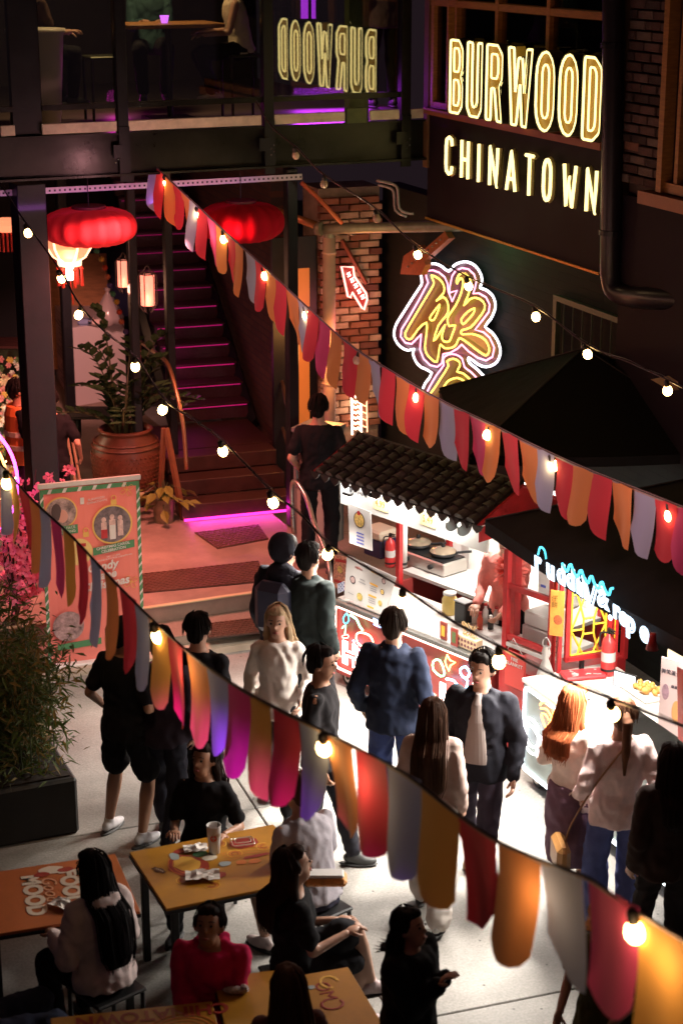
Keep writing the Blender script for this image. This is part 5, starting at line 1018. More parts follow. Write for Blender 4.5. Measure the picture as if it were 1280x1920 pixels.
# ---------------- banner
A, B = G(92, 1262, 0), G(264, 1238, 0); pA, pB = V(85, 917, A.y), V(271, 890, B.y); 
bn = thing('roll_up_banner', 'red Christmas roll up banner with green striped border and two round photos', 'banner', (A.x, A.y, 0), math.atan2(pB.y - pA.y, pB.x - pA.x)); wB = (Vector((pB.x, pB.y)) - Vector((pA.x, pA.y))).length; zB = (pA.z + pB.z) / 2
q = M(); nn = 16
for i in range(nn):
    x0, x1 = wB * i / nn, wB * (i + 1) / nn; f_ = lambda x: .008 * math.sin(x * 14); q.add([(x0, f_(x0), .08), (x1, f_(x1), .08), (x1, f_(x1), zB), (x0, f_(x0), zB)], [(0, 1, 2, 3)])
q.build('sheet', cloth('banner red', (.76, .24, .19), .15), bn, smooth=True); q = M(); q.box((wB / 2, 0, zB), (wB + .03, .03, .045), bev=.004); q.box((wB / 2, 0, .04), (wB + .04, .16, .08), bev=.01); q.build('rail', WHITE, bn)
GREEN = mat('festive green', (.07, .24, .10), .6); bw = .03
q = M()
for x in (0, wB - bw): q.add([(x, -.012, .09), (x + bw, -.012, .09), (x + bw, -.012, zB - .03), (x, -.012, zB - .03)], [(0, 1, 2, 3)])
q.add([(0, -.0125, zB - .07), (wB, -.0125, zB - .07), (wB, -.0125, zB - .03), (0, -.0125, zB - .03)], [(0, 1, 2, 3)]); q.build('border', GREEN, bn); q = M()
for x in (0, wB - bw):
    z_ = .12
    while z_ < zB - .12: q.add([(x, -.014, z_), (x + bw, -.014, z_ + .04), (x + bw, -.014, z_ + .065), (x, -.014, z_ + .025)], [(0, 1, 2, 3)]); z_ += .085
x = .06
while x < wB - .06: q.add([(x, -.0145, zB - .07), (x + .03, -.0145, zB - .07), (x + .05, -.0145, zB - .03), (x + .02, -.0145, zB - .03)], [(0, 1, 2, 3)]); x += .13
q.build('stripe', WHITE, bn)
GLD = mat('bauble gold', (.75, .5, .12), .5); PHO = mat('photo blur', (.35, .25, .24), .6, var=.75, vs=18)
def bcirc(cx, cz, r, m_, y, name): q = M(); q.add([(cx + r * math.cos(2 * math.pi * i / 28), y, cz + r * math.sin(2 * math.pi * i / 28)) for i in range(28)], [tuple(range(28))]); return q.build(name, m_, bn)
W1 = wB
c1x, c1z, c1r = W1 * .71, zB - .40, W1 * .205; bcirc(c1x, c1z, c1r, GLD, -.013, 'bauble_ring'); bcirc(c1x, c1z, c1r * .92, mat('photo dark', (.16, .12, .13), .6, var=.6, vs=22), -.015, 'photo')
q = M()
for dx_, h_, w_ in ((-.075, .13, .035), (0.0, .17, .04), (.07, .14, .035)): q.box((c1x + dx_, -.017, c1z - .04), (w_ * 1.4, .003, h_), bev=0); q.ball((c1x + dx_, -.017, c1z - .04 + h_ / 2 + .022), (.022, .003, .026), 8)
q.build('printed_people', mat('print skin', (.62, .42, .38), .6, var=.3, vs=30), bn)
q = M(); q.box((c1x + .0, -.019, c1z - .07), (.05, .003, .13)); q.build('printed_dress', WHITE, bn); q = M(); q.box((c1x - .075, -.019, c1z - .08), (.055, .003, .08)); q.build('printed_top', RED, bn)
c2x, c2z, c2r = W1 * .20, zB - .25, W1 * .165; bcirc(c2x, c2z, c2r, GLD, -.013, 'bauble_ring'); bcirc(c2x, c2z, c2r * .92, PHO, -.015, 'photo'); q = M(); q.ball((c2x + .01, -.017, c2z - .03), (.05, .003, .06), 10); q.build('printed_face', mat('print face', (.6, .3, .24), .6), bn); q = M(); q.ball((c2x - .04, -.018, c2z + .01), (.045, .003, .08), 10); q.build('printed_hair', mat('print hair', (.08, .05, .05), .6), bn)
bcirc(W1 * .36, zB - .62, W1 * .14, mat('cookie print', (.72, .55, .2), .6), -.013, 'printed_cookie')
q = M(); q.box((W1 * .40, -.015, zB - .56), (.06, .002, .03)); q.build('printed_bow', RED, bn)
for cx, cz in ((c1x + .02, c1z + c1r + .02), (W1 * .44, zB - .47)): q = M(); q.box((cx, -.013, cz), (.05, .003, .04)); q.tube([(cx + .022 * math.cos(k * .7), -.014, cz + .04 + .022 * math.sin(k * .7)) for k in range(9)], .004, 4, closed=True); q.build('bauble_cap', GLD, bn)
q = M(); q.add([(c1x - .18, -.017, c1z - c1r - .09), (c1x + .19, -.017, c1z - c1r - .05), (c1x + .19, -.017, c1z - c1r + .02), (c1x - .18, -.017, c1z - c1r - .02)], [(0, 1, 2, 3)]); q.add([(c2x - .06, -.017, c2z - c2r - .06), (c2x + .14, -.017, c2z - c2r - .05), (c2x + .14, -.017, c2z - c2r + .03), (c2x - .06, -.017, c2z - c2r + .02)], [(0, 1, 2, 3)]); q.build('ribbon', GREEN, bn)
tilt = (R(90), R(-6), 0)
text('CHRISTMAS CAROL\nCELEBRATION', .034, WHITE, 'lettering', bn, (c1x, -.020, c1z - c1r - .035), tilt, bold=.0008); text('FREE FACE\nPAINTING', .034, WHITE, 'lettering', bn, (c2x + .04, -.020, c2z - c2r - .015), tilt)
text('DEC 17 5-8PM\nAROUND BURWOOD CHINATOWN', .020, WHITE, 'lettering', bn, (c1x, -.018, c1z - c1r - .12), tilt); text('BURWOOD\nCHINATOWN', .028, WHITE, 'lettering', bn, (W1 * .56, -.018, zB - .165), tilt); q = M(); q.box((W1 * .415, -.016, zB - .16), (.035, .002, .06), bev=0); q.build('crest', WHITE, bn)
text('Candy\nCane\nChristmas', .105, WHITE, 'lettering', bn, (W1 * .60, -.018, zB - .86), tilt, bold=.003, shear=.25, ls=.8)
q = M()
for cx, cz in ((W1 * .87, zB - .10), (W1 * .88, zB - .95)):
    for k in range(4): an = k * math.pi / 2 + .5; q.tube([(cx + .05 * math.cos(an) * math.sin(t_ * math.pi / 6) * 1.3 - .02 * math.sin(an) * math.sin(t_ * math.pi / 3), -.014, cz + .05 * math.sin(an) * math.sin(t_ * math.pi / 6) * 1.3 + .02 * math.cos(an) * math.sin(t_ * math.pi / 3)) for t_ in range(7)], .0022, 4)
q.build('printed_ribbon_bow', GLD, bn)
bcirc(W1 * .22, .42, W1 * .16, PHO, -.014, 'photo'); q = M(); q.add([(W1 * .1, -.016, .2), (W1 * .55, -.016, .22), (W1 * .55, -.016, .28), (W1 * .1, -.016, .26)], [(0, 1, 2, 3)]); q.build('ribbon', GREEN, bn)
lamp('SPOT', 'banner_wash', V(200, 640, 13.6), 170, (1, .62, .42), .15, target=V(190, 1050, 14.6), cone=55, blend=.8)  # unseen warm spot added to make the banner brighter

# ---------------- bamboo in a black planter
pl0 = G(40, 1560, 0); pb = thing('planter_box', 'long black planter box holding bamboo at the left edge', 'planter', G(150, 1562, 0), FT.a); q = M(); q.box((-.75, .85, .22), (1.5, 1.7, .44), bev=.02); q.build('box', mat('planter black', (.015, .014, .014), .6, var=.3), pb); q = M(); q.box((-.75, .85, .445), (1.42, 1.6, .01)); q.build('soil', MATS['soil'], pb)
bamb = thing('bamboo', 'bushy green bamboo growing out of the black planter', 'plant', FT.p(0, 0, 0) * 0 + Vector(pb.location)); q = M(); lq = M(); cs, sn = math.cos(FT.a), math.sin(FT.a)
for i in range(95):
    u, v = rnd.uniform(-1.0, -.08), rnd.uniform(.05, 1.6); h_ = rnd.uniform(.65, 1.2) * (1 if u < -.3 else .8); bx_, by_ = u * cs - v * sn, u * sn + v * cs; le = Vector((rnd.gauss(0.05, .16), rnd.gauss(-.05, .14), 0))
    P = [Vector((bx_, by_, .48)) + le * t_ ** 2 + Vector((0, 0, h_ * t_)) for t_ in [k / 5 for k in range(6)]]; q.tube(P, [.006 - .0008 * k for k in range(6)], 4)
    for k in range(140):
        t_ = rnd.uniform(.0, 1.0); p = Vector((bx_, by_, .48)) + le * t_ ** 2 + Vector((0, 0, h_ * t_)) + Vector((rnd.gauss(0, .09), rnd.gauss(0, .09), rnd.gauss(0, .05))); d = Vector((rnd.gauss(0, 1), rnd.gauss(0, 1), rnd.gauss(-.25, .6))).normalized(); w = d.cross(Vector((rnd.gauss(0, 1), rnd.gauss(0, 1), 1))).normalized(); L = rnd.uniform(.06, .13)
        lq.add([p, p + d * L * .4 + w * L * .10, p + d * L - Vector((0, 0, L * .15)), p + d * L * .4 - w * L * .10], [(0, 1, 2, 3)], 0 if rnd.random() < .7 else 1)
q.build('stem', MATS['stem'], bamb); lq.build('leaves', [cloth('bamboo leaf', (.075, .11, .02), .3), cloth('bamboo leaf dry', (.22, .15, .04), .3)], bamb, kind='stuff')
lamp('SPOT', 'planter_wash', V(90, 700, 11.0), 48, (1, .6, .3), .1, target=G(70, 1450, .6), cone=50, blend=1)  # unseen spot added so the bamboo leaves catch light

# ================================================================ TABLES
def table(name_label, p0, p1, wv_, topm, h=.75, legs=True):
    d = (p1 - p0); w = d.length; a_ = math.atan2(d.y, d.x); o = thing('dining_table', name_label, 'table', (p0.x, p0.y, 0), a_); dp_ = wv_
    q = M(); q.box((w / 2, -dp_ / 2, h - .012), (w, dp_, .02), bev=.003); q.build('table_top', topm, o); q = M(); q.box((w / 2, -dp_ / 2, h - .034), (w + .008, dp_ + .008, .024), bev=.003); q.build('edge', BLACK, o)
    for x, y in ((.07, -.07), (w - .07, -.07), (.07, -dp_ + .07), (w - .07, -dp_ + .07)): q = M(); q.box((x, y, (h - .045) / 2), (.045, .045, h - .045), bev=.004); q.build('leg', BLACK, o)
    return o, w
MUST = mat('mustard table', (.42, .19, .018), .35, var=.14, vs=7, bump=.03, bs=8); TERC = mat('terracotta table', (.44, .12, .035), .35, var=.14, vs=7, bump=.03, bs=8); PR = mat('maroon print', (.30, .03, .02), .4); PO = mat('orange print b', (.6, .17, .03), .4); PB = mat('ice blue print', (.35, .42, .42), .4); PW = mat('cream print', (.68, .58, .45), .4)
def flat(o, name, P, m_, z=.7505): q = M(); q.add([(x, y, z) for x, y in P], [tuple(range(len(P)))]); return q.build(name, m_, o)
def blob(cx, cy, rx, ry, n=16, a=0, wob=.12, seed=0):
    r_ = random.Random(seed + int(cx * 991)); return [(cx + rx * math.cos(2 * math.pi * i / n + a) * (1 + r_.uniform(-wob, wob)), cy + ry * math.sin(2 * math.pi * i / n + a) * (1 + r_.uniform(-wob, wob))) for i in range(n)]
def swirl(o, P, m_, r=.004, z=.7505):
    q = M(); q.tube([(x, y, z) for x, y in P], r, 4, flat=.15); q.build('printed_line', m_, o)
def badge(o, x, y, rz): 
    q = M(); q.box((x, y, .7508), (.10, .03, .001), rot=rz); q.ball((x, y, .7505), (.03, .03, .002), 10); q.build('badge', mat('badge brown', (.10, .04, .02), .4), o); text('TOWN', .022, PW, 'lettering', o, (x, y, .7528), rot=(0, 0, rz), ext=.0003)
t1, w = table('mustard dining table with noodle bowl print, cup and napkins', G(243, 1597, .75), G(512, 1545, .75), .76, MUST)
badge(t1, .10, -.30, R(-62))
for (cx, cy) in ((.55, -.12), (.60, -.28), (.34, -.60), (.20, -.48), (.80, -.26)):
    for k in range(3): swirl(t1, [(cx + (.02 + .014 * k) * math.cos(t_ * .7 + cx * 9), cy + (.02 + .014 * k) * math.sin(t_ * .7 + cx * 9)) for t_ in range(8)], (PR, PO, GOLD)[k], .0028)
flat(t1, 'printed_bowl', blob(.28, -.32, .12, .15), PR); flat(t1, 'printed_soup', blob(.28, -.29, .08, .10), GOLD, .7512)
for cx, cy, rx, ry, m_ in ((.30, -.12, .05, .03, PR), (.24, -.17, .03, .05, PB), (.40, -.2, .05, .04, mat('leaf green print', (.03, .13, .05), .4)), (.44, -.27, .05, .035, PW), (.70, -.17, .09, .07, PR), (.72, -.36, .10, .018, PR), (.68, -.42, .04, .03, PO), (.60, -.40, .035, .03, PO), (.5, -.38, .04, .03, PB), (.40, -.50, .07, .04, PR)): flat(t1, 'printed_shape', blob(cx, cy, rx, ry), m_, .7515)
for k in range(5): swirl(t1, [(.30 + .08 * math.cos(t_ * .5) * (1 + k * .18), -.30 + .09 * math.sin(t_ * .5) * (1 + k * .18)) for t_ in range(4, 12)], PR if k % 2 else PO, .003)
for k in range(4): swirl(t1, [(.52 + .04 * t_, -.25 - .03 * k + .012 * math.sin(t_ * 1.6 + k)) for t_ in range(8)], PO, .0025)
t2, w2 = table('terracotta dining table with FOOD Good MOOD lettering', G(-60, 1642, .75), G(216, 1600, .75), .74, TERC)
wd = w2
text('MOOD', .155, PW, 'lettering', t2, (wd - .57, -.36, .7508), rot=(0, 0, R(-94)), ext=.0003, bold=.008); text('Good', .13, mat('peach print', (.68, .35, .2), .4), 'lettering', t2, (wd - .46, -.32, .7518), rot=(0, 0, R(-92)), ext=.0003, shear=.3); text('FOOD', .155, PW, 'lettering', t2, (wd - .34, -.34, .7508), rot=(0, 0, R(-94)), ext=.0003, bold=.008)
flat(t2, 'printed_bun', blob(wd - .42, -.09, .08, .05), PW, .7512); flat(t2, 'printed_shape', blob(wd - .48, -.13, .05, .03), PR, .7516); flat(t2, 'printed_shape', blob(wd - .33, -.11, .05, .03), PR, .7516); flat(t2, 'printed_shape', blob(wd - .22, -.48, .05, .05), mat('leaf green print', (.03, .13, .05), .4), .7504); badge(t2, wd - .80, -.30, R(-84))
t3, w3 = table('mustard dining table at the bottom edge with upside down CHINATOWN lettering', G(95, 1908, .75), G(398, 1876, .75), .7, MUST)
text('CHINATOWN', .135, PR, 'lettering', t3, (w3 * .62, -.075, .7508), rot=(0, 0, R(180)), ext=.0003, bold=.004, sx=.95)
for k in range(6): swirl(t3, [(w3 * .78 + (.05 + .03 * k) * math.cos(t_ * .35), -.30 + (.05 + .03 * k) * math.sin(t_ * .35)) for t_ in range(0, 10)], PO, .005)
for k in range(5): swirl(t3, [(w3 * .5 + (.05 + .025 * k) * math.cos(t_ * .35), -.36 + (.05 + .025 * k) * math.sin(t_ * .35)) for t_ in range(0, 10)], PR, .004)
t4, w4 = table('mustard dining table at the bottom edge with looping ribbon print', G(550, 1830, .75), G(652, 1812, .75) , .7, MUST)
t4.scale = (1, 1, 1)
text('OM', .12, PR, 'lettering', t4, (.12, -.20, .7508), rot=(0, 0, R(-88)), ext=.0003)
swirl(t4, [(.17 + .05 * math.cos(t_ * .6), -.12 + .06 * math.sin(t_ * .6)) for t_ in range(9)], GOLD, .009); swirl(t4, [(.12 + .06 * math.cos(t_ * .6 + 2), -.33 + .05 * math.sin(t_ * .6 + 2)) for t_ in range(9)], PR, .008); flat(t4, 'printed_shape', blob(.06, -.14, .02, .02), PB, .7512)
t5, w5 = table('mustard dining table behind the phone of the seated pink person', G(400, 1830, .75), G(548, 1815, .75), .7, MUST)
def napkin(px, py, z, label, s=1., rz=0.):
    o = thing('napkin', label, 'napkin', G(px, py, z), rz, 'crumpled napkins'); q = M(); n = 7; r_ = random.Random(int(px)); g_ = [[Vector(((i / (n - 1) - .5) * .19 * s, (j / (n - 1) - .5) * .12 * s, .004 + r_.random() * .035 * s * (1 - abs(i / (n - 1) - .5)))) for j in range(n)] for i in range(n)]
    for i in range(n - 1):
        for j in range(n - 1): q.add([g_[i][j], g_[i + 1][j], g_[i + 1][j + 1], g_[i][j + 1]], [(0, 1, 2, 3)])
    q.build('paper', mat('napkin paper', (.72, .66, .60), .85), o)
napkin(367, 1592, .752, 'small crumpled napkin at the back left of the cup', .8, .2); napkin(380, 1645, .752, 'large crumpled napkin at the front of the mustard table', 1.1, .1); napkin(118, 1698, .752, 'twisted napkin on the terracotta table', .85, -.6)
o = thing('paper_cup', 'tall white paper cup with red round logo on the mustard table', 'cup', G(402, 1598, .752)); q = M(); q.lathe([(.001, 0), (.034, 0), (.046, .185), (.047, .19), (.044, .19), (.043, .12), (.001, .11)], n=24, caps=False); q.build('cup', PAPER, o, smooth=True)
q = M(); q.add([(.022 * math.cos(k * .45), -.0425, .115 + .022 * math.sin(k * .45)) for k in range(14)], [tuple(range(14))]); q.build('logo', mat('logo red', (.65, .1, .05), .5), o); q = M(); q.box((.0, -.0445, .118), (.022, .002, .004)); q.box((0, -.0445, .108), (.004, .002, .02)); q.build('logo_mark', PAPER, o)
q = M(); q.tube([(.02, 0, .12), (.03, .0, .215)], .003, 5); q.build('straw', BLACK, o)
o = thing('plastic_tub', 'clear rectangular takeaway lid at the back right of the mustard table', 'takeaway lid', G(455, 1580, .752), R(15)); q = M(); q.tube([(x, y, .01) for x, y in rc([(-.07, -.05), (.07, -.05), (.07, .05), (-.07, .05)], .015)], .004, 4, closed=True); q.tube([(x, y, .018) for x, y in rc([(-.05, -.03), (.05, -.03), (.05, .03), (-.05, .03)], .015)], .003, 4, closed=True); q.build('lid', mat('clear rim', (.6, .5, .4), .2, spec=.9), o)
o = thing('snack_wrapper', 'crumpled clear snack packet on the table in front of the pink person', 'wrapper', G(440, 1862, .752)); q = M(); q.ball((0, 0, .02), (.07, .03, .02), 10); q.ball((.05, .01, .02), (.03, .03, .025), 8); q.build('wrapper', mat('wrapper', (.4, .3, .28), .2, spec=.9, var=.5, vs=60), o)
o = thing('food_tray', 'orange food boxes held by the dark haired diners', 'food', G(610, 1648, .85)); q = M(); q.box((0, 0, 0), (.26, .14, .05), bev=.02); q.build('box', mat('orange food', (.6, .25, .06), .6, var=.4, vs=20), o); q = M(); q.box((0, 0, .035), (.22, .1, .02), bev=.01); q.build('paper_liner', PAPER, o)

lamp('SPOT', 'blossom_wash', V(60, 760, 13.2), 55, (1, .45, .75), .15, target=V(40, 1060, 14.4), cone=32, blend=.8)  # unseen pink spot added to brighten the blossom tree

# ================================================================ BUNTING AND FESTOON LIGHTS
def strung(pts, Ya, Yb):
    """pixel control points -> cord through the alley; depth runs evenly in 1/Y from Ya to Yb"""
    x0, x1 = pts[0][0], pts[-1][0]; out = []
    for x, y in pts:
        t_ = (x - x0) / (x1 - x0); out.append(V(x, y, 1 / ((1 - t_) / Ya + t_ / Yb)))
    return out
def at_x(pts, Ya, Yb, x, dy=0):
    x0, x1 = pts[0][0], pts[-1][0]; t_ = (x - x0) / (x1 - x0)
    for (a, ya), (b_, yb) in zip(pts[:-1], pts[1:]):
        if a <= x <= b_: y = ya + (yb - ya) * (x - a) / (b_ - a); break
    else: y = pts[-1][1] if x > x1 else pts[0][1]
    return V(x, y + dy, 1 / ((1 - t_) / Ya + t_ / Yb))
FC = {'o': cloth('flag orange', (.90, .36, .12), .45), 'r': cloth('flag red', (.80, .06, .10), .45), 'b': cloth('flag blue', (.45, .53, .80), .45), 'y': cloth('flag amber', (.88, .46, .10), .45), 'p': cloth('flag pink', (.80, .08, .28), .45)}
def flag_mesh(kind, seed, w, h, slope):
    r_ = random.Random(seed); q = M(); nu, nv = 6, 10; amp = r_.uniform(.008, .022); ph = r_.uniform(0, 3)
    for i in range(nu + 1):
        for j in range(nv + 1):
            u, v = i / nu, j / nv
            if kind == 'r': bot = 1 - .36 * (1 - u) ** 2.8          # long right edge, curved left
            elif kind == 'l': bot = 1 - .36 * u ** 2.8
            else: bot = .86 + .14 * (1 - abs(2 * u - 1) ** 3.5) - .05 * u
            nar = 1 - .04 * v
            q.v.append((w * (.5 + (u - .5) * nar), amp * math.sin(u * 5 + ph) * (.15 + v) + .03 * math.sin(v * 2.2 + ph) * v, -h * v * bot + slope * w * u))
    for i in range(nu):
        for j in range(nv): a = i * (nv + 1) + j; q.f.append((a, a + 1, a + nv + 2, a + nv + 1)); q.m.append(0)
    return q
def bunting(pts, Ya, Yb, label, seq, kinds, cord_r, n_skip=0, fwid=.26, fhei=.41, tw=.12, grow=0.):
    P = strung(pts, Ya, Yb); P = smoothpath(P, 6); o = thing('bunting', label, 'bunting', P[0]); q = M(); q.tube([p - P[0] for p in P], cord_r, 6); q.build('cord', CORD, o)
    q = M(); q.tube([p - P[0] + Vector((0, .002, -.004)) for p in P], cord_r * .9, 4, flat=2.2); q.build('webbing', mat('webbing', (.30, .22, .22), .7), o)
    k = 0; nxt = n_skip; L = 0; tot = sum((b_ - a).length for a, b_ in zip(P[:-1], P[1:]))
    for a, b_ in zip(P[:-1], P[1:]):
        d = b_ - a; l = d.length
        while nxt < L + l:
            p = a + d * ((nxt - L) / l) - P[0]; an = math.atan2(d.y, d.x) + rnd.uniform(-tw, tw); sl = d.z / math.hypot(d.x, d.y); rot = (rnd.uniform(-.10, .10), 0, an); m_ = FC[seq[k % len(seq)]]
            stp = fwid * (1 + grow * (nxt / tot - .5)); f = flag_mesh(kinds[(k * 7 + k // 3) % len(kinds)], k, stp * (rnd.uniform(1.02, 1.10) if grow == 0 else rnd.uniform(.92, 1.02)), fhei * rnd.uniform(.97, 1.04), sl).build('flag', m_, o, smooth=True); f.location = p; f.rotation_euler = rot
            nxt += stp + rnd.uniform(-.006, .006); k += 1
        L += l
    return o
B1 = [(245, 245), (285, 303), (345, 362), (418, 430), (495, 500), (570, 570), (655, 645), (740, 700), (830, 752), (920, 795), (1000, 835), (1100, 880), (1200, 920), (1330, 972)]
bunting(B1, 18.0, 10.2, 'upper bunting of curved orange, crimson and blue flags running down from the balcony', 'brorobrorro'.replace('brorro', 'brporo'), ['r', 'r', 'r', 'r', 'c', 'r'], .006, .50, .205, .40, .08)
B2 = [(-40, 830), (0, 868), (60, 935), (130, 1000), (215, 1090), (290, 1165), (370, 1235), (450, 1290), (520, 1328), (600, 1368), (680, 1408), (760, 1452), (850, 1520), (930, 1575), (1010, 1612), (1100, 1645), (1180, 1700), (1330, 1790)]
bunting(B2, 10.9, 4.9, 'lower bunting of big amber, red and blue flags crossing close to the camera', 'orbyrobpyrb', ['c', 'r', 'c', 'c', 'l', 'c'], .0055, .02, .225, .45, .07, .4)
SOCK = mat('bulb socket', (.02, .018, .016), .5)
bm_ = M(); bm_.lathe([(.001, -.075), (.02, -.070), (.031, -.055), (.034, -.038), (.030, -.018), (.02, -.004)], n=12, caps=False); sm_ = M(); sm_.lathe([(.018, -.008), (.021, .0), (.020, .035), (.012, .045)], n=10)
BM = SM = None
def festoon(pts, Ya, Yb, xs_, label, cord=True, dim=()):
    global BM, SM
    P = smoothpath(strung(pts, Ya, Yb), 5); o = thing('festoon_light', label, 'string lights', P[0])
    if cord:
        q = M(); q.tube([p - P[0] for p in P], .0065, 6); q.build('cable', mat('festoon cable', (.07, .045, .045), .45), o); q = M(); q.tube([p - P[0] + Vector((.004, 0, .009 + .006 * math.sin(i * 1.3))) for i, p in enumerate(P)], .003, 4); q.build('support_wire', CHROME, o)
    for i, x in enumerate(xs_):
        p = at_x(pts, Ya, Yb, x) - P[0] - Vector((0, 0, .045)); rot = (rnd.uniform(-.5, .5), rnd.uniform(-.4, .4), 0)
        if SM is None:
            s_ = sm_.build('socket', SOCK, o, smooth=True); SM = s_.data; s_.location = p; s_.rotation_euler = rot; b_ = bm_.build('bulb', BULB, s_, smooth=True); BM = b_.data
        else: s_ = inst(SM, 'socket', o, p, rot); b_ = inst(BM, 'bulb', s_, (0, 0, 0), mat_=(mat('unlit bulb', (.55, .42, .28), .3) if x in dim else None))
    return o
festoon(B1, 18.02, 10.22, [310, 371, 419, 495, 573, 672, 783, 918, 1035, 1255], 'warm bulbs strung along the upper bunting', False, (672,))
B3 = [(-60, 270), (0, 345), (50, 420), (112, 505), (150, 572), (200, 625), (253, 668), (308, 748), (360, 785), (415, 825), (508, 920), (560, 962), (615, 1018), (680, 1060), (750, 1100), (840, 1160), (935, 1212), (1040, 1268), (1145, 1310), (1280, 1362), (1340, 1385)]
festoon(B3, 17.6, 7.3, [50, 112, 150, 253, 308, 415, 508, 615, 754, 935, 1146], 'middle festoon cable with big warm bulbs sagging from the left column to the crepe cart')
B4 = [(480, 190), (510, 238), (553, 275), (610, 330), (700, 388), (780, 460), (875, 518), (1003, 575), (1098, 645), (1180, 680), (1250, 712), (1340, 760)]
festoon(B4, 17.7, 12.5, [553, 608, 705, 780, 876, 1003, 1098, 1250], 'upper right festoon cable passing in front of the golden neon character', True, (553, 608, 705))
festoon(B2, 10.88, 4.88, [12, 291, 606, 1188], 'big warm bulbs strung along the lower bunting close to the camera', False)
lamp('SPOT', 'assumed_violet_spot', V(400, 1000, 10.8), 1600, (.62, .05, 1), .06, target=V(430, 1300, 9.0), cone=26, blend=.7)  # assumed unseen spot, added to throw violet light on the lower flags
for x, e_ in ((320, 1.5), (640, 1.5), (960, 1.2), (1188, 2.2)):
    p = at_x(B2, 10.88, 4.88, x); lamp('POINT', 'bulb_glow', p + Vector((.0, -.16, -.12)), e_, (1, .6, .28), .05)
for x in (320, 500, 700, 900, 1100):
    p = at_x(B1, 18, 10.2, x); lamp('POINT', 'bulb_glow', p + Vector((-.2, -.75, .05)), 10, (1, .42, .45) if x < 800 else (1, .5, .45), .08)

# ================================================================ PEOPLE
SKIN = mat('skin light', (.52, .29, .20), .5, var=.06); SKIN2 = mat('skin tan', (.40, .20, .12), .5, var=.06)
EYE = mat('eye dark', (.01, .008, .008), .2); LIP = mat('lip', (.35, .09, .08), .45)
def remesh(q, name, m_, parent, vox, sm=4, fold=0., fs=9., extra=None, seed=0, strand=0.):
    me = bpy.data.meshes.new('tmp'); me.from_pydata([tuple(v) for v in q.v], [], q.f); ob = bpy.data.objects.new('tmp', me); COL.objects.link(ob)
    md = ob.modifiers.new('r', 'REMESH'); md.mode = 'VOXEL'; md.voxel_size = vox
    if sm: s_ = ob.modifiers.new('s', 'SMOOTH'); s_.iterations = sm; s_.factor = .5
    dg = bpy.context.evaluated_depsgraph_get(); ev = ob.evaluated_get(dg); nm = bpy.data.meshes.new_from_object(ev); bpy.data.objects.remove(ob); bpy.data.meshes.remove(me)
    n = len(nm.vertices); co = np.empty(n * 3, 'f'); nm.vertices.foreach_get('co', co); co = co.reshape(-1, 3)
    if fold or strand:
        no = np.empty(n * 3, 'f'); nm.vertices.foreach_get('normal', no); no = no.reshape(-1, 3); d = np.empty(n, 'f')
        for i in range(n):
            x, y, z = co[i]
            if strand: d[i] = noise.noise((x * 55 + seed, y * 55, z * 5)) * strand
            else:
                w_ = .06 * noise.noise((x * 5, y * 5, z * 5 + seed)); d[i] = ((1 - 2.6 * abs(noise.noise((x * fs * .8 + seed, y * fs * .8, z * fs * .9 + w_ * 30)))) * .45 + .45 * noise.noise((x * fs * 2.4, y * fs * 2.4 + seed, z * fs * 1.6))) * fold
        co = co + no * d[:, None]; nm.vertices.foreach_set('co', co.ravel())
    nm.polygons.foreach_set('use_smooth', [True] * len(nm.polygons)); nm.materials.clear(); nm.materials.append(m_)
    if extra is not None:
        bm = bmesh.new(); bm.from_mesh(nm); vs = [bm.verts.new(v) for v in extra.v]
        for f in extra.f:
            try: fc = bm.faces.new([vs[i] for i in f]); fc.smooth = True
            except ValueError: pass
        bm.to_mesh(nm); bm.free()
    nm.name = name; nm.update(); o = bpy.data.objects.new(name, nm); COL.objects.link(o); o.parent = parent; return o
def ik(s, w, l1, l2, pole):
    d = w - s; L = min(d.length, (l1 + l2) * .999); d = d.normalized(); a = (l1 * l1 - l2 * l2 + L * L) / (2 * L); hgt = math.sqrt(max(0, l1 * l1 - a * a)); pl_ = (pole - d * pole.dot(d)); pl_ = pl_.normalized() if pl_.length > 1e-5 else d.orthogonal()
    return s + d * a + pl_ * hgt, s + d * L
def chain(q, pts, rs, n=10):
    for (a, ra), (b_, rb) in zip(zip(pts[:-1], rs[:-1]), zip(pts[1:], rs[1:])):
        q.tube([a, b_], [ra, rb], n)
    for p, r_ in zip(pts, rs): q.ball(p, r_, n)
def loftring(q, rings, n=16):
    """rings: (centre, half width, half depth, x axis, y axis)"""
    base = len(q.v)
    for c, w, d, ax, ay in rings:
        for j in range(n): an = 2 * math.pi * j / n; q.v.append(tuple(c + ax * (w * math.cos(an)) + ay * (d * math.sin(an))))
    for i in range(len(rings) - 1):
        for j in range(n): a = base + i * n + j; b_ = base + i * n + (j + 1) % n; q.f.append((a, b_, b_ + n, a + n)); q.m.append(0)
    q.f.append(tuple(base + j for j in range(n - 1, -1, -1))); q.m.append(0); q.f.append(tuple(base + (len(rings) - 1) * n + j for j in range(n))); q.m.append(0)
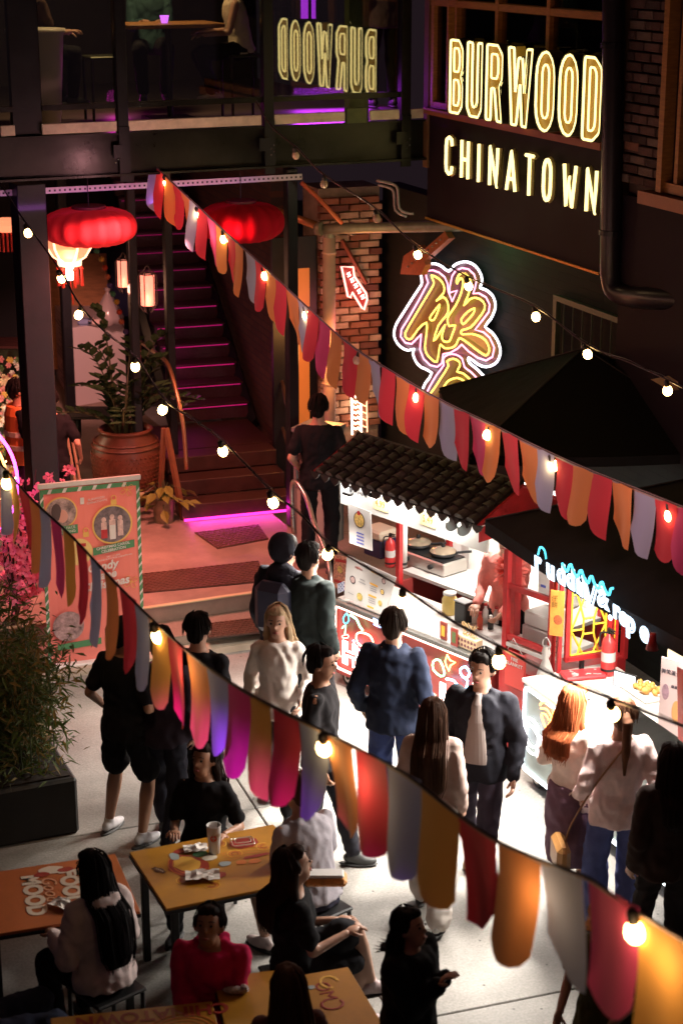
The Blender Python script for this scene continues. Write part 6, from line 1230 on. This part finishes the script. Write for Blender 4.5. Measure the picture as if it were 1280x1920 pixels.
def hand(q, w, d, palm, k, side, curl=.5):
    d = d.normalized(); palm = (palm - d * palm.dot(d)).normalized(); lat = d.cross(palm).normalized()
    q.ball(w + d * .045 * k, (.001,) * 3, 4); c = w + d * .045 * k
    rot = Matrix((lat, palm, d)).transposed()
    q.ball(c, (.040 * k, .016 * k, .052 * k), 10, rot=rot)
    for i, (o_, L) in enumerate(((-.029, .060), (-.010, .072), (.010, .067), (.028, .052))):
        p0 = c + lat * o_ * k + d * .035 * k; a1, a2 = curl * .7, curl * 1.6; p1 = p0 + (d * math.cos(a1) + palm * math.sin(a1)) * L * .5 * k; p2 = p1 + (d * math.cos(a2) + palm * math.sin(a2)) * L * .32 * k; p3 = p2 + (d * math.cos(a2 + .5 * curl) + palm * math.sin(a2 + .5 * curl)) * L * .25 * k
        q.tube([p0, p1, p2, p3], [.0095 * k, .009 * k, .008 * k, .006 * k], 6)
    s_ = -1 if side > 0 else 1; p0 = c + lat * .03 * s_ * k - d * .02 * k; p1 = p0 + (lat * s_ * .6 + d * .6 + palm * .4).normalized() * .035 * k; p2 = p1 + (lat * s_ * .15 + d + palm * .5).normalized() * .03 * k; q.tube([p0, p1, p2], [.012 * k, .010 * k, .008 * k], 6)
def person(label, loc, face=0, h=1.72, pose='stand', lean=0., arms=(None, None), top=((.02, .02, .02), 'tee'), bottom=((.02, .02, .025), 'trousers'), shoes=(.03, .03, .03), hair=((.012, .009, .008), 'short'), skin=None, turn=0, nod=0, fem=False, legs=None, group=None, seed=0, curl=.5, bulk=1., z=0., poles=(None, None), side_lean=0.):
    bulk = 1 + (bulk - 1) * .55; k = h / 1.75; skin = skin or SKIN; r_ = random.Random(seed + int(abs(loc[0]) * 1000)); root = thing('person', label, 'person', (loc[0], loc[1], z), R(face), group)
    ph = (.93 if pose != 'sit' else .53) * k; sw = (.150 if fem else .172); cl, sl = math.cos(lean), math.sin(lean)
    def T(x, y, zz): x2 = x + side_lean * zz; return Vector((x2 * k, (y * cl + zz * sl) * k, ph + (zz * cl - y * sl) * k))
    ax, ay = Vector((1, 0, 0)), Vector((0, cl, -sl))
    legs = legs or {'stand': ((-.11, .02, -.84), (.11, -.02, -.84)), 'walk': ((-.10, .22, -.83), (.10, -.26, -.80)), 'sit': ((-.11, .38, -.44), (.11, .40, -.44)), 'step': ((-.14, .10, -.84), (.14, -.10, -.84))}[pose]
    SH = [T(-sw, 0, .455), T(sw, 0, .455)]; H = []; 
    tg = []
    for i in (0, 1):
        s_ = (-1, 1)[i]; t_ = arms[i] or (s_ * .215, .05, -.05); w = T(*t_); pole = Vector(poles[i]) if poles[i] else Vector((s_ * .28, -.6, -.5)); e, w = ik(SH[i], w, .285 * k, .25 * k, pole); tg.append((SH[i], e, w))
    LG = []
    for i in (0, 1):
        s_ = (-1, 1)[i]; hp_ = Vector((s_ * .09 * k, 0, ph)); an = Vector((legs[i][0] * k, legs[i][1] * k, ph + legs[i][2] * k)); kn, an = ik(hp_, an, .44 * k, .42 * k, Vector((legs[i][3] if len(legs[i]) > 3 else s_ * .15, 1, .6 if pose == 'sit' else 0))); LG.append((hp_, kn, an))
    hc = T(0, .012, .665); hr = Matrix.Rotation(R(turn), 3, 'Z') @ Matrix.Rotation(-R(nod) - lean * .5, 3, 'X'); HP = lambda x, y, zz: hc + hr @ (Vector((x, y, zz)) * k * 1.1)
    fw = .92 if fem else 1.
    rings = [(-.08, .13, .09), (-.02, .165, .115), (.05, .16 if not fem else .165, .112), (.15, .135 * fw, .098), (.25, .145 * fw, .105), (.36, .160 * fw, .112), (.44, .160 * fw, .096), (.49, .115, .076), (.53, .062, .060), (.60, .052, .055)]
    b = M(); loftring(b, [(T(0, 0, a), w * k, d * k, ax, ay) for a, w, d in rings])
    b.ball(HP(0, 0, .02), (.074 * k, .092 * k, .105 * k), 14, rot=hr); b.ball(HP(0, .022, -.055), (.054 * k, .060 * k, .060 * k), 12, rot=hr); b.ball(HP(0, .090, -.012), (.012 * k, .018 * k, .022 * k), 8, rot=hr)
    b.tube([T(0, 0, .5), HP(0, -.015, -.04)], [.054 * k, .050 * k], 12)
    for s_ in (-1, 1): b.ball(HP(s_ * .076, -.005, -.005), (.014 * k, .02 * k, .032 * k), 8, rot=hr)
    for i, (a, e, w) in enumerate(tg): chain(b, [a, e, w], [.047 * k * fw, .038 * k * fw, .026 * k])
    for hp_, kn, an in LG: chain(b, [hp_, kn], [.082 * k, .052 * k]); mid = kn.lerp(an, .3); chain(b, [kn, mid, an], [.050 * k, .056 * k, .034 * k])
    ex = M()
    for i, (a, e, w) in enumerate(tg): d = (w - e); hand(ex, w, d, Vector(((-1, 1)[i] * -1., .4, .15)) if d.z < -.1 else Vector((0, .2, -1)), k, (-1, 1)[i], curl)
    body = remesh(b, 'body', skin, root, .0135 * k, 3, extra=ex)
    if abs(math.degrees(0) - face) >= 0:
        q = M()
        for s_ in (-1, 1): q.ball(HP(s_ * .030, .082, .012), .0085 * k, 8)
        q.build('eye', EYE, body, smooth=True)
        q = M()
        for s_ in (-1, 1): q.tube([HP(s_ * .016, .088, .034), HP(s_ * .030, .090, .039), HP(s_ * .046, .078, .034)], .0032 * k, 5)
        q.build('eyebrow', mat('brow', (.02, .012, .01), .8), body, smooth=True)
        q = M(); q.ball(HP(0, .078, -.055), (.022 * k, .008 * k, .007 * k), 8, rot=hr); q.build('mouth', LIP, body, smooth=True)
    # top
    tc, tk = top; q = M(); g_ = .015 * bulk
    hem = -.10 if pose != 'sit' else -.04
    if tk == 'crop': hem = .08
    rr = [x for x in ([(hem, .165 * (1 if fem else 1), .12)] + [y for y in rings if y[0] > hem + .02 and y[0] < .5])]
    if tk in ('jacket', 'hoodie', 'long', 'tee', 'crop', 'tank', 'sweater'):
        th_ = {'jacket': 1.9, 'hoodie': 1.8, 'sweater': 1.4, 'long': 1.15, 'tee': 1.15, 'crop': 1., 'tank': .8}[tk] * g_
        loftring(q, [(T(0, 0, a), (w + th_) * k, (d + th_) * k, ax, ay) for a, w, d in rr] + [(T(0, -.005, .515), .075 * k, .07 * k, ax, ay)])
        if tk != 'tank':
            for a, e, w in tg:
                if tk in ('tee', 'crop'): chain(q, [a, a.lerp(e, .72)], [.053 * k, .060 * k])
                else: chain(q, [a, e, e.lerp(w, .97)], [(.042 + th_ * .9) * k, (.036 + th_ * .85) * k, (.027 + th_ * .6) * k])
        if tk == 'hoodie':
            q.ball(T(0, -.09, .50), (.11 * k, .06 * k, .06 * k), 10); chain(q, [T(-.09, -.02, .51), T(0, -.09, .50), T(.09, -.02, .51)], [.035 * k] * 3)
        if tk == 'jacket': chain(q, [T(-.07, .02, .52), T(0, -.05, .53), T(.07, .02, .52)], [.025 * k] * 3)
    tcm = mat('fabric %.3f %.3f %.3f' % tuple(tc), tc, .9, var=.15, vs=12, bump=.2, bs=180, spec=.2)
    remesh(q, {'tee': 'tshirt', 'crop': 'tshirt', 'tank': 'tank_top', 'long': 'shirt', 'sweater': 'sweater', 'hoodie': 'hoodie', 'jacket': 'jacket'}[tk], tcm, root, .015 * k, 3, fold=.018, fs=10, seed=r_.random() * 50)
    # bottoms
    bc, bk = bottom; bcm = mat('fabric %.3f %.3f %.3f' % tuple(bc), bc, .9, var=.15, vs=10, bump=.2, bs=150, spec=.2); q = M()
    loftring(q, [(T(0, 0, a), (w + .003) * k, (d + .003) * k, ax, ay) for a, w, d in [(-.09, .14, .10), (-.02, .165, .115), (.03, .158, .108)]])
    for hp_, kn, an in LG:
        if bk == 'trousers': chain(q, [hp_, kn, kn.lerp(an, .93)], [.090 * k, .072 * k, .058 * k])
        elif bk == 'jeans': chain(q, [hp_, kn, kn.lerp(an, .96)], [.092 * k, .088 * k, .090 * k])
        elif bk == 'shorts': chain(q, [hp_, hp_.lerp(kn, .82)], [.105 * k, .100 * k])
        elif bk == 'skirt': pass
    if bk == 'skirt':
        md_ = (LG[0][1] + LG[1][1]) / 2; q.tube([Vector((0, 0, ph + .08 * k)), Vector((0, 0, ph - .05 * k)), md_ + Vector((0, 0, -.08 * k))], [.15 * k, .18 * k, .22 * k], 16)
    remesh(q, {'trousers': 'trousers', 'jeans': 'jeans', 'shorts': 'shorts', 'skirt': 'skirt'}[bk], bcm, root, .016 * k, 3, fold=.019, fs=9, seed=r_.random() * 50)
    # shoes
    shm = mat('shoe %.2f %.2f %.2f' % tuple(shoes), shoes, .55, var=.15, vs=30); solem = mat('shoe sole', (.5, .48, .46) if max(shoes) > .3 else (.05, .05, .05), .6)
    for i, (hp_, kn, an) in enumerate(LG):
        fwd = Vector((.12 * (-1, 1)[i], 1, 0)).normalized(); sh = M(); f0_ = an + Vector((0, 0, -.035 * k)); lift = max(0, an.z - .09 * k)
        pit = min(.9, lift * 3.0) if legs[i][1] < 0 else 0; fwd = Vector((fwd.x, fwd.y * math.cos(pit), -math.sin(pit))); up_ = Vector((1, 0, 0)).cross(fwd).normalized()
        base_ = an - up_ * .058 * k
        rot = Matrix((fwd.cross(up_), fwd, up_)).transposed()
        sh.ball(base_ - fwd * .03 * k + up_ * .02 * k, (.036 * k, .05 * k, .042 * k), 10, rot=rot); sh.ball(base_ + fwd * .07 * k, (.042 * k, .105 * k, .034 * k), 12, rot=rot); sh.ball(base_ + fwd * .03 * k + up_ * .02 * k, (.034 * k, .07 * k, .036 * k), 10, rot=rot); sh.tube([an + up_ * .02 * k, base_], [.040 * k, .036 * k], 10)
        so = remesh(sh, 'shoe', shm, root, .011 * k, 2); sl_m = M(); sl_m.ball(base_ + fwd * .035 * k - up_ * .026 * k, (.046 * k, .145 * k, .013 * k), 12, rot=rot); sl_m.build('sole', solem, so, smooth=True)
    # hair
    hcol, hs = hair; hm = mat('hair %.3f %.3f %.3f' % tuple(hcol), hcol, .75, var=.4, vs=40, stretch=(1, 1, .12), spec=.12); q = M()
    if hs != 'hood' and hs != 'cap':
        q.ball(HP(0, -.020, .040), (.083 * k, .092 * k, .092 * k), 14, rot=hr); q.ball(HP(0, .030, .085), (.066 * k, .055 * k, .038 * k), 10, rot=hr); q.ball(HP(0, -.055, -.01), (.068 * k, .055 * k, .075 * k), 10, rot=hr)
        for s_ in (-1, 1): q.ball(HP(s_ * .068, -.015, .02), (.020 * k, .05 * k, .045 * k), 8, rot=hr)
    if hs in ('long', 'verylong', 'bob'):
        L = {'long': .34, 'verylong': .52, 'bob': .14}[hs]; n_ = 7; rg = []
        for i in range(n_ + 1):
            t_ = i / n_; base_p = HP(0, -.045, 0) if t_ < .2 else None; zz = .665 + .02 - t_ * (L + .05); wdt = .082 + (.035 if hs != 'bob' else .01) * math.sin(t_ * 2.6); yo = -.055 - (.075 if zz < .5 else .03) * min(1, t_ * 2)
            yo -= (.03 * bulk if zz < .5 else 0); rg.append((T(0, yo, zz), wdt * k * (1 if t_ < .9 else .75), (.042 if t_ < .9 else .02) * k, ax, ay))
        loftring(q, rg[::-1])
        for s_ in (-1, 1): q.tube([HP(s_ * .072, -.01, .03), T(s_ * .085, -.02, .56), T(s_ * .10, .0, .42 if hs != 'bob' else .55)], [.022 * k, .030 * k, .022 * k], 8)
    if hs == 'ponytail': q.tube([HP(0, -.10, .05), HP(0, -.15, .02), T(0, -.15, .50), T(0, -.14, .30)], [.03 * k, .035 * k, .032 * k, .012 * k], 10)
    if hs == 'bun': q.ball(HP(0, -.09, .10), .045 * k, 10)
    if hs == 'hood':
        q.ball(HP(0, -.028, .03), (.105 * k, .112 * k, .125 * k), 14, rot=hr); q.ball(T(0, -.05, .52), (.12 * k, .09 * k, .07 * k), 12)
        hm = tcm; fr = M(); fr.ball(HP(0, .03, .05), (.078 * k, .07 * k, .08 * k), 10, rot=hr); fr.build('fringe', mat('hair 0.01', (.012, .009, .008), .5), root, smooth=True)
    if hs == 'cap':
        q.ball(HP(0, -.022, .022), (.080 * k, .085 * k, .08 * k), 12, rot=hr); remesh(q, 'hair', mat('hair 0.01', (.012, .009, .008), .5), root, .010 * k, 2, strand=.004); q = M()
        q.ball(HP(0, -.008, .062), (.086 * k, .098 * k, .068 * k), 14, rot=hr); q.ball(HP(0, .105, .045), (.065 * k, .065 * k, .010 * k), 12, rot=hr); return (remesh(q, 'cap', hm, root, .010 * k, 2), root)[1]
    sx_ = M()
    if hs != 'hood':
        for i in range(70):
            an = r_.uniform(0, 2 * math.pi) if hs != 'long' else r_.uniform(math.pi * .9, math.pi * 2.1); cx, cy = math.cos(an), math.sin(an)
            if cy > .25 and abs(cx) < .9: continue
            j_ = r_.uniform(.97, 1.07); P_ = [HP(cx * .02, -.02 + cy * .02, .136), HP(cx * .062 * j_, -.02 + cy * .07 * j_, .105), HP(cx * .086 * j_, -.02 + cy * .098 * j_, .045), HP(cx * .088 * j_, -.022 + cy * .10 * j_, .0 + r_.uniform(-.02, .02))]
            if hs in ('long', 'verylong', 'bob') and cy < .1:
                P_ += [c + ax * (w * 1.05 * cx * j_) + ay * (d * 1.15 * cy * j_) for c, w, d, ax_, ay_ in rg[2:]]
                P_[-1] = P_[-1] + Vector((r_.uniform(-.02, .02), r_.uniform(-.02, .01), r_.uniform(-.03, .03)))
            sx_.tube(P_, [.0035 * k] * (len(P_) - 1) + [.001], 4)
    remesh(q, 'hood' if hs == 'hood' else 'hair', hm, root, .0105 * k, 2, strand=.007 if hs != 'hood' else 0, fold=.004 if hs == 'hood' else 0, seed=r_.random() * 40, extra=sx_ if sx_.v else None)
    return root
def headpos(px, py, h, z=0.): p = G(px, py, z + h); return (p.x, p.y)
def stool(loc, face=0, hh=.45, label='black metal stool'):
    o = thing('stool', label, 'stool', (loc[0], loc[1], 0), R(face)); q = M(); q.box((0, 0, hh - .012), (.34, .34, .025), bev=.008); q.build('seat', BLACK, o)
    lq = M(); lq.tube([(0, 0, 0), (0, 0, hh - .03)], .014, 6); l0 = None
    for x, y in ((-.15, -.15), (.15, -.15), (.15, .15), (-.15, .15)):
        if l0 is None: l0 = lq.build('leg', BLACK, o); l0.location = (x, y, 0)
        else: inst(l0.data, 'leg', o, (x, y, 0))
    return o
K = (.009, .008, .010); NAVY = (.02, .028, .06); WHT = (.6, .58, .56)
def extra(root, q, name, m_): return q.build(name, m_, root)
# standing and walking
person('person in black shirt seen from behind by the glass cabinet, top of the terrace', headpos(597, 735, 1.78, .3), -8, 1.78, 'stand', top=(K, 'tee'), bottom=(K, 'trousers'), z=.3, arms=((-.22, .12, .05), (.22, .14, .05)), bulk=1.4)
p = person('person in a dark hooded jacket walking away past the first cart', headpos(533, 998, 1.78), -28, 1.78, 'walk', top=((.014, .014, .022), 'hoodie'), bottom=(K, 'trousers'), hair=(K, 'hood'), bulk=1.7, turn=-30)
q = M(); q.box((0, -.19, 1.22), (.30, .16, .42), bev=.06); extra(p, q, 'backpack', mat('backpack navy', (.02, .02, .045), .6, var=.2))
person('tall person in a dark jacket just behind the hooded figure', headpos(578, 1012, 1.76), -40, 1.76, 'stand', top=((.014, .02, .02), 'jacket'), bottom=(K, 'trousers'), bulk=1.4)
person('woman with pale blond hair in a cream top walking towards the camera', headpos(520, 1130, 1.66), 172, 1.66, 'walk', top=((.74, .66, .60), 'long'), bottom=((.02, .018, .02), 'trousers'), hair=((.50, .36, .22), 'long'), fem=True, arms=((-.2, .14, .08), (.22, .10, .02)), nod=-5)
person('man with short black hair in black, half hidden behind the lower bunting', headpos(370, 1143, 1.74), -20, 1.74, 'walk', top=(K, 'long'), bottom=(K, 'trousers'))
p = person('young man in black shirt with a white badge looking to the right', headpos(600, 1205, 1.70), -100, 1.70, 'walk', top=((.02, .018, .02), 'tee'), bottom=((.03, .03, .04), 'trousers'), shoes=(.05, .05, .05), skin=SKIN2, turn=-8)
q = M(); q.box((-.155, .03, 1.28), (.012, .07, .10), bev=.003); extra(p, q, 'badge', PAPER)
person('man in black tee and black shorts with white sneakers beside the bamboo', headpos(228, 1150, 1.76), -35, 1.76, 'step', top=(K, 'tee'), bottom=(K, 'shorts'), shoes=(.6, .58, .6), skin=SKIN2, arms=((-.27, .10, .02), (.2, .2, .12)), bulk=1.5, legs=((-.24, .05, -.84), (.10, .02, -.84)))
p = person('person in black track pants with white side stripes behind the man in shorts', headpos(300, 1170, 1.70), -15, 1.70, 'walk', top=((.03, .02, .03), 'long'), bottom=((.02, .02, .03), 'trousers'))
person('man in a dark blue jacket standing at the counter of the first cart', headpos(738, 1135, 1.77), -18, 1.77, 'stand', top=((.012, .017, .036), 'jacket'), bottom=((.03, .045, .13), 'jeans'), shoes=(.05, .05, .06), hair=((.03, .02, .015), 'short'), arms=((-.24, .05, .0), (.2, .16, .12)))
person('woman with long dark hair and a beige cardigan in the middle of the alley', headpos(812, 1305, 1.60), -12, 1.60, 'walk', top=((.42, .30, .26), 'sweater'), bottom=((.45, .40, .36), 'jeans'), hair=((.05, .022, .012), 'verylong'), fem=True, shoes=(.5, .48, .46))
p = person('man in a black open jacket and grey shirt facing right of the camera', headpos(905, 1213, 1.76), 160, 1.76, 'walk', top=((.009, .009, .014), 'jacket'), bottom=((.03, .022, .035), 'trousers'), turn=-10, arms=((-.26, .10, -.03), (.27, .05, -.05)), bulk=1.2, shoes=(.2, .12, .06))
q = M(); loftring(q, [(Vector((0, y_, z_)), w_, .028, Vector((1, 0, 0)), Vector((0, 1, 0))) for z_, w_, y_ in ((.98, .085, .128), (1.12, .072, .122), (1.28, .055, .128), (1.40, .034, .112), (1.46, .02, .075))]); extra(p, q, 'shirt_front', mat('grey shirt', (.20, .16, .145), .8))
q = M(); c_ = Vector((0, .13, 1.62));
for s_ in (-1, 1): q.tube([c_ + Vector((s_ * .034 + .024 * math.cos(t_), 0, .017 * math.sin(t_))) for t_ in [i * .63 for i in range(10)]], .003, 4, closed=True)
person('woman with long auburn hair and a pale blouse at the crepe cart', headpos(1078, 1280, 1.64), -52, 1.64, 'stand', top=((.82, .68, .60), 'sweater'), bottom=((.16, .09, .13), 'skirt'), hair=((.32, .085, .03), 'long'), fem=True, arms=((-.2, .2, .12), (.2, .22, .15)))
p = person('woman with a brown ponytail, pale pink sweater and blue jeans', headpos(1168, 1303, 1.68), 4, 1.68, 'stand', top=((.82, .62, .60), 'sweater'), bottom=((.10, .12, .30), 'jeans'), hair=((.12, .05, .025), 'ponytail'), fem=True, arms=((-.24, .12, .05), (.24, .12, .05)), bulk=1.4, shoes=(.5, .5, .5))
q = M(); q.tube(smoothpath([(-.02, -.13, 1.36), (-.18, -.10, 1.1), (-.30, -.02, .80), (-.33, 0, .66)], 4), .007, 5); extra(p, q, 'bag_strap', mat('tan strap', (.3, .14, .05), .5)); q = M(); q.box((-.36, .0, .58), (.09, .28, .20), bev=.03); extra(p, q, 'shoulder_bag', mat('tan leather', (.48, .23, .07), .45, var=.1))
person('person in dark brown coat at the right edge of the picture', headpos(1262, 1390, 1.66), 12, 1.66, 'stand', top=((.035, .018, .014), 'jacket'), bottom=((.02, .014, .014), 'trousers'), hair=((.02, .01, .008), 'long'), bulk=1.5, fem=True)
person('vendor in a salmon pink shirt leaning over the counter inside the first cart', (F1.p(1.28, .80)[0], F1.p(1.28, .80)[1]), 150, 1.66, 'stand', lean=.15, top=((.80, .26, .22), 'long'), bottom=(K, 'trousers'), arms=((-.1, .35, .12), (.14, .34, .16)), turn=10)
# far left staff
p = person('worker in an orange hi vis vest reaching into the flower wall', headpos(32, 706, 1.70, .3), -75, 1.70, 'stand', top=(K, 'tee'), bottom=((.06, .015, .06), 'trousers'), skin=SKIN2, z=.3, arms=((-.15, .3, .3), (.15, .3, .25)))
q = M(); loftring(q, [(Vector((0, 0, .93 + a)), w, d, Vector((1, 0, 0)), Vector((0, 1, 0))) for a, w, d in ((-.10, .20, .155), (.1, .185, .15), (.25, .19, .15), (.40, .20, .145), (.48, .15, .12))]); extra(p, q, 'vest', mat('hi vis orange', (.9, .22, .05), .6)); q = M()
for zz in (.98, 1.12): loftring(q, [(Vector((0, 0, zz)), .207, .163, Vector((1, 0, 0)), Vector((0, 1, 0))), (Vector((0, 0, zz + .05)), .205, .163, Vector((1, 0, 0)), Vector((0, 1, 0)))])
extra(p, q, 'reflective_band', mat('reflective band', (.7, .6, .45), .4))
person('person in black standing just right of the wide black column', headpos(92, 728, 1.62, .3), 10, 1.64, 'stand', top=(K, 'tee'), bottom=(K, 'trousers'), z=.3, arms=((-.2, .1, .1), (.30, .06, .02)), bulk=1.5)
# seated
def seated(label, px, py, face, h=1.68, hz=1.27, seatlab=None, **kw):
    x, y = headpos(px, py, hz * h / 1.68); p = person(label, (x, y), face, h, 'sit', **kw); stool((x, y), face, .45 * 1, seatlab or ('black stool under the ' + label.split(' ', 1)[1].split(' at ')[0])[:70]); return p
seated('woman in black with long hair resting her arm on the mustard table', 382, 1392, 168, 1.64, 1.27, 'black stool behind the mustard table by the bunting', top=(K, 'tee'), bottom=(K, 'trousers'), hair=((.02, .01, .008), 'long'), fem=True, skin=SKIN2, arms=((-.22, .30, .26), (.12, .34, .27)), nod=-12, turn=-15)
seated('person in a grey ribbed top bending over food beside the mustard table', 590, 1470, 40, 1.74, 1.24, 'black stool right of the mustard table', top=((.40, .37, .41), 'tee'), bottom=((.03, .03, .05), 'shorts'), shoes=(.62, .5, .48), hair=((.10, .05, .035), 'short'), lean=.25, arms=((-.1, .34, .18), (.14, .32, .18)), bulk=1.5)
seated('woman with very long black hair in a cream hoodie at the terracotta table', 188, 1600, 42, 1.70, 1.29, 'black stool under the woman in the cream hoodie', top=((.66, .55, .53), 'hoodie'), bottom=(K, 'trousers'), hair=((.008, .006, .007), 'verylong'), fem=True, bulk=1.7, lean=.12, arms=((-.16, .26, .24), (.16, .28, .24)))
p = seated('person in a raspberry pink hooded top looking down at a phone', 398, 1690, 172, 1.62, 1.24, 'black stool under the person in pink', top=((.62, .015, .10), 'hoodie'), bottom=(K, 'trousers'), hair=((.015, .01, .01), 'short'), skin=SKIN2, lean=.15, arms=((-.07, .34, .16), (.07, .34, .15)), nod=-28, bulk=1.5)
q = M(); q.box((0, .46, .74), (.075, .14, .01), bev=.003); extra(p, q, 'phone', BLACK)
seated('woman with long dark hair in black and bare crossed legs facing right', 548, 1588, -72, 1.70, 1.27, 'black stool under the woman with bare legs', top=(K, 'tee'), bottom=((.02, .02, .025), 'shorts'), hair=((.025, .012, .009), 'long'), fem=True, arms=((-.1, .30, .20), (.1, .30, .22)), legs=((-.02, .50, -.22, .3), (-.06, .42, -.44, -.2)), shoes=(.55, .42, .42), nod=-15)
seated('person seen from behind with brown hair at the very bottom of the picture', 540, 1815, 12, 1.66, 1.27, 'black stool at the bottom edge', top=((.10, .035, .03), 'long'), bottom=(K, 'trousers'), hair=((.06, .025, .014), 'long'), fem=True)
seated('person in dark jeans cut off by the left edge below the terracotta table', -60, 1700, -60, 1.70, 1.27, 'black stool at the left edge', top=((.10, .05, .035), 'long'), bottom=((.02, .025, .05), 'jeans'), shoes=(.25, .22, .2))
person('youngster with a black bob haircut in a black puffer jacket eating', headpos(768, 1697, 1.48), -125, 1.48, 'stand', top=(K, 'hoodie'), bottom=(K, 'trousers'), hair=((.010, .008, .010), 'bob'), arms=((-.06, .22, .36), (.05, .24, .38)), nod=-18, bulk=2.3)
person('person in an olive top with a cream shawl behind the nearest flags', headpos(1150, 1655, 1.62), 150, 1.62, 'stand', top=((.07, .06, .012), 'tee'), bottom=((.08, .07, .015), 'skirt'), hair=((.70, .38, .16), 'cap'), fem=True, arms=((-.12, .25, .15), (.2, .2, .1)), lean=.2)
# balcony guests
zb = 4.47; fb = lambda u, v: tuple(FB.p(u, v)[:2])
def bar_table(u, v, label, w=.95):
    o = thing('bar_table', label, 'table', FB.p(u, v, zb), FB.a); q = M(); q.box((0, 0, .90), (w, .6, .04), bev=.006); q.build('table_top', mat('bar timber', (.32, .14, .04), .45, var=.2), o); q = M(); q.cyl((0, 0, 0), (0, 0, .88), .03, n=8); q.box((0, 0, .02), (.45, .45, .03)); q.build('pedestal', BLACK, o); return o
def bar_stool(u, v, label): 
    o = thing('bar_stool', label, 'stool', FB.p(u, v, zb), FB.a, 'olive bar stools on the balcony'); q = M(); q.box((0, 0, .60), (.36, .34, .03), bev=.01); q.build('seat', mat('olive metal', (.06, .06, .03), .4, .5), o); lq = M(); lq.tube([(0, 0, 0), (0, 0, .59)], .014, 6); l0 = None
    for x, y in ((-.16, -.15), (.16, -.15), (.16, .15), (-.16, .15)):
        if l0 is None: l0 = lq.build('leg', MATS['olive metal'], o); l0.location = (x, y, 0)
        else: inst(l0.data, 'leg', o, (x, y, 0))
u0 = FB.hit(315, 42, .75).x; bar_table(u0, .75, 'timber topped bar table beside the woman in cream on the balcony')
u1 = FB.hit(452, 110, .75).x
person('woman in a cream sleeveless top on a bar stool at the balcony table', fb(u1, .72), 78 + 23, 1.68, 'sit', lean=.18, top=((.62, .50, .36), 'tank'), bottom=(K, 'trousers'), shoes=(.6, .5, .48), hair=(K, 'long'), fem=True, arms=((-.1, .36, .22), (.1, .34, .24)), z=zb + .15, legs=((-.08, .32, -.42), (.08, .26, -.44)))
bar_stool(u1, .72, 'olive bar stool under the woman in the cream top'); u2 = FB.hit(195, 120, 1.0).x; bar_stool(u2, 1.0, 'empty dark bar stool left of the timber bar table')
u3 = FB.hit(290, 60, 1.5).x; person('person in teal behind the bar table on the balcony', fb(u3 - .05, 1.5), 190, 1.72, 'sit', top=((.03, .07, .07), 'long'), bottom=(K, 'trousers'), skin=SKIN2, z=zb + .15, arms=((-.1, .32, .24), (.1, .32, .24)))
o = thing('glowing_cup', 'small purple lit lantern cup on the bar table', 'lamp', FB.p(u0 - .05, .7, zb + .921), 0); q = M(); q.lathe([(.03, 0), (.045, .07)], n=12); q.build('cup', emis('purple cup', (.65, .15, 1), 2.5), o)
u4 = FB.hit(735, 60, 1.0).x; person('person in a grey hooded top standing behind the balcony glass', fb(u4, 1.2), 20, 1.70, 'stand', top=((.22, .15, .14), 'hoodie'), bottom=(K, 'trousers'), z=zb)
u5 = FB.hit(60, 30, .9).x; person('diner leaning on the white barrel table at the far left of the balcony', fb(u5, 1.1), -60, 1.70, 'sit', lean=.2, top=((.06, .03, .02), 'tee'), bottom=(K, 'trousers'), arms=((-.1, .36, .24), (.1, .36, .26)), z=zb + .15)
o = thing('barrel_table', 'white tapered barrel table at the far left of the balcony', 'table', FB.p(FB.hit(68, 100, .6).x, .6, zb)); q = M(); q.lathe([(.20, 0), (.26, .85), (.28, .87), (.28, .9)], n=28); q.build('barrel', mat('white barrel', (.62, .55, .45), .5), o, smooth=True)
